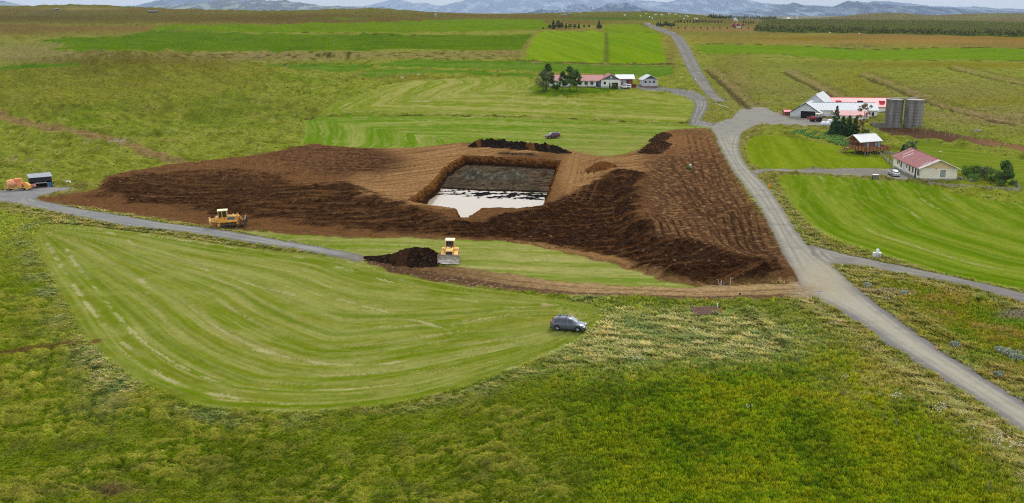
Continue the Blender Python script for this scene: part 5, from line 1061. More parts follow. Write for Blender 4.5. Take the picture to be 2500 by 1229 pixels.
# ------------------------------------------------------------------ small summer house beside it
def summerhouse():
    c = P(1584, 214); k = c.y / 2300 * .9686 * 1.03; w_ = 38 * k; o = thing('garden_cabin', 'small grey cabin with white roof and railed porch beside the farm drive', 'cabin', c + Vector((0, 3.0, 0)), R(8))
    b = MB(); b.box(-w_ / 2, w_ / 2, -3.2, 3, -1.5, .75); b.build('brick_base', M['brickr'], o)
    gable_body(o, 5.2, w_ * .86, 2.7, 1.7, 'y', .75, 'greyw', .7, 'white', (.3, .6), 0, plinth=0, gable=('blue', (-1,), .2), ohe=1.2)
    yf = .6 - 2.6
    for x in (-1.7, 2.1): window(o, x, yf, 2.3, .9, 1.0, '-y')
    door(o, .3, yf, .85, .9, 1.9, '-y', 'black')
    f = MB(); f.box(-w_ / 2, w_ / 2, -3.25, -3.1, .75, .95); fr_ = f.build('porch_rail', M['greyw'], o)
    for i in range(14): x = -w_ / 2 + w_ * (i + .5) / 14; q = MB(); q.box(x - .20, x + .19, -3.33, -3.26, .55, 1.85); q.build('plank', M['greyw'], fr_)
    for x in (-w_ / 2 + .1, 0, w_ / 2 - .1): q = MB(); q.box(x - .07, x + .07, -3.2, -3.06, .75, 3.3 if x else 3.6); q.build('post', M['trimw'], o)
summerhouse()
# ------------------------------------------------------------------ barns
def barns():
    a, b = P(1932, 288), P(1998, 291); k = a.y / 2300 * .9686 * 1.03
    c = P(1965, 290); rz = R(-27)
    o = thing('barn', 'big white barn with grey gable and wide open doorway in the farmyard', 'barn', c, rz); w_ = 67 * k / .93
    z = -.2
    gable_body(o, 26, w_, 2.3, 3.3, 'y', z, 'greyw', .4, 'white', (0, 13), -2.5, plinth=.9)
    d = MB(); d.box(-1.6, 3.5, -.05, .3, z + .0, z + 2.9); dr = d.build('doorway', M['dark'], o)
    t = MB(); t.box(-1.75, -1.6, -.1, .1, z, z + 3.05); t.box(3.5, 3.65, -.1, .1, z, z + 3.05); t.box(-1.75, 3.65, -.1, .1, z + 2.9, z + 3.05); t.build('door_frame', M['trimw'], o)
    bt = MB(); bt.bar((-w_ / 2 - .4, -.42, z + 2.16), (0, -.42, z + 5.75), .12, n=4); bt.bar((w_ / 2 + .4, -.42, z + 2.16), (0, -.42, z + 5.75), .12, n=4); bt.build('barge_board', M['black'], o)
    # taller rear part
    gable_body(o, 16, w_ * .92, 3.6, 4.0, 'y', z, 'greyw', .4, 'white', (w_ * .08, 22), -2.5, plinth=0)
    # long cowshed running to the right, white roof
    p = P(2078, 290); o2 = thing('cowshed', 'long low cowshed with pale metal roof between the barn and the silos', 'barn', p, R(-4))
    gable_body(o2, (2148 - 2000) * k, 9.0, 2.9, 2.1, 'x', 0, 'wallw', .5, 'zinc', (-1.5, 6), -2.5, plinth=.5)
    lean = MB(); lean.loft([[(-6.5, 1.3, 2.75), (5.5, 1.3, 2.75), (5.5, 1.3, 2.9), (-6.5, 1.3, 2.9)], [(-6.5, -3.4, 1.3), (5.5, -3.4, 1.3), (5.5, -3.4, 1.45), (-6.5, -3.4, 1.45)]]); lean.build('lean_to_roof', M['redf'], o2)
    lw = MB(); lw.box(-6.2, 5.2, -3.2, 1.5, -2, 1.25); lw.build('lean_to_wall', M['wallw'], o2)
    for x in (6.6, 7.9): window(o2, x, 1.46, 1.5, .8, 1.3, '-y', 'trimw', 'glass')
    # red roofed shed behind
    p = P(2130, 282); o3 = thing('red_roofed_shed', 'long shed with bright red roof behind the cowshed and silos', 'barn', p + Vector((0, 16, 0)), R(-5)); 
    gable_body(o3, (2216 - 2050) * k * 1.05, 13, 2.3, 2.6, 'x', 0, 'wallw', .5, 'red', (.5, 0), -2.5, plinth=0)
    for x in (-8, 8): v = MB(); v.box(x - .9, x + .9, -4.2, -2.4, 3.0, 4.2); v.build('roof_vent', M['red'], o3)
    v = MB(); v.box(-.9, .9, -4.2, -2.4, 3.0, 4.15); v.build('roof_vent', M['black'], o3, label='black roof vent')
    p = P(1938, 287); o4 = thing('tool_shed', 'tiny red-roofed lean-to shed at the corner of the white barn', 'shed', p + Vector((0, 6, 0)), R(0))
    gable_body(o4, 2.4, 2.6, 1.5, .6, 'x', 0, 'wall_b', .25, 'red', (-.9, 0), -1.5, plinth=0)
barns()
def silo(px, py, wpx, hpx, label):
    p = P(px, py); k = p.y / 2300 * .9686 * 1.02; r = wpx * k / 2; h = hpx * k
    o = thing('silo', label, 'silo', p, R(0), 'concrete silos')
    b = MB(); prof = [(r, -2)]
    n = 9
    for i in range(n):      # cast in rings with a small ledge at each lift
        z0, z1 = h * i / n, h * (i + 1) / n; prof += [(r, z0 + .02), (r, z1 - .06), (r + .035, z1 - .04), (r + .035, z1 - .01)]
    b.lathe(prof, 'z', (0, 0, 0), 40); b.build('wall', M['conc'], o, smooth=50)
    rm = MB(); rm.lathe([(r + .02, h - .5), (r + .14, h - .5), (r + .14, h), (r + .02, h)], 'z', (0, 0, 0), 40); rm.build('rim', M['conc'], o, smooth=50)
    c = MB(); c.lathe([(r - .05, h - .1), (r - .05, h - .02), (.05, h + .25), (.01, h + .25)], 'z', (0, 0, 0), 40); c.build('cover', M['concp'], o)
    hp = MB(); [hp.bar((math.cos(t) * (r + .14), math.sin(t) * (r + .14), h - .02), (math.cos(t) * (r + .14), math.sin(t) * (r + .14), h + .5), .035, n=4) for t in np.linspace(-2.8, -.3, 7)]
    for j, t in enumerate(np.linspace(-2.6, -.5, 4)): q = MB(); q.bar((math.cos(t) * (r + .02), math.sin(t) * (r + .02), 0), (math.cos(t) * (r + .02), math.sin(t) * (r + .02), h - .5), .06, n=4); q.build('downpipe', M['conc'], o)
    return o, r, h
s1, r1_, h1_ = silo(2179, 308, 40, 66, 'left concrete silo streaked dark standing against the cowshed end')
s2, r2_, h2_ = silo(2227, 311, 42.5, 68, 'right concrete silo at the outer end of the farmyard')
g = thing('silo_hoist', 'thin steel hoist beam on two uprights above the left silo', 'hoist', s1.location + Vector((0, 0, h1_)), 0)
q = MB(); q.bar((-1.6, 0, 0), (-1.6, 0, 3.2), .05); q.bar((1.7, 0, 0), (1.7, 0, 3.2), .05); q.build('upright', M['postd'], g); q = MB(); q.bar((-3.2, 0, 3.2), (13, 0, 3.0), .05); q.build('beam', M['postd'], g)
g = thing('silo_walkway', 'plank walkway bridging the tops of the two silos', 'walkway', s1.location + Vector((0, 0, h1_)), 0)
q = MB(); q.box(-2, 7.5, -.4, .4, .3, .42); q.build('deck', M['woodg'], g); q = MB(); q.bar((4, -.4, .4), (8, -.2, .95), .09, n=4); q.build('plank', M['woodg'], g)
# feeding wall in front of the silos
p = P(2170, 312); o = thing('manure_bunker', 'dark concrete bunker wall at the foot of the left silo', 'bunker', p, R(-3))
q = MB(); q.box(-4.2, 3.6, -.2, 0, -1, 1.5); q.box(-4.4, -4.2, -.2, 4, -1, 1.6); q.box(3.6, 3.8, -.2, 4, -1, 1.6); q.build('wall', M['conc'], o); q = MB(); q.box(-4.0, 3.5, 0, 3.8, -1, .9); q.build('fill', M['dark'], o)
# ------------------------------------------------------------------ white house with the worn red roof
def white_house():
    b, c = P(2244, 441), P(2334, 446); a = P(2186, 406)
    rz = math.atan2(c.y - b.y, c.x - b.x) * .5 - .02; w_ = 90 * b.y / 2300 * .9686 * 1.02
    d = a - b; ln = 20.0; rz = -R(4)
    o = thing('white_house', 'cream white house with worn red metal roof at the end of the gravel drive', 'house', b, rz)
    x0 = 0; W_ = w_; cx = W_ / 2; ax = math.atan2(d.y, d.x)
    wa, rf = gable_body(o, ln, W_, 2.95, 2.0, 'y', .0, 'cream', .55, 'redr', (cx, ln / 2), -1.5, plinth=.55, thick=.14, gable=('woodl', (), 0))
    g = MB(); g.add([(0.05, -.02, 2.95), (W_ - .05, -.02, 2.95), (cx, -.02, 4.9)], [(0, 1, 2)]); gb = MB(); gb.loft([[(0.1, -.04, 3.0), (W_ - .1, -.04, 3.0), (cx, -.04, 4.86)], [(0.1, .0, 3.0), (W_ - .1, .0, 3.0), (cx, .0, 4.86)]]); gb.build('gable', mat('ochre_gable', (222,196,150), .85, 0, .05, .6), o)
    bb = MB(); bb.bar((-.6, -.6, 2.85), (cx, -.6, 5.07), .13, n=4); bb.bar((W_ + .6, -.6, 2.85), (cx, -.6, 5.07), .13, n=4); bb.build('barge_board', M['trimw'], o)
    window(o, W_ * .62, .0, 1.75, 1.0, 1.5, '-y', 'postd', 'glassl')
    for y, w2, h2, zz_ in ((1.2, .9, 1.3, 1.75), (5.0, .8, 1.3, 1.8), (7.4, .8, 1.3, 1.8), (9.4, .45, .8, 2.0), (13.6, .8, 1.3, 1.8), (15.2, .4, .8, 2.0), (16.4, .4, .8, 2.0)): window(o, 0, y, zz_, w2, h2, '-x', 'postd', 'glass')
    door(o, 0, 3.0, .1, .95, 2.3, '-x', 'dark'); dd = door(o, 0, 11.4, .1, 1.7, 2.5, '-x', 'greyw', 'entrance')
    # bare strips where the paint has gone
    for (t0, t1, u0, u1) in ((.25, .8, 14.4, 15.1), (.1, .6, 16.9, 17.5), (.0, .95, -.55, .9), (.3, .7, 1.5, 1.9)):
        s_ = MB(); sl = 2.0 / (W_ / 2)
        def rp(t, y): x = cx - (W_ / 2 + .55) * t; return (x, y, 2.95 + 2.0 - sl * (cx - x) + .18)
        s_.quad(rp(t0, u0), rp(t1, u0), rp(t1, u1), rp(t0, u1)); s_.build('bare_sheet', M['bare'], rf)
    v = MB(); v.lathe([(.12, 0), (.12, .04), (.01, .05)], 'y', (W_ * .42, -.07, 3.0), 8); v.build('vent', M['black'], o)
    dp = MB(); dp.bar((-.08, -.06, 0), (-.08, -.06, 2.8), .05); dp.build('downpipe', M['postd'], o)
    return o, W_, ln
wh, WHW, WHL = white_house()
# ------------------------------------------------------------------ brown cabin on stilts with a deck
def cabin():
    p = P(2133, 377); rz = R(24); o = thing('summer_cabin', 'brown timber cabin with white roof and wooden deck raised on stilts', 'cabin', p + Vector((-.3, .3, .0)), rz)
    fl = 1.35
    gable_body(o, 6.6, 5.4, 2.3, 1.55, 'x', fl, 'wall_b', .45, 'white', (.6, 3.6), 0, plinth=0, ribs=True, ohe=.1)
    # porch roof runs on over the left end
    r_ = MB()
    for s_ in (-1, 1): r_.loft([[(-4.4, 3.6, fl + 3.88), (-4.4, 3.6 + s_ * 3.2, fl + 2.05), (-4.4, 3.6 + s_ * 3.2, fl + 2.17), (-4.4, 3.6, fl + 4.0)], [(-2.7, 3.6, fl + 3.88), (-2.7, 3.6 + s_ * 3.2, fl + 2.05), (-2.7, 3.6 + s_ * 3.2, fl + 2.17), (-2.7, 3.6, fl + 4.0)]])
    r_.build('porch_roof', M['white'], o)
    t = MB(); t.bar((-4.3, .7, fl + 2.15), (-4.3, 6.5, fl + 2.15), .09, n=4); t.bar((-4.3, 3.6, fl + 2.2), (-4.3, 3.6, fl + 3.7), .07, n=4); t.build('porch_beam', M['woodl'], o)
    for y in (.8, 6.4): q = MB(); q.box(-4.36, -4.2, y - .08, y + .08, fl, fl + 2.2); q.build('post', M['wood'], o)
    dk = MB(); dk.box(-4.5, 4.5, -1.9, 6.4, fl - .18, fl); deck = dk.build('deck', M['woodl'], o)
    for i in range(10):
        for y in (-1.6, 2.2): 
            if i % 2 and y > 0: continue
            x = -4.3 + i * .96; q = MB(); q.box(x - .09, x + .09, y - .09, y + .09, -.9, fl - .18); q.build('stilt', M['postd'], o)
    def rail(x0, y0, x1, y1):
        a, b = Vector((x0, y0, 0)), Vector((x1, y1, 0)); n = max(2, int((b - a).length / .42)); u = (b - a).normalized(); nn = Vector((-u.y, u.x, 0))
        pr = MB(); pr.bar(a + Vector((0, 0, fl + 1.0)), b + Vector((0, 0, fl + 1.0)), .05, n=4); par = pr.build('handrail', M['woodl'], o)
        for i in range(n):
            c = a.lerp(b, (i + .5) / n); q = MB(); hw = (b - a).length / n * .46
            q.loft([[c - u * hw - nn * .02 + Vector((0, 0, z_)), c + u * hw - nn * .02 + Vector((0, 0, z_)), c + u * hw + nn * .02 + Vector((0, 0, z_)), c - u * hw + nn * .02 + Vector((0, 0, z_))] for z_ in (fl - .2, fl + .92)]); q.build('plank', M['woodl' if i % 3 else 'wood'], par)
    rail(-4.5, -1.95, 4.5, -1.95); rail(4.5, -1.9, 4.5, 6.3); rail(-4.5, -1.9, -4.5, 4.4)
    for x, m_ in ((-1.1, 'glassl'), (2.0, 'glassl'), (3.15, 'glassl')): window(o, x, .9, fl + 1.25, 1.0 if x < 2.5 else .95, 1.25 if x < 2.5 else 1.75, '-y', 'black', m_)
    window(o, -2.7, 3.0, fl + 1.3, .9, 1.1, '-x', 'black', 'glass'); door(o, -2.7, 5.0, fl, .9, 2.0, '-x', 'wood')
    st = MB()
    for i in range(6): st.box(-4.85 - .33 * i, -4.5 - .33 * i, 4.6, 6.1, fl - .25 - .22 * i, fl - .18 - .22 * i)
    sto = st.build('stair', M['wood'], o)
    for y in (4.55, 6.15): q = MB(); q.bar((-4.5, y, fl + .9), (-6.6, y, -.1 + .8), .06, n=4); q.bar((-4.5, y, fl - .2), (-6.7, y, -.2), .10, n=4); q.build('stair_rail', M['wood'], sto)
cabin()
def shed():
    p = P(102, 459); o = thing('black_shed', 'open-fronted black shed with pale grey roof by the gravel turning', 'shed', p, R(33)); k = p.y / 2300 * .9686 * 1.02
    w_ = 50 * k
    b = MB(); b.box(-w_ / 2, w_ / 2, 2.3, 2.45, -.5, 2.8); b.box(-w_ / 2, -w_ / 2 + .12, 0, 2.3, -.5, 2.5); b.box(w_ / 2 - .12, w_ / 2, 0, 2.3, -.5, 2.5); b.box(-w_ / 2 + .12, w_ / 2 - .12, 0, .12, 1.5, 2.5); b.build('wall', M['shed'], o)
    i_ = MB(); i_.box(-w_ / 2 + .12, w_ / 2 - .12, 1.0, 2.3, -.5, 1.5); i_.build('back_shadow_wall', M['dark'], o)
    r = MB(); r.loft([[(-w_ / 2 - .2, -.3, 2.48), (w_ / 2 + .2, -.3, 2.48), (w_ / 2 + .2, -.3, 2.58), (-w_ / 2 - .2, -.3, 2.58)], [(-w_ / 2 - .2, 3.1, 2.92), (w_ / 2 + .2, 3.1, 2.92), (w_ / 2 + .2, 3.1, 3.02), (-w_ / 2 - .2, 3.1, 3.02)]]); r.build('roof', M['shedr'], o)
    for x in (-w_ / 2 + .3, -w_ / 2 + .75, w_ * .2): q = MB(); q.box(x - .05, x + .05, -.1, 0, -.3, 2.5); q.build('post', M['shed'], o)
    t = thing('workbench', 'low dark bench with grey top standing inside the black shed opening', 'bench', p + Vector((.25, -.45, 0)), R(33)); q = MB(); q.box(-1.2, 1.2, -.35, .35, 1.2, 1.32); q.build('top', M['shedr'], t)
    for x in (-1.1, 1.1): q = MB(); q.box(x - .05, x + .05, -.3, .3, -.2, 1.2); q.build('leg', M['shed'], t)
    for i, x in enumerate((1.45, 1.7)): q = thing('board', ('pale board leaning against the shed front, nearest the bench', 'pale board leaning against the shed front, nearest the blue barrel')[i], 'board', p + Vector((x * .84, x * .54 - .6, 0)), 0); q2 = MB(); q2.box(-.08, .08, -.02, .02, 0, 1.25, Matrix.Rotation(R(-14), 3, 'X')); q2.build('board_plank', M['woodg'], q)
    b = thing('barrel', 'bright blue plastic barrel at the corner of the black shed', 'barrel', P(123, 457), 0); q = MB(); q.lathe([(.27, 0), (.30, .05), (.30, .3), (.32, .33), (.30, .36), (.30, .7), (.32, .73), (.30, .76), (.30, .98), (.26, 1.02)], 'z', n=18); q.build('shell', M['blueb'], b, smooth=30).scale = (1.15, 1.15, 1.1); q = MB(); q.lathe([(.28, 1.1), (.28, 1.14), (.01, 1.15)], 'z', n=18); q.build('lid', M['blueb'], b)
    tkk = thing('tank', 'small white plastic tank lying in the grass right of the shed', 'tank', P(164, 449), R(6)); q = MB(); q.lathe([(.05, -.85), (.28, -.8), (.36, -.65), (.36, .65), (.28, .8), (.05, .85)], 'x', (0, 0, .36), 16); q.build('shell', M['wplas'], tkk, smooth=30); q = MB(); q.box(-.6, -.45, -.3, .3, -.1, .12); q.box(.45, .6, -.3, .3, -.1, .12); q.build('cradle', M['rust'], tkk)
shed()
# ------------------------------------------------------------------ heaps of dug soil
def heap(name, label, pts, h, w_, cols, seed, taper=True, hs=None):
    q = smooth_poly(pts, 6, False); c = at(q[:, 0], q[:, 1])[:, :2]; hs_ = np.interp(np.linspace(0, 1, len(c)), np.linspace(0, 1, len(hs)), hs) if hs else np.ones(len(c))
    lo = c.min(0) - 2.6 * w_; hi = c.max(0) + 2.6 * w_; st = .17
    X, Y = np.meshgrid(np.arange(lo[0], hi[0], st), np.arange(lo[1], hi[1], st * 1.5)); sh = X.shape; X = X.ravel(); Y = Y.ravel()
    H_ = np.zeros(len(X))
    for (cx, cy_), s_ in zip(c, hs_): H_ = np.maximum(H_, s_ * h * np.exp(-(np.hypot(X - cx, (Y - cy_)) / (w_ * (.5 + .5 * s_))) ** 2 * 1.1))
    n1 = fbm(X / 1.6, Y / 1.6, 4, seed); n2 = fbm(X / .5, Y / .5, 2, seed + 3); Hn = H_ * (1 + .45 * n1) + .16 * n2 * ss(.1, .6, H_) - .16 + .1 * n1
    Zv = z_land(X, Y) + z_soil(X, Y) + Hn; idx = np.arange(len(X)).reshape(sh)
    F_ = np.stack([idx[:-1, :-1].ravel(), idx[:-1, 1:].ravel(), idx[1:, 1:].ravel(), idx[1:, :-1].ravel()], 1); F_ = F_[(Hn[F_] > -.02).any(1)]
    u, inv = np.unique(F_.ravel(), return_inverse=True); cc = np.zeros((len(X), 3)); cc[:] = Cc(*cols[0])
    for w2, col in ((ss(.05, .3, n1), cols[1]), (ss(.25, .5, n2 + .5 * n1) * .6, cols[2]), (ss(.25, .4, fbm(X / 2.4, Y / 9, 2, seed + 9)) * .8, cols[3])): cc = cc * (1 - w2[:, None]) + Cc(*col) * w2[:, None]
    o = raw_mesh(name, np.stack([X, Y, Zv], 1)[u], inv.reshape(-1, 4), GM['soil'], True, {'tint': cc[u]}); tag(o, label, 'soil heap', 'heaps of dug soil')
heap('soil_heap', 'long low black spoil heap along the far rim of the pit', [(1165,357),(1200,357),(1260,361),(1330,367),(1378,373)], 2.3, 2.2, [(48,38,30),(30,24,20),(92,76,62),(128,84,46)], 401, hs=[.8,1,1,.85,.9,.5])
heap('soil_heap', 'tall dark heap of fresh soil left of the bulldozer that faces the viewer', [(905,632),(950,633),(985,634),(1012,634),(1040,635)], 2.2, 3.4, [(50,36,28),(34,24,18),(104,84,66),(76,52,36)], 402, hs=[.15,.3,.55,.85,1,.85])
heap('soil_heap', 'dark turf heap near the upper corner of the stripped ground', [(1588,372),(1600,362),(1612,352)], 1.5, 2.6, [(66,46,32),(44,30,22),(140,104,70),(96,68,46)], 403)
heap('soil_heap', 'small dark heap at the edge of the grass by the upper stripped ground', [(1602,345),(1618,334),(1622,330)], 1.2, 2.0, [(70,50,34),(48,34,24),(140,104,70),(96,68,46)], 404)
heap('soil_heap', 'rust-brown mound right of the tracks beside the pit', [(1462,420),(1478,410)], .75, 2.8, [(118,76,38),(92,60,34),(150,110,66),(84,58,40)], 405)
heap('soil_heap', 'low dark heap tipped between pit rim and black spoil heap', [(1225,375),(1262,377),(1300,379)], .6, 1.3, [(92,74,54),(60,48,38),(132,112,80),(110,84,58)], 406)
# ------------------------------------------------------------------ trees and shrubs
def limbs(mb, base, top, r, n, spread, rng, lo=.25):
    mb.bar(base, top, r, r * .25, 7); d = Vector(top) - Vector(base); tips = []
    for i in range(n):
        t = lo + (1 - lo) * (i + .5) / n; a = rng.random() * 6.28; p = Vector(base) + d * t; l_ = spread * (1 - .6 * t)
        q = p + Vector((math.cos(a) * l_, math.sin(a) * l_, l_ * (.35 + .4 * rng.random()))); mb.bar(p, q, r * (1 - t) * .5 + .02, .015, 5); tips.append(q)
    return tips
def make_tree(kind, label, seed, h, w_, group=None, cat='tree', detail=1.):
    rng = random.Random(seed); o = thing({'pine': 'pine_tree', 'spruce': 'spruce_tree', 'willow': 'willow_tree', 'birch': 'rowan_tree', 'shrub': 'shrub', 'dark': 'spruce_tree', 'silver': 'willow_shrub', 'far': 'tree', 'larch': 'young_conifer', 'lup': 'lupin_clump'}[kind], label, cat, (0, 0, 0), 0, group)
    t = MB(); C_ = []; Rr = []
    if kind == 'pine':
        limbs(t, (0, 0, -.3), (.2, .1, h * .9), h * .022, 12, w_ * .45, rng, .35)
        for i in range(26):
            u0 = .30 if h > 6 else .10; u = u0 + (.98 - u0) * (i / 25); a = rng.random() * 6.28; rr = w_ * .42 * (math.sin(min(1, (1 - u) * 1.7 + .12) * 1.57)) * rng.uniform(.35, 1); C_.append((math.cos(a) * rr, math.sin(a) * rr, h * u)); Rr.append(w_ * rng.uniform(.13, .22))
        n, s_ = 3800, .17
    elif kind in ('spruce', 'dark', 'larch', 'far'):
        t.bar((0, 0, -.3), (0, 0, h * .95), h * .02, .02, 6)
        for i in range(24 if kind != 'far' else 16):
            u = .08 + .90 * i / 23 if kind != 'far' else .25 + .65 * i / 15; a = i * 2.4 + rng.random(); rr = w_ * .5 * ((1 - u) ** .8 if kind != 'far' else math.sin((1 - u) * 2.6)) * rng.uniform(.4, .9); C_.append((math.cos(a) * rr, math.sin(a) * rr, h * u)); Rr.append(w_ * (.10 + .16 * (1 - u)) * rng.uniform(.8, 1.2))
        n, s_ = 2600, .16
    elif kind in ('willow', 'shrub', 'silver', 'lup'):
        k = 7 if kind == 'willow' else 5
        for i in range(k):
            a = i * 6.28 / k; tp = (math.cos(a) * w_ * .3, math.sin(a) * w_ * .3, h * rng.uniform(.6, .85)); t.bar((math.cos(a) * .15, math.sin(a) * .15, -.3), tp, h * .016 + .02, .02, 5)
        for i in range(20):
            a = rng.random() * 6.28; u = rng.uniform(.10, .85) if kind != 'willow' else rng.uniform(.3, .92); rr = w_ * .38 * rng.random() ** .5 * math.sqrt(max(0, 1 - (u * 1.0 - .35) ** 2 * 1.6)); C_.append((math.cos(a) * rr, math.sin(a) * rr, h * u)); Rr.append(w_ * rng.uniform(.11, .2))
        n, s_ = 2600, .13
    elif kind == 'birch':
        limbs(t, (0, 0, -.3), (.3, .0, h * .95), h * .016, 16, w_ * .5, rng, .25)
        for i in range(30):
            a = rng.random() * 6.28; u = rng.uniform(.22, .98); rr = w_ * .45 * rng.random() ** .6 * (1.1 - .7 * abs(u - .5)); C_.append((math.cos(a) * rr, math.sin(a) * rr, h * u)); Rr.append(w_ * rng.uniform(.06, .12))
        n, s_ = 1500, .13
    tr = t.build('trunk', M['bark'], o)
    v, f = leaf_cloud(C_, Rr, int(n * detail), s_ * (.55 + h / 14) / detail ** .5, seed, .75 if kind in ('pine', 'spruce', 'dark') else .9)
    cr_ = raw_mesh('crown', v, f, LF[kind], False, parent=o)
    return o
def plant(kind, label, px, py, h, w_, seed, group=None, cat='tree', dz=0., detail=1.):
    o = make_tree(kind, label, seed, h, w_, group, cat, detail); o.location = P(px, py) + Vector((0, 0, dz)); return o
G1 = 'trees in front of the farmhouse'
plant('willow', 'broad grey-green willow at the left end of the farmhouse, reaching the ground', 1328, 225, 8.0, 8.6, 11, G1, detail=1.6)
plant('pine', 'dark pine rising behind the broad willow at the farmhouse', 1334, 220, 10.4, 6.4, 12, G1, detail=1.5)
plant('pine', 'tallest pine of the trio standing before the farmhouse wall', 1391, 223, 9.9, 6.6, 13, G1, detail=1.4)
plant('pine', 'slim left pine of the trio before the farmhouse wall', 1374, 222, 7.6, 4.6, 14, G1)
plant('pine', 'slim right pine of the trio before the farmhouse wall', 1408, 222, 8.2, 4.4, 15, G1)
plant('shrub', 'dark round bush by the farmhouse left of the pine trio', 1362, 219, 2.2, 2.6, 16, G1, 'shrub')
plant('shrub', 'low bush under the left pine at the farmhouse', 1352, 216, 2.0, 2.4, 17, G1, 'shrub')
plant('shrub', 'round green bush in front of the white pickup', 1500, 217, 2.2, 3.4, 18, G1, 'shrub')
G2 = 'trees between farmyard and cabin'
plant('spruce', 'tall narrow spruce at the left of the clump before the barn', 2039, 331, 9.4, 3.8, 21, G2)
for i, (px, py, h, w_, lb) in enumerate(((2056, 333, 6.4, 4.2, 'dense dark spruce just right of the tall narrow one'), (2071, 334, 6.6, 4.2, 'dense dark spruce in the middle of the clump before the cowshed'), (2086, 333, 6.0, 3.4, 'smaller dark spruce beside the sparse rowan before the cowshed'), (2030, 333, 4.6, 3.2, 'short spruce at the outer left foot of the barnyard clump'))): plant('dark', lb, px, py, h, w_, 22 + i, G2)
plant('birch', 'sparse reddish-green rowan at the right of the clump before the cowshed', 2104, 333, 10.4, 6.2, 27, G2, detail=2.2)
plant('shrub', 'pale bush at the foot of the sparse rowan', 2112, 334, 3.0, 3.6, 28, G2, 'shrub')
plant('willow', 'round olive bush rising behind the worn red roof', 2224, 381, 4.2, 4.4, 31, None, 'shrub')
plant('dark', 'small dark conifer left of the round bush behind the red-roofed white house', 2203, 384, 3.4, 2.4, 32)
G3 = 'garden bushes beside the white house'
for i, (px, py, h, w_, lb) in enumerate(((2362, 430, 2.8, 4.6, 'garden bush nearest the white house gable'), (2388, 432, 2.8, 4.8, 'second garden bush from the white house gable'), (2408, 439, 3.0, 4.4, 'brownish garden bush in the middle of the fenced garden'), (2426, 444, 3.2, 4.6, 'bushy shrub pressed against the dark garden pine'), (2378, 444, 1.9, 4.4, 'low garden bush close to the picket fence'))): plant('shrub' if i != 2 else 'willow', lb, px, py, h, w_, 33 + i, G3, 'shrub')
plant('pine', 'dark bushy pine at the corner of the fenced garden', 2449, 455, 5.6, 5.0, 39)
for i, (px, py, h, w_, lb) in enumerate(((2345, 442, 1.1, 2.4, 'pale lilac-grey flowering clump by the foot of the white gable'), (2372, 446, 1.0, 2.2, 'lilac-grey flowering clump further along the garden fence'))):
    plant('silver', lb, px, py, h, w_, 41 + i, 'lilac-grey garden clumps', 'plant')
for i, (px, py, h, w_, lb) in enumerate(((2331, 846, .5, 1.4, 'small silver willow tuft alone between the main road and the lane'), (2448, 862, .6, 2.0, 'left part of the large silver willow patch beside the road'), (2468, 868, .7, 2.6, 'widest part of the large silver willow patch beside the road'), (2488, 878, .6, 2.0, 'outer right part of the large silver willow patch beside the road'), (2437, 919, .5, 1.3, 'small silver willow tuft below the large patch'), (2206, 719, .5, 1.5, 'silver willow tuft at the end of the caterpillar tracks'), (2118, 700, .4, 1.5, 'low silver willow tuft by the top of the caterpillar tracks'))):
    plant('silver', lb, px, py, h, w_, 51 + i, 'silver willow tufts', 'shrub', detail=.6)
# lupins: a bed nobody could count
_r = np.random.default_rng(5); _v = []; _f = []; _n = 0
_lp = wpoly([(1935,323),(1975,322),(2020,330),(2060,338),(2078,348),(2080,362),(2050,356),(2000,342),(1960,334),(1938,330)], 2)
_q = _r.random((2600, 2)) * (_lp.max(0) - _lp.min(0)) + _lp.min(0); _q = _q[sdf(_lp, _q[:, 0], _q[:, 1], 5) > 0]; _z = z_land(_q[:, 0], _q[:, 1]) + .35
lv, lf = leaf_cloud(np.column_stack([_q, _z]), np.full(len(_q), .75), 15000, .20, 6, .7); o = raw_mesh('lupin_bed', lv, lf, LF['lup'], False); o['kind'] = 'stuff'
# far trees: share three shapes
FT = [make_tree('far', 'x', 60 + i, 8, 6, detail=.30) for i in range(2)] + [make_tree('dark', 'x', 63, 9, 4.5, detail=.30)]
LT_ = [make_tree('larch', 'x', 66 + i, 5, 3.2, detail=.10) for i in range(3)]
usedp = set()
def far_tree(protos, i, px, py, hpx, label, group, base_h, wide=1.):
    pr = protos[i % len(protos)]; p = P(px, py); k = p.y / 2300 * .9686; s_ = max(hpx * k / base_h, .3)
    if pr.name in usedp: o = copy_tree(pr)
    else: o = pr; usedp.add(pr.name)
    o.location = p; o.rotation_euler = (0, 0, i * 1.7); o.scale = (s_ * wide, s_ * wide, s_); o['label'] = label; o['group'] = group; o['category'] = 'tree'; return o
GR = 'trees of the wood above the bright green field'
for i, (px, py, h, lb) in enumerate(((1326,72,6,'tiny round tree alone at the left of the wood above the bright field'),(1342,71,12,'tree at the outer left edge of the wood above the bright field'),(1351,71,19,'tall tree second from the left edge of that wood'),(1363,71,21,'tallest dark tree of the wood above the bright green field'),(1371,70,15,'tree on the right shoulder of the tallest dark one'),(1382,70,12,'low tree where the wood above the bright field turns thin'),(1392,70,12,'low tree in the thin middle of that wood'),(1403,70,12,'low tree right of the thin middle of that wood'),(1413,70,12,'last close tree before the gap in that wood'),(1426,68,8,'small tree in the gap of that wood'),(1438,68,8,'small tree at the right side of that gap'),(1462,70,18,'tall slim tree at the right end of the wood above the bright field'),(1467,71,10,'round bush at the foot of the tall slim tree'))):
    far_tree(FT, i, px, py, h, lb, GR, 8, 1.15)
GR = 'dark trees along the horizon farms'
r_ = random.Random(3); k = 0
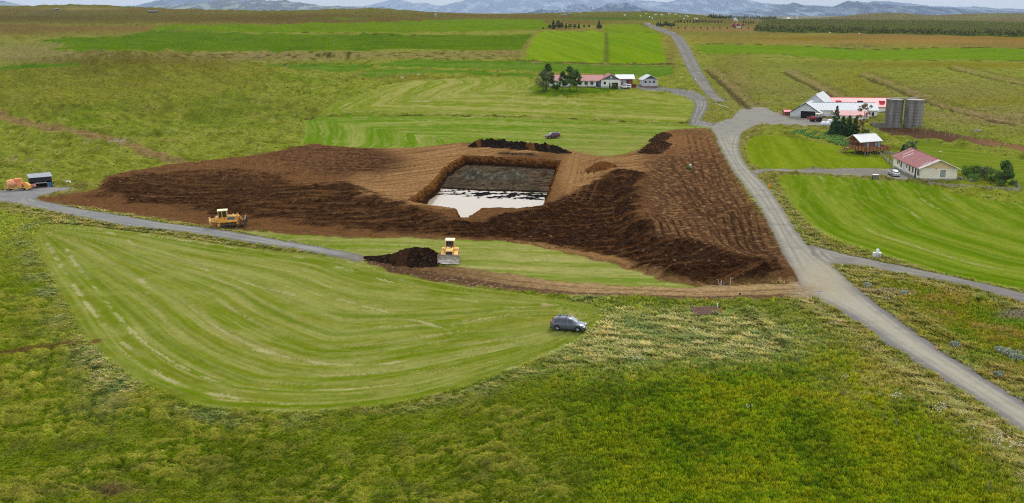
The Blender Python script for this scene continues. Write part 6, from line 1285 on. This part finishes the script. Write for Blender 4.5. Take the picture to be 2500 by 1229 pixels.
ORD = ['first','second','third','fourth','fifth','sixth','seventh','eighth','ninth','tenth','eleventh','twelfth','thirteenth','fourteenth','fifteenth','sixteenth','seventeenth','eighteenth','nineteenth','twentieth','twenty-first','twenty-second','twenty-third','twenty-fourth','twenty-fifth','twenty-sixth','twenty-seventh','twenty-eighth']
belts = (('tree from the left in the dense thicket beside the hill road', [(1606 + 6.2 * i, 66 - .25 * i + r_.uniform(-1.5, 2), 9 + r_.uniform(0, 4)) for i in range(7)]), ('tree from the left in the low shelter belt right of the hill road', [(1648 + 7.5 * i, 56 + r_.uniform(-1, 1), 6 + r_.uniform(0, 2)) for i in range(16)]),
 ('tree from the left in the tall dark belt behind the white farmhouse', [(1732 + 5 * i, 44 + .18 * i + r_.uniform(-1, 1.5), 7 + r_.uniform(0, 3)) for i in range(28)]), ('tree from the left in the dark clump right of the horizon belt', [(1872 + 4 * i, 51, 10 + r_.uniform(-2, 2)) for i in range(6)]), ('tree from the left in the short row beside the red cottages', [(1815 + 6 * i, 58 + r_.uniform(-1, 1.5), 6) for i in range(5)]))
for lb, bl_ in belts:
    for i, (px, py, h) in enumerate(bl_): k += 1; far_tree(FT, k, px, py, h, ORD[i] + ' ' + lb, GR, 8, 1.2)
for i in range(14): px = 1643 + i * 16.5 + r_.uniform(-4, 4); far_tree(FT, i, px, 71 + r_.uniform(-.8, 1.2), 4 + r_.uniform(0, 2), ORD[i] + ' small bush from the left in the row across the brown moor', 'bushes across the brown moor', 8, 1.2)
# plantation: the nearest 260 trees one by one, the rest as a mass
pl = wpoly([(1843,76),(1950,79),(2100,81),(2300,85),(2500,90),(2620,93),(2620,66),(2500,62),(2300,56),(2100,52),(1960,50),(1870,55)], 2)
pr_ = np.random.default_rng(9); c_ = pr_.random((60000, 2)) * (pl.max(0) - pl.min(0)) + pl.min(0); c_ = c_[sdf(pl, c_[:, 0], c_[:, 1], 5) > 0]; dd = np.hypot(c_[:, 0], c_[:, 1])
az_ = np.degrees(np.arctan2(c_[:, 0], c_[:, 1])); fd = np.array([np.percentile(dd[np.abs(az_ - a) < 1.5], 1) if (np.abs(az_ - a) < 1.5).any() else 1e9 for a in az_[:2600]]) if False else None
# depth behind the front edge
fe = wpoly([(1843,76),(1950,79),(2100,81),(2300,85),(2500,90),(2620,93)], 4, False); de = np.empty(len(c_)); de = sdf(fe, c_[:, 0], c_[:, 1], 4000, False)
order = np.argsort(de); near = c_[order[:2200]]; near = near[(np.degrees(np.arctan2(near[:, 0], near[:, 1])) < 29)]; near = near[pr_.permutation(len(near))[:260]]
for i, (x, y) in enumerate(near):
    p = LT_[i % 3]; s_ = .62 + .4 * pr_.random()
    if p.name in usedp: o = copy_tree(p)
    else: o = p; usedp.add(p.name)
    o.location = (x, y, float(z_land(np.array([x]), np.array([y]))[0]) - .2); o.rotation_euler = (0, 0, i * 2.1); o.scale = (s_ * 1.25, s_ * 1.25, s_); tag(o, 'young conifer along the front edge of the dense green plantation', 'tree', 'front row conifers of the plantation')
rest = c_[order[2200:]]; rest = rest[pr_.permutation(len(rest))[:15000]]; print('plantation', len(c_)); zr_ = z_land(rest[:, 0], rest[:, 1]); hh = 4.2 + 1.5 * fbm(rest[:, 0] / 120, rest[:, 1] / 120, 2, 500) + 1.6 * pr_.random(len(rest))
n_ = len(rest); vv = []; 
for lvl, (t0, rr) in enumerate(((.10, 2.3), (.50, 1.3))):
    for s_ in range(4):
        a0 = s_ * math.pi / 2 + lvl * .6 + pr_.random(n_) * .5; a1 = a0 + math.pi / 2 * .9
        b0 = np.stack([rest[:, 0] + np.cos(a0) * rr, rest[:, 1] + np.sin(a0) * rr, zr_ + hh * t0 * (.9 + .2 * pr_.random(n_))], 1); b1 = np.stack([rest[:, 0] + np.cos(a1) * rr, rest[:, 1] + np.sin(a1) * rr, zr_ + hh * t0], 1); tp = np.stack([rest[:, 0], rest[:, 1], zr_ + hh * min(t0 + .6, 1)], 1)
        vv.append(np.stack([b0, b1, tp, tp + [0, 0, .01]], 1))
vv = np.concatenate(vv).reshape(-1, 3); o = raw_mesh('plantation', vv, np.arange(len(vv)).reshape(-1, 4), LF['larch'], False); o['kind'] = 'stuff'
for q in FT + LT_:
    if q.name not in usedp:
        for c2 in list(q.children): bpy.data.objects.remove(c2)
        bpy.data.objects.remove(q)
# ------------------------------------------------------------------ fences, signs and small things
def wire_fence(label, pts, hpost=1.1, m='post', group=None, wires=2, r=.055, corner=()):
    q = [P(*p) for p in pts]; o = thing('wire_fence', label, 'fence', q[0], 0, group); o0 = q[0]
    for i, p in enumerate(q):
        b = MB(); h = hpost * (1.25 if i in corner else 1); l_ = random.uniform(-.06, .06); b.bar(p - o0 - Vector((0, 0, .3)), p - o0 + Vector((l_, random.uniform(-.04, .04), h)), r, r * .85, 6); b.build('post', M[m], o)
    for k in range(wires):
        w_ = MB()
        for a, b_ in zip(q[:-1], q[1:]): w_.bar(a - o0 + Vector((0, 0, hpost * (.45 + .45 * k))), b_ - o0 + Vector((0, 0, hpost * (.45 + .45 * k))), .006, n=3)
        w_.build('wire', M['postd'], o)
    return o
wire_fence('wire fence with pale posts crossing the left pasture below the knoll', [(245,351),(262,352),(308,350),(323,346),(338,340),(360,334),(407,327),(416,326),(425,326),(461,322),(482,320),(502,317),(530,314),(560,311),(583,308),(607,305),(640,300),(680,291)], 1.2)
wire_fence('wire fence climbing beside the pale hay field toward the meadow', [(719,284),(747,277),(790,262),(852,238),(894,223),(909,215),(934,200),(980,187),(1032,183),(1052,182)], 1.3)
wire_fence('wire fence with pale posts on the near side of the muddy track behind the silos', [(2145,322),(2175,328),(2207,338),(2234,343),(2262,350),(2300,360)], 1.1, wires=1)
wire_fence('wire fence with pale posts along the far side of the muddy track', [(2230,319),(2258,324),(2291,330),(2308,333),(2318,334),(2328,337),(2350,341),(2370,345),(2395,349),(2419,353),(2436,356),(2454,357),(2500,366)], 1.2)
wire_fence('wire fence with grey posts through the tall grass below the main road', [(1905,845),(1950,890),(2001,935),(2061,967),(2092,990),(2122,1006),(2156,1028),(2187,1044),(2240,1085),(2331,1148),(2413,1200),(2480,1250)], 1.0, 'postd')
wire_fence('short wire fence on the grassy bank by the farm drive fork', [(1722,222),(1729,240),(1731,262),(1730,285)], 1.3)
def picket(label, pts, h=1.0):
    q = [P(*p) for p in pts]; o0 = q[0]; o = thing('picket_fence', label, 'fence', o0, 0, 'grey picket fences')
    pk_ = MB(); rl = MB()
    for a, b in zip(q[:-1], q[1:]):
        a, b = a - o0, b - o0; L_ = (b - a).length; u = (b - a).normalized(); nn = Vector((-u.y, u.x, 0)).normalized() * .03; n = int(L_ / .17)
        for i in range(n):
            c = a.lerp(b, (i + .5) / n); hh = h * random.uniform(.88, 1.05); t = Vector((random.uniform(-.02, .02), 0, hh))
            pk_.loft([[c - u * .055 + nn, c + u * .055 + nn, c + u * .055 + nn * 1.8, c - u * .055 + nn * 1.8], [c - u * .055 + nn + t, c + u * .055 + nn + t, c + u * .055 + nn * 1.8 + t, c - u * .055 + nn * 1.8 + t]])
        for z_ in (.25, .75): rl.bar(a + Vector((0, 0, h * z_)), b + Vector((0, 0, h * z_)), .035, n=4)
        for i in range(int(L_ / 2.2) + 1):
            c = a.lerp(b, i / max(1, int(L_ / 2.2))); p = MB(); p.bar(c - Vector((0, 0, .3)), c + Vector((0, 0, h * 1.02)), .06, n=5); p.build('post', M['woodg'], o)
    pk_.build('picket', M['woodg'], o)['kind'] = 'stuff'; rl.build('rail', M['woodg'], o)
picket('weathered picket fence closing the garden below the white house', [(2266,452),(2300,458),(2340,460),(2380,462),(2420,465),(2455,467),(2492,468)], .95)
picket('short picket return at the outer corner of the fenced garden', [(2492,468),(2482,455),(2470,447)], .95)
picket('weathered picket fence running from the stilted cabin to the white house corner', [(2148,380),(2160,390),(2172,400),(2186,409)], 1.0)
picket('picket fence behind the stilted cabin reaching the red-roofed house', [(2150,376),(2168,378),(2190,381)], 1.0)
def post(name, label, cat, px, py, h, r, m, lean=(0, 0), group=None):
    p = P(px, py); o = MB(); o.bar((0, 0, -.3), (lean[0], lean[1], h), r, r * .9, 7); t = o.build(name, M[m], loc=p); return tag(t, label, cat, group)
post('marker_post', 'white leaning marker stake in the grass where the lane leaves the main road', 'marker post', 2054, 656, .75, .05, 'wplas', (.12, 0))
post('marker_post', 'yellow marker stake in the rough grass between road and lane', 'marker post', 2247, 699, .75, .04, 'sgn')
post('marker_post', 'yellow leaning marker stake at the edge of the main road', 'marker post', 2283, 857, .75, .05, 'sgn', (.22, 0))
post('old_post', 'grey upright post at the foot of the dark bank above the dirt track', 'post', 1783, 699, 1.25, .07, 'post')
post('old_post', 'broken post leaning left at the foot of the dark bank', 'post', 1759, 700, 1.1, .05, 'post', (-.45, .1), 'broken posts')
post('old_post', 'stubby upright stake between the leaning and the grey post', 'post', 1760, 698, .8, .05, 'wplas', (0, 0), 'broken posts')
post('old_post', 'shortest stake beside the broken leaning post', 'post', 1767, 698, .55, .05, 'post', (0, 0), 'broken posts')
post('old_post', 'thin grey post by the turf at the lower tip of the stripped ground', 'post', 1946, 680, .95, .04, 'post')
# post with black lamp head
o = thing('lamp_post', 'low grey post with a black lamp head where the grassy bank meets the track', 'lamp', P(1805, 736), 0); q = MB(); q.bar((0, 0, -.3), (0, 0, 1.0), .07, n=6); q.build('post', M['postd'], o); q = MB(); q.lathe([(.03, -.14), (.13, -.1), (.14, .12), (.05, .16)], 'x', (0, 0, 1.12), 10); q.build('head', M['black'], o); q = MB(); q.bar((0, 0, 1.0), (-.06, 0, 1.32), .03); q.build('bracket', M['steel'], o)
# street sign: blue band over white plate
o = thing('street_sign', 'small blue and white road-name sign on a thin pole at the junction', 'sign', P(1996, 742), 0); q = MB(); q.bar((0, 0, -.3), (.12, 0, 1.75), .03, n=6); q.build('pole', M['steel'], o); q = MB(); q.box(-.42, .52, -.03, -.0, 1.62, 1.80); q.build('plate', M['wplas'], o); q = MB(); q.box(-.42, .52, -.036, -.031, 1.70, 1.80); q.build('blue_band', M['sgb'], o)
# warning board
o = thing('warning_sign', 'orange triangular roadworks sign standing in the verge', 'sign', P(1877, 459), R(10)); q = MB(); q.prism([(-.45, .0), (.45, .0), (.45, .42), (-.45, .42)], -.02, .02); q.build('lower_board', M['sgn'], o); q = MB(); q.prism([(-.38, .46), (.38, .46), (0, 1.12)], -.02, .02); tr_ = q.build('triangle', M['sgn'], o); q = MB(); q.box(-.04, .04, -.03, -.021, .66, .78); q.build('symbol', M['black'], tr_)
for x in (-.3, .3): q = MB(); q.box(x - .03, x + .03, .02, .06, -.2, .9); q.build('leg', M['postd'], o)
# cabinets
o = thing('utility_cabinet', 'pale grey utility boxes stacked in the verge beside the lane', 'utility box', P(2140, 627), R(-6)); q = MB(); q.box(-.62, -.10, -.3, .3, -.2, .72); q.build('box_body', M['grn'], o, bevel=.03); q = MB(); q.box(-.08, .62, -.38, .3, -.2, .66); b_ = q.build('box_body', M['greyw'], o, bevel=.03); q = MB(); q.box(-.12, .68, -.44, .34, .66, .74); q.build('lid', M['wplas'], b_); q = MB(); q.box(.12, .42, -.40, -.38, .28, .40); q.build('vent', M['postd'], b_)
q = MB(); q.box(-.10, .36, -.1, .35, .76, 1.22); q.box(-.06, .32, -.06, .30, 1.22, 1.30); q.build('upper_box', M['wplas'], o, bevel=.05)
o = thing('cable_pillar', 'white-capped grey cable pillar left standing in the stripped ground', 'utility box', P(1685, 411), 0); q = MB(); q.box(-.22, .22, -.2, .2, -.2, .82); q.build('body', M['greyw'], o); q = MB(); q.box(-.25, .25, -.23, .23, .82, .98); q.build('cap', M['wplas'], o)
tf = make_tree('shrub', 'green tuft left around the foot of the cable pillar', 91, .6, 1.6, None, 'plant', .25); tf.location = P(1680, 413)
# bin shelter
o = thing('bin_shelter', 'small slatted bin shelter on the lawn edge beside the gravel drive', 'bin shelter', P(2137, 438), R(4))
for x0 in (-.72, .02):
    q = MB(); q.box(x0, x0 + .66, -.4, .4, 1.08, 1.16); q.build('lid', M['wplas'], o); q = MB(); q.box(x0 + .06, x0 + .60, -.33, .33, -.1, 1.06); q.build('bin', M['dark'], o)
    for i in range(5): x = x0 + .02 + i * .145; q = MB(); q.box(x, x + .07, -.39, -.36, -.1, 1.08); q.build('slat', M['woodg'], o)
# cattle grid
g0, g1, g2, g3 = P(1686, 757), P(1746, 754), P(1764, 769), P(1698, 775); cg = (g0 + g1 + g2 + g3) / 4
o = thing('cattle_grid', 'rusty reddish cattle grid lying in the long grass below the dirt track', 'cattle grid', cg, 0)
up = Vector((0, 0, .30))
for i in range(19):
    t = (i + .5) / 19; a, b = g0.lerp(g3, t) - cg + up, g1.lerp(g2, t) - cg + up; q = MB(); q.bar(a, b, .075, n=6); q.build('grid_bar', M['cgrid'], o)
for a, b in ((g0, g1), (g1, g2), (g2, g3), (g3, g0)): q = MB(); q.bar(a - cg + up, b - cg + up, .10, n=4); q.build('frame', M['rust'], o)
q = MB(); q.loft([[g0 - cg, g1 - cg, g2 - cg, g3 - cg], [g0 - cg + up * .5, g1 - cg + up * .5, g2 - cg + up * .5, g3 - cg + up * .5]]); q.build('pan', M['rust'], o)
post('gate_post', 'white post at the upper right corner of the cattle grid', 'post', 1751, 756, .85, .09, 'wplas')
o = thing('hazard_marker', 'yellow and black striped marker at the right side of the cattle grid', 'marker post', P(1759, 766), 0)
q = MB(); q.box(-.1, .1, -.02, .02, .1, .85); q.build('plate', M['sgn'], o)
for i in range(3): q = MB(); q.prism([(-.1, .2 + .22 * i), (.1, .30 + .22 * i), (.1, .38 + .22 * i), (-.1, .28 + .22 * i)], -.03, -.021); q.build('stripe', M['black'], o)
q = MB(); q.bar((0, .05, -.3), (0, .05, .9), .03); q.build('post', M['postd'], o)
post('gate_post', 'rusty post at the upper left corner of the cattle grid', 'post', 1686, 757, .8, .06, 'rust', (0, 0), 'rusty grid posts'); post('gate_post', 'second rusty post just inside the left corner of the cattle grid', 'post', 1690, 758, .6, .05, 'rust', (0, 0), 'rusty grid posts')
# white rail gate in the left pasture
a, b = P(266, 354), P(306, 351); o = thing('field_gate', 'low pale field gate across the track in the left pasture', 'gate', a, 0)
for i in range(4): q = MB(); q.bar(Vector((0, 0, .25 + .28 * i)), b - a + Vector((0, 0, .25 + .28 * i)), .04, n=4); q.build('rail', M['wplas'], o)
for t, h in ((0, 1.5), (1, 2.0), (.5, 1.1)): c = (b - a) * t; q = MB(); q.bar(c - Vector((0, 0, .3)), c + Vector((0, 0, h)), .08, n=5); q.build('post', M['post'], o)
# hitching rail on the bank
a, b = P(1744, 258), P(1776, 268); o = thing('white_rail', 'white pipe rail on the grassy bank below the hill road', 'railing', a, 0); q = MB(); q.bar((0, 0, .95), (b - a) + Vector((0, 0, .95)), .06); q.build('rail', M['wplas'], o)
for t in (.0, .45, .6, 1): c = (b - a) * t; q = MB(); q.bar(c - Vector((0, 0, .3)), c + Vector((0, 0, .97)), .05); q.build('post', M['wplas'], o)
o = thing('road_sign', 'small round white sign by the hill road', 'sign', P(1698, 200), 0); q = MB(); q.bar((0, 0, -.3), (0, 0, 1.0), .05); q.build('pole', M['postd'], o); q = MB(); q.lathe([(.01, -.03), (.34, -.03), (.34, .03), (.01, .03)], 'y', (0, 0, 1.3), 12); q.build('disc', M['wplas'], o)
# wrapped bales by the barn and further off
def bale(label, px, py, r, ln, rz, group): 
    p = P(px, py); q = MB(); q.lathe([(r * .3, -ln / 2 - .05), (r * .85, -ln / 2), (r, -ln * .38), (r, ln * .38), (r * .85, ln / 2), (r * .3, ln / 2 + .05)], 'x', (0, 0, r * .94), 18); o = q.build('wrapped_bale', M['wplas'], loc=p, smooth=50); o.rotation_euler = (0, 0, rz); return tag(o, label, 'hay bale', group)
bale('white wrapped bale nearest the tractor, in front of the barn', 2009, 307, .72, 1.3, .2, 'wrapped bales by the trees'); bale('white wrapped bale half hidden by the tall narrow spruce', 2019, 307, .72, 1.3, .4, 'wrapped bales by the trees'); bale('smaller-looking white wrapped bale behind the two before the barn', 2025, 301, .72, 1.3, .1, 'wrapped bales by the trees')
for i, (x, y) in enumerate([(1097,153),(1106,155),(1255,162),(1310,137),(1342,170),(1370,182),(1395,150),(1410,145),(1457,150),(1470,152),(1530,142),(1547,142),(1590,143),(1608,145),(1640,163),(1680,188),(1695,162),(1712,163),(1722,166),(1785,188),(1803,189),(1810,187)]):
    bale(ORD[i] + ' white wrapped bale from the left on the far hill above the wood', 1250 + x / 4, y / 4 + .6, .85, 1.6, i, 'white bales on the far hill')
for px, py, lb in ((980, 192, 'larger white feed sack lying at the meadow edge'), (1018, 185, 'smaller white feed sack lying at the meadow edge')):
    q = MB(); q.loft([[(-1.1, -.4, 0), (1.1, -.4, 0), (1.2, .4, 0), (-1.1, .4, 0)], [(-.6, -.2, .6), (.8, -.25, .8), (.7, .2, .7), (-.5, .2, .6)]]); o = q.build('feed_sack', M['wplas'], loc=P(px, py)); tag(o, lb, 'sack', 'white sacks at the meadow edge')
# trough, clothes line
o = thing('water_trough', 'long pale concrete trough in the pasture beyond the muddy track', 'trough', P(2385, 322), R(-3)); q = MB(); q.box(-1.3, 1.3, -.5, -.38, -.1, .7); q.box(-1.3, 1.3, .38, .5, -.1, .7); q.box(-1.3, -1.18, -.38, .38, -.1, .7); q.box(1.18, 1.3, -.38, .38, -.1, .7); q.build('trough_wall', M['concp'], o); q = MB(); q.box(-1.18, 1.18, -.38, .38, .1, .6); q.build('contents', M['glassl'], o)
o = thing('clothes_line_post', 'T-shaped clothes line post on the back lawn behind the white house', 'clothes line', P(2294, 385), 0); q = MB(); q.bar((0, 0, -.3), (0, 0, 1.7), .05); q.build('pole', M['postd'], o); q = MB(); q.box(-.4, .4, -.05, .05, 1.66, 1.78); q.build('crossbar', M['wplas'], o)
# sheep
def sheep(label, px, py, rz):
    o = thing('sheep', label, 'sheep', P(px, py), rz, 'sheep on the moor', 1.5); b = MB(); b.lathe([(.08, -.62), (.28, -.52), (.36, -.2), (.37, .2), (.30, .5), (.15, .62), (.10, .78), (.14, .86), (.11, 1.0), (.05, 1.08)], 'x', (0, 0, .68), 12); bo = b.build('body', M['wool'], o, smooth=60)
    for x in (-.38, .38):
        for y in (-.15, .15): q = MB(); q.bar((x, y, .5), (x + .04, y, .25), .07, .05, 6); q.bar((x + .04, y, .25), (x, y, 0), .05, .04, 6); q.build('leg', M['wool'], o)
    for y in (-.12, .12): q = MB(); q.bar((.84, y * .6, .8), (.80, y * 1.8, .84), .03, .02, 5); q.build('ear', M['wool'], o)
sheep('white sheep grazing alone on the brown moor above the green strip, left one', 2026, 82, .3); sheep('white sheep grazing alone on the brown moor above the green strip, right one', 2098, 84, 3.0)
# far buildings
def far_house(name, label, px, py, wpx, wall, rise, body, roof, depth=.7, axis='x', cat='house', win=0, group=None):
    p = P(px, py); k = p.y / 2300 * .9686; w_ = wpx * k; o = thing(name, label, cat, p, 0, group); s_ = k
    gable_body(o, w_ if axis == 'x' else w_ * depth * 1.4, w_ * depth if axis == 'x' else w_, wall * k, rise * k, axis, 0, body, .3, roof, (0, w_ * .4), -3, plinth=0, ribs=False)
    yf = w_ * .4 - (w_ * depth / 2 if axis == 'x' else w_ * depth * .7)
    for i in range(win): window(o, -w_ / 2 + w_ * (i + .5) / win, yf, wall * k * .55, w_ / win * .4, wall * k * .35, '-y')
    return o
far_house('red_cottage', 'red cottage with white lower wall below the dark tree belt', 1800, 67, 12, 4.2, 4.2, 'wall_b', 'red', .7, 'y', win=2)
far_house('red_cottage', 'dark red cottage standing just behind the one with the white wall', 1792, 66, 9, 4.5, 5, 'wall_b', 'redr', .7, 'y', win=1)
far_house('red_cabin', 'little dark red cabin right of the red cottages', 1813, 64.5, 7, 3.4, 3.4, 'wall_b', 'redr', .7, 'y', 'cabin', 1)
p = P(1803, 68); q = MB(); q.box(-3.2, 3.2, -.3, 0, 0, 1.6); o = q.build('white_wall', M['white'], loc=p); tag(o, 'white terrace wall in front of the red cottage', 'wall')
far_house('white_farmhouse', 'white gabled farmhouse against the dark tree belt on the horizon', 1797, 52, 9, 4.2, 3.4, 'white', 'white', .8, 'y', win=2)
far_house('grey_hut', 'lone grey hut on the crest between the green fields and the mountains', 1391, 38.5, 8, 5.2, .8, 'postd', 'shedr', .7, 'x', 'hut', 1)
far_house('long_hut', 'long low hut beside the lone grey hut on the crest', 1376, 38.5, 12, 1.6, .5, 'postd', 'shedr', .4, 'x', 'hut')
far_house('ridge_hut', 'tiny dark hut on the flat-topped ridge near the mountains', 137, 24, 9, 1.6, .8, 'shed', 'shedr', .5, 'x', 'hut'); far_house('ridge_barn', 'long dark sheepfold on the skyline below the mountains', 372, 30, 26, 2.0, .8, 'shed', 'shedr', .3, 'x', 'barn')
o = thing('farm_tower', 'slim white-topped farm silo far off among small trees', 'silo', P(1064, 42.5), 0); kk = o.location.y / 2300; q = MB(); q.lathe([(1.6 * kk, -3), (1.6 * kk, 6 * kk)], 'z', n=12); q.build('shaft', M['shedr'], o); q = MB(); q.lathe([(1.9 * kk, 6 * kk), (1.9 * kk, 7.4 * kk), (.2, 8.2 * kk)], 'z', n=12); q.build('cap', M['white'], o)
for i, (px, w_) in enumerate(((1916, 5), (1925, 8), (1934, 5), (1946, 4), (1886, 5))): far_house('village_house', ('white village house at the left of the far cluster', 'largest white village house of the far cluster', 'white village house right of the largest one', 'last pale village house of the far cluster', 'pale village house apart from the far cluster')[i], px, 46.5, w_, 1.6, 1.4, 'white', 'white' if i % 2 else 'redf', .7, 'x', 'house', 0, 'far village houses')
# white flowers by the verge: countless
fr_ = np.random.default_rng(31); cs = []
for (px, py, rx, ry, n) in ((2192,972,16,7,26),(2296,1002,30,12,44),(2345,1012,14,6,14),(2470,1085,50,18,60),(2060,925,10,5,12),(1825,998,8,5,7),(1560,880,16,6,30),(2170,730,26,6,24),(2355,1050,30,10,16)):
    a = at(px + fr_.normal(size=n) * rx * .6, py + fr_.normal(size=n) * ry * .6); cs.append(a)
cs = np.concatenate(cs); cs[:, 2] += .38; lv, lf = leaf_cloud(cs, np.full(len(cs), .10), len(cs) * 5, .05, 8, .5); o = raw_mesh('white_flowers', lv, lf, M['wool'], False); o['kind'] = 'stuff'
# ------------------------------------------------------------------ grass blades and soil clods, by geometry nodes (countless)
def tuft(n, h, w_, lean, seed):
    r = np.random.default_rng(seed); v = []; f = []
    for i in range(n):
        a = r.random() * 6.28; b = r.random() * 6.28; rr = .16 * r.random() ** .5; x, y = math.cos(b) * rr, math.sin(b) * rr; hh = h * r.uniform(.55, 1.1); l_ = lean * r.uniform(.4, 1.3); dx, dy = math.cos(a), math.sin(a); px_, py_ = -dy * w_ / 2, dx * w_ / 2; k = len(v)
        v += [(x - px_, y - py_, -.06), (x + px_, y + py_, -.06), (x + dx * l_ * .45 + px_ * .8, y + dy * l_ * .45 + py_ * .8, hh * .62), (x + dx * l_ * .45 - px_ * .8, y + dy * l_ * .45 - py_ * .8, hh * .62), (x + dx * l_ + px_ * .25, y + dy * l_ + py_ * .25, hh), (x + dx * l_ - px_ * .25, y + dy * l_ - py_ * .25, hh)]
        f += [(k, k + 1, k + 2, k + 3), (k + 3, k + 2, k + 4, k + 5)]
    return np.array(v), np.array(f)
def scatter(name, pts, tint, rot, sc, proto, m):
    me = proto.data; me.materials.clear(); me.materials.append(m)
    o = raw_mesh(name, pts, np.zeros((0, 4), int), None, False, {'tint': tint, 'sc': sc, 'spin': rot}); o['kind'] = 'stuff'
    ng = bpy.data.node_groups.new(name, 'GeometryNodeTree'); ng.interface.new_socket('Geometry', in_out='INPUT', socket_type='NodeSocketGeometry'); ng.interface.new_socket('Geometry', in_out='OUTPUT', socket_type='NodeSocketGeometry')
    N = ng.nodes.new; L = ng.links.new; gi, go = N('NodeGroupInput'), N('NodeGroupOutput'); oi = N('GeometryNodeObjectInfo'); oi.inputs['Object'].default_value = proto; ip = N('GeometryNodeInstanceOnPoints')
    a1 = N('GeometryNodeInputNamedAttribute'); a1.data_type = 'FLOAT'; a1.inputs['Name'].default_value = 'sc'; a2 = N('GeometryNodeInputNamedAttribute'); a2.data_type = 'FLOAT'; a2.inputs['Name'].default_value = 'spin'
    cx = N('ShaderNodeCombineXYZ'); L(a2.outputs['Attribute'], cx.inputs['Z']); L(gi.outputs[0], ip.inputs['Points']); L(oi.outputs['Geometry'], ip.inputs['Instance']); L(cx.outputs[0], ip.inputs['Rotation']); L(a1.outputs['Attribute'], ip.inputs['Scale']); L(ip.outputs[0], go.inputs[0])
    md = o.modifiers.new('scatter', 'NODES'); md.node_group = ng; return o
def inst_mat(name, rough=.9, var=.0):
    m, t, b, N, L = nmat(name); a = N('ShaderNodeAttribute'); a.attribute_type = 'INSTANCER'; a.attribute_name = 'tint'; L(a.outputs['Color'], b.inputs['Base Color']); b.inputs['Roughness'].default_value = rough; b.inputs['Specular IOR Level'].default_value = .1
    return m
def proto(v, f, name):
    me = bpy.data.meshes.new(name); me.from_pydata([tuple(p) for p in v.tolist()], [], [tuple(q) for q in f.tolist()]); return bpy.data.objects.new(name, me)
rg = np.random.default_rng(77)
def sample(n, d0, d1, power=1.0):
    """points in front of the viewer, as dense per picture area as can be"""
    u = rg.random(n); d = np.exp(math.log(d0) + (math.log(d1) - math.log(d0)) * u ** power); a = np.radians((rg.random(n) * 2 - 1) * 31.5)
    row = np.clip(np.searchsorted(ds, d), 1, NR - 1); row = np.where(d - ds[row - 1] < ds[row] - d, row - 1, row); col = np.clip(np.round((np.degrees(a) + 32) / .0595).astype(int) + int(np.argmin(np.abs(_az + 32))), 0, NC - 1)
    return d * np.sin(a), d * np.cos(a), row * NC + col
x, y, gi_ = sample(170000, 66, 215); k = (rough[gi_] > .6) & (rg.random(len(x)) < .9); x, y, gi_ = x[k], y[k], gi_[k]
def jit(t, a, b): return np.clip(t * (a + (b - a) * rg.random(len(t)))[:, None] * (1 + .14 * rg.normal(size=(len(t), 1)) * np.array([[1, .3, -.6]])), 0.001, 1)
m_ = inst_mat('grass_blade'); tall = np.clip(pale[gi_] + .8 * vg[gi_], 0, 1); hm = hum[gi_]
v, f = tuft(16, .34, .045, .16, 1); scc = (.65 + .5 * rg.random(len(x))) * (1 - .55 * hm) * (1 + .35 * tall)
s1_ = tall + .5 * rg.random(len(x)) < .75
scatter('rough_grass', np.stack([x, y, zz[gi_]], 1)[s1_], jit(T[gi_][s1_], 1.9, 3.6) * (1 - .30 * hm[s1_])[:, None], (rg.random(len(x)) * 6.28)[s1_], scc[s1_], proto(v, f, 'grass_tuft'), m_)
v, f = tuft(20, .30, .05, .55, 2); s2_ = ~s1_
scatter('long_grass', np.stack([x, y, zz[gi_]], 1)[s2_], jit(T[gi_][s2_], 1.4, 2.6), (rg.random(len(x)) * 1.6 - .4)[s2_], scc[s2_] * 1.05, proto(v, f, 'long_tuft'), m_)
# verges and pasture further off
x, y, gi_ = sample(120000, 175, 760, .8); k = (rough[gi_] > .6) & (rg.random(len(x)) < ss(760, 420, np.hypot(x, y)) * (.2 + .4 * ss(-.2, .25, mid[gi_]))); x, y, gi_ = x[k], y[k], gi_[k]
v, f = tuft(9, .30, .12, .34, 3); scatter('pasture_grass', np.stack([x, y, zz[gi_]], 1), jit(T[gi_], 1.2, 2.3), rg.random(len(x)) * 6.28, .55 + .7 * rg.random(len(x)), proto(v, f, 'pasture_tuft'), m_)
# clods
bmx = bmesh.new(); bmesh.ops.create_icosphere(bmx, subdivisions=1, radius=.5)
for q in bmx.verts: q.co *= random.uniform(.7, 1.3); q.co.z *= .65
me = bpy.data.meshes.new('clod'); bmx.to_mesh(me); bmx.free(); cl_o = bpy.data.objects.new('clod', me)
x, y, gi_ = sample(90000, 128, 320); k = (soil[gi_] > .6) & (Spit[gi_] < -.5) & (rg.random(len(x)) < (.10 + .6 * darkz[gi_] + .5 * lump[gi_]) * (.25 + 1.3 * ss(-.1, .3, cl2[gi_]))); x, y, gi_ = x[k], y[k], gi_[k]
tt_ = jit(T[gi_], .6, 1.5); bright = rg.random(len(x)) < .05; tt_[bright] = Cc(158, 124, 86) * (.7 + .5 * rg.random(bright.sum()))[:, None]
scatter('soil_clods', np.stack([x, y, zz[gi_] + .03], 1), tt_, rg.random(len(x)) * 6.28, .10 + .5 * rg.random(len(x)) ** 4, cl_o, inst_mat('clod_soil', 1.))
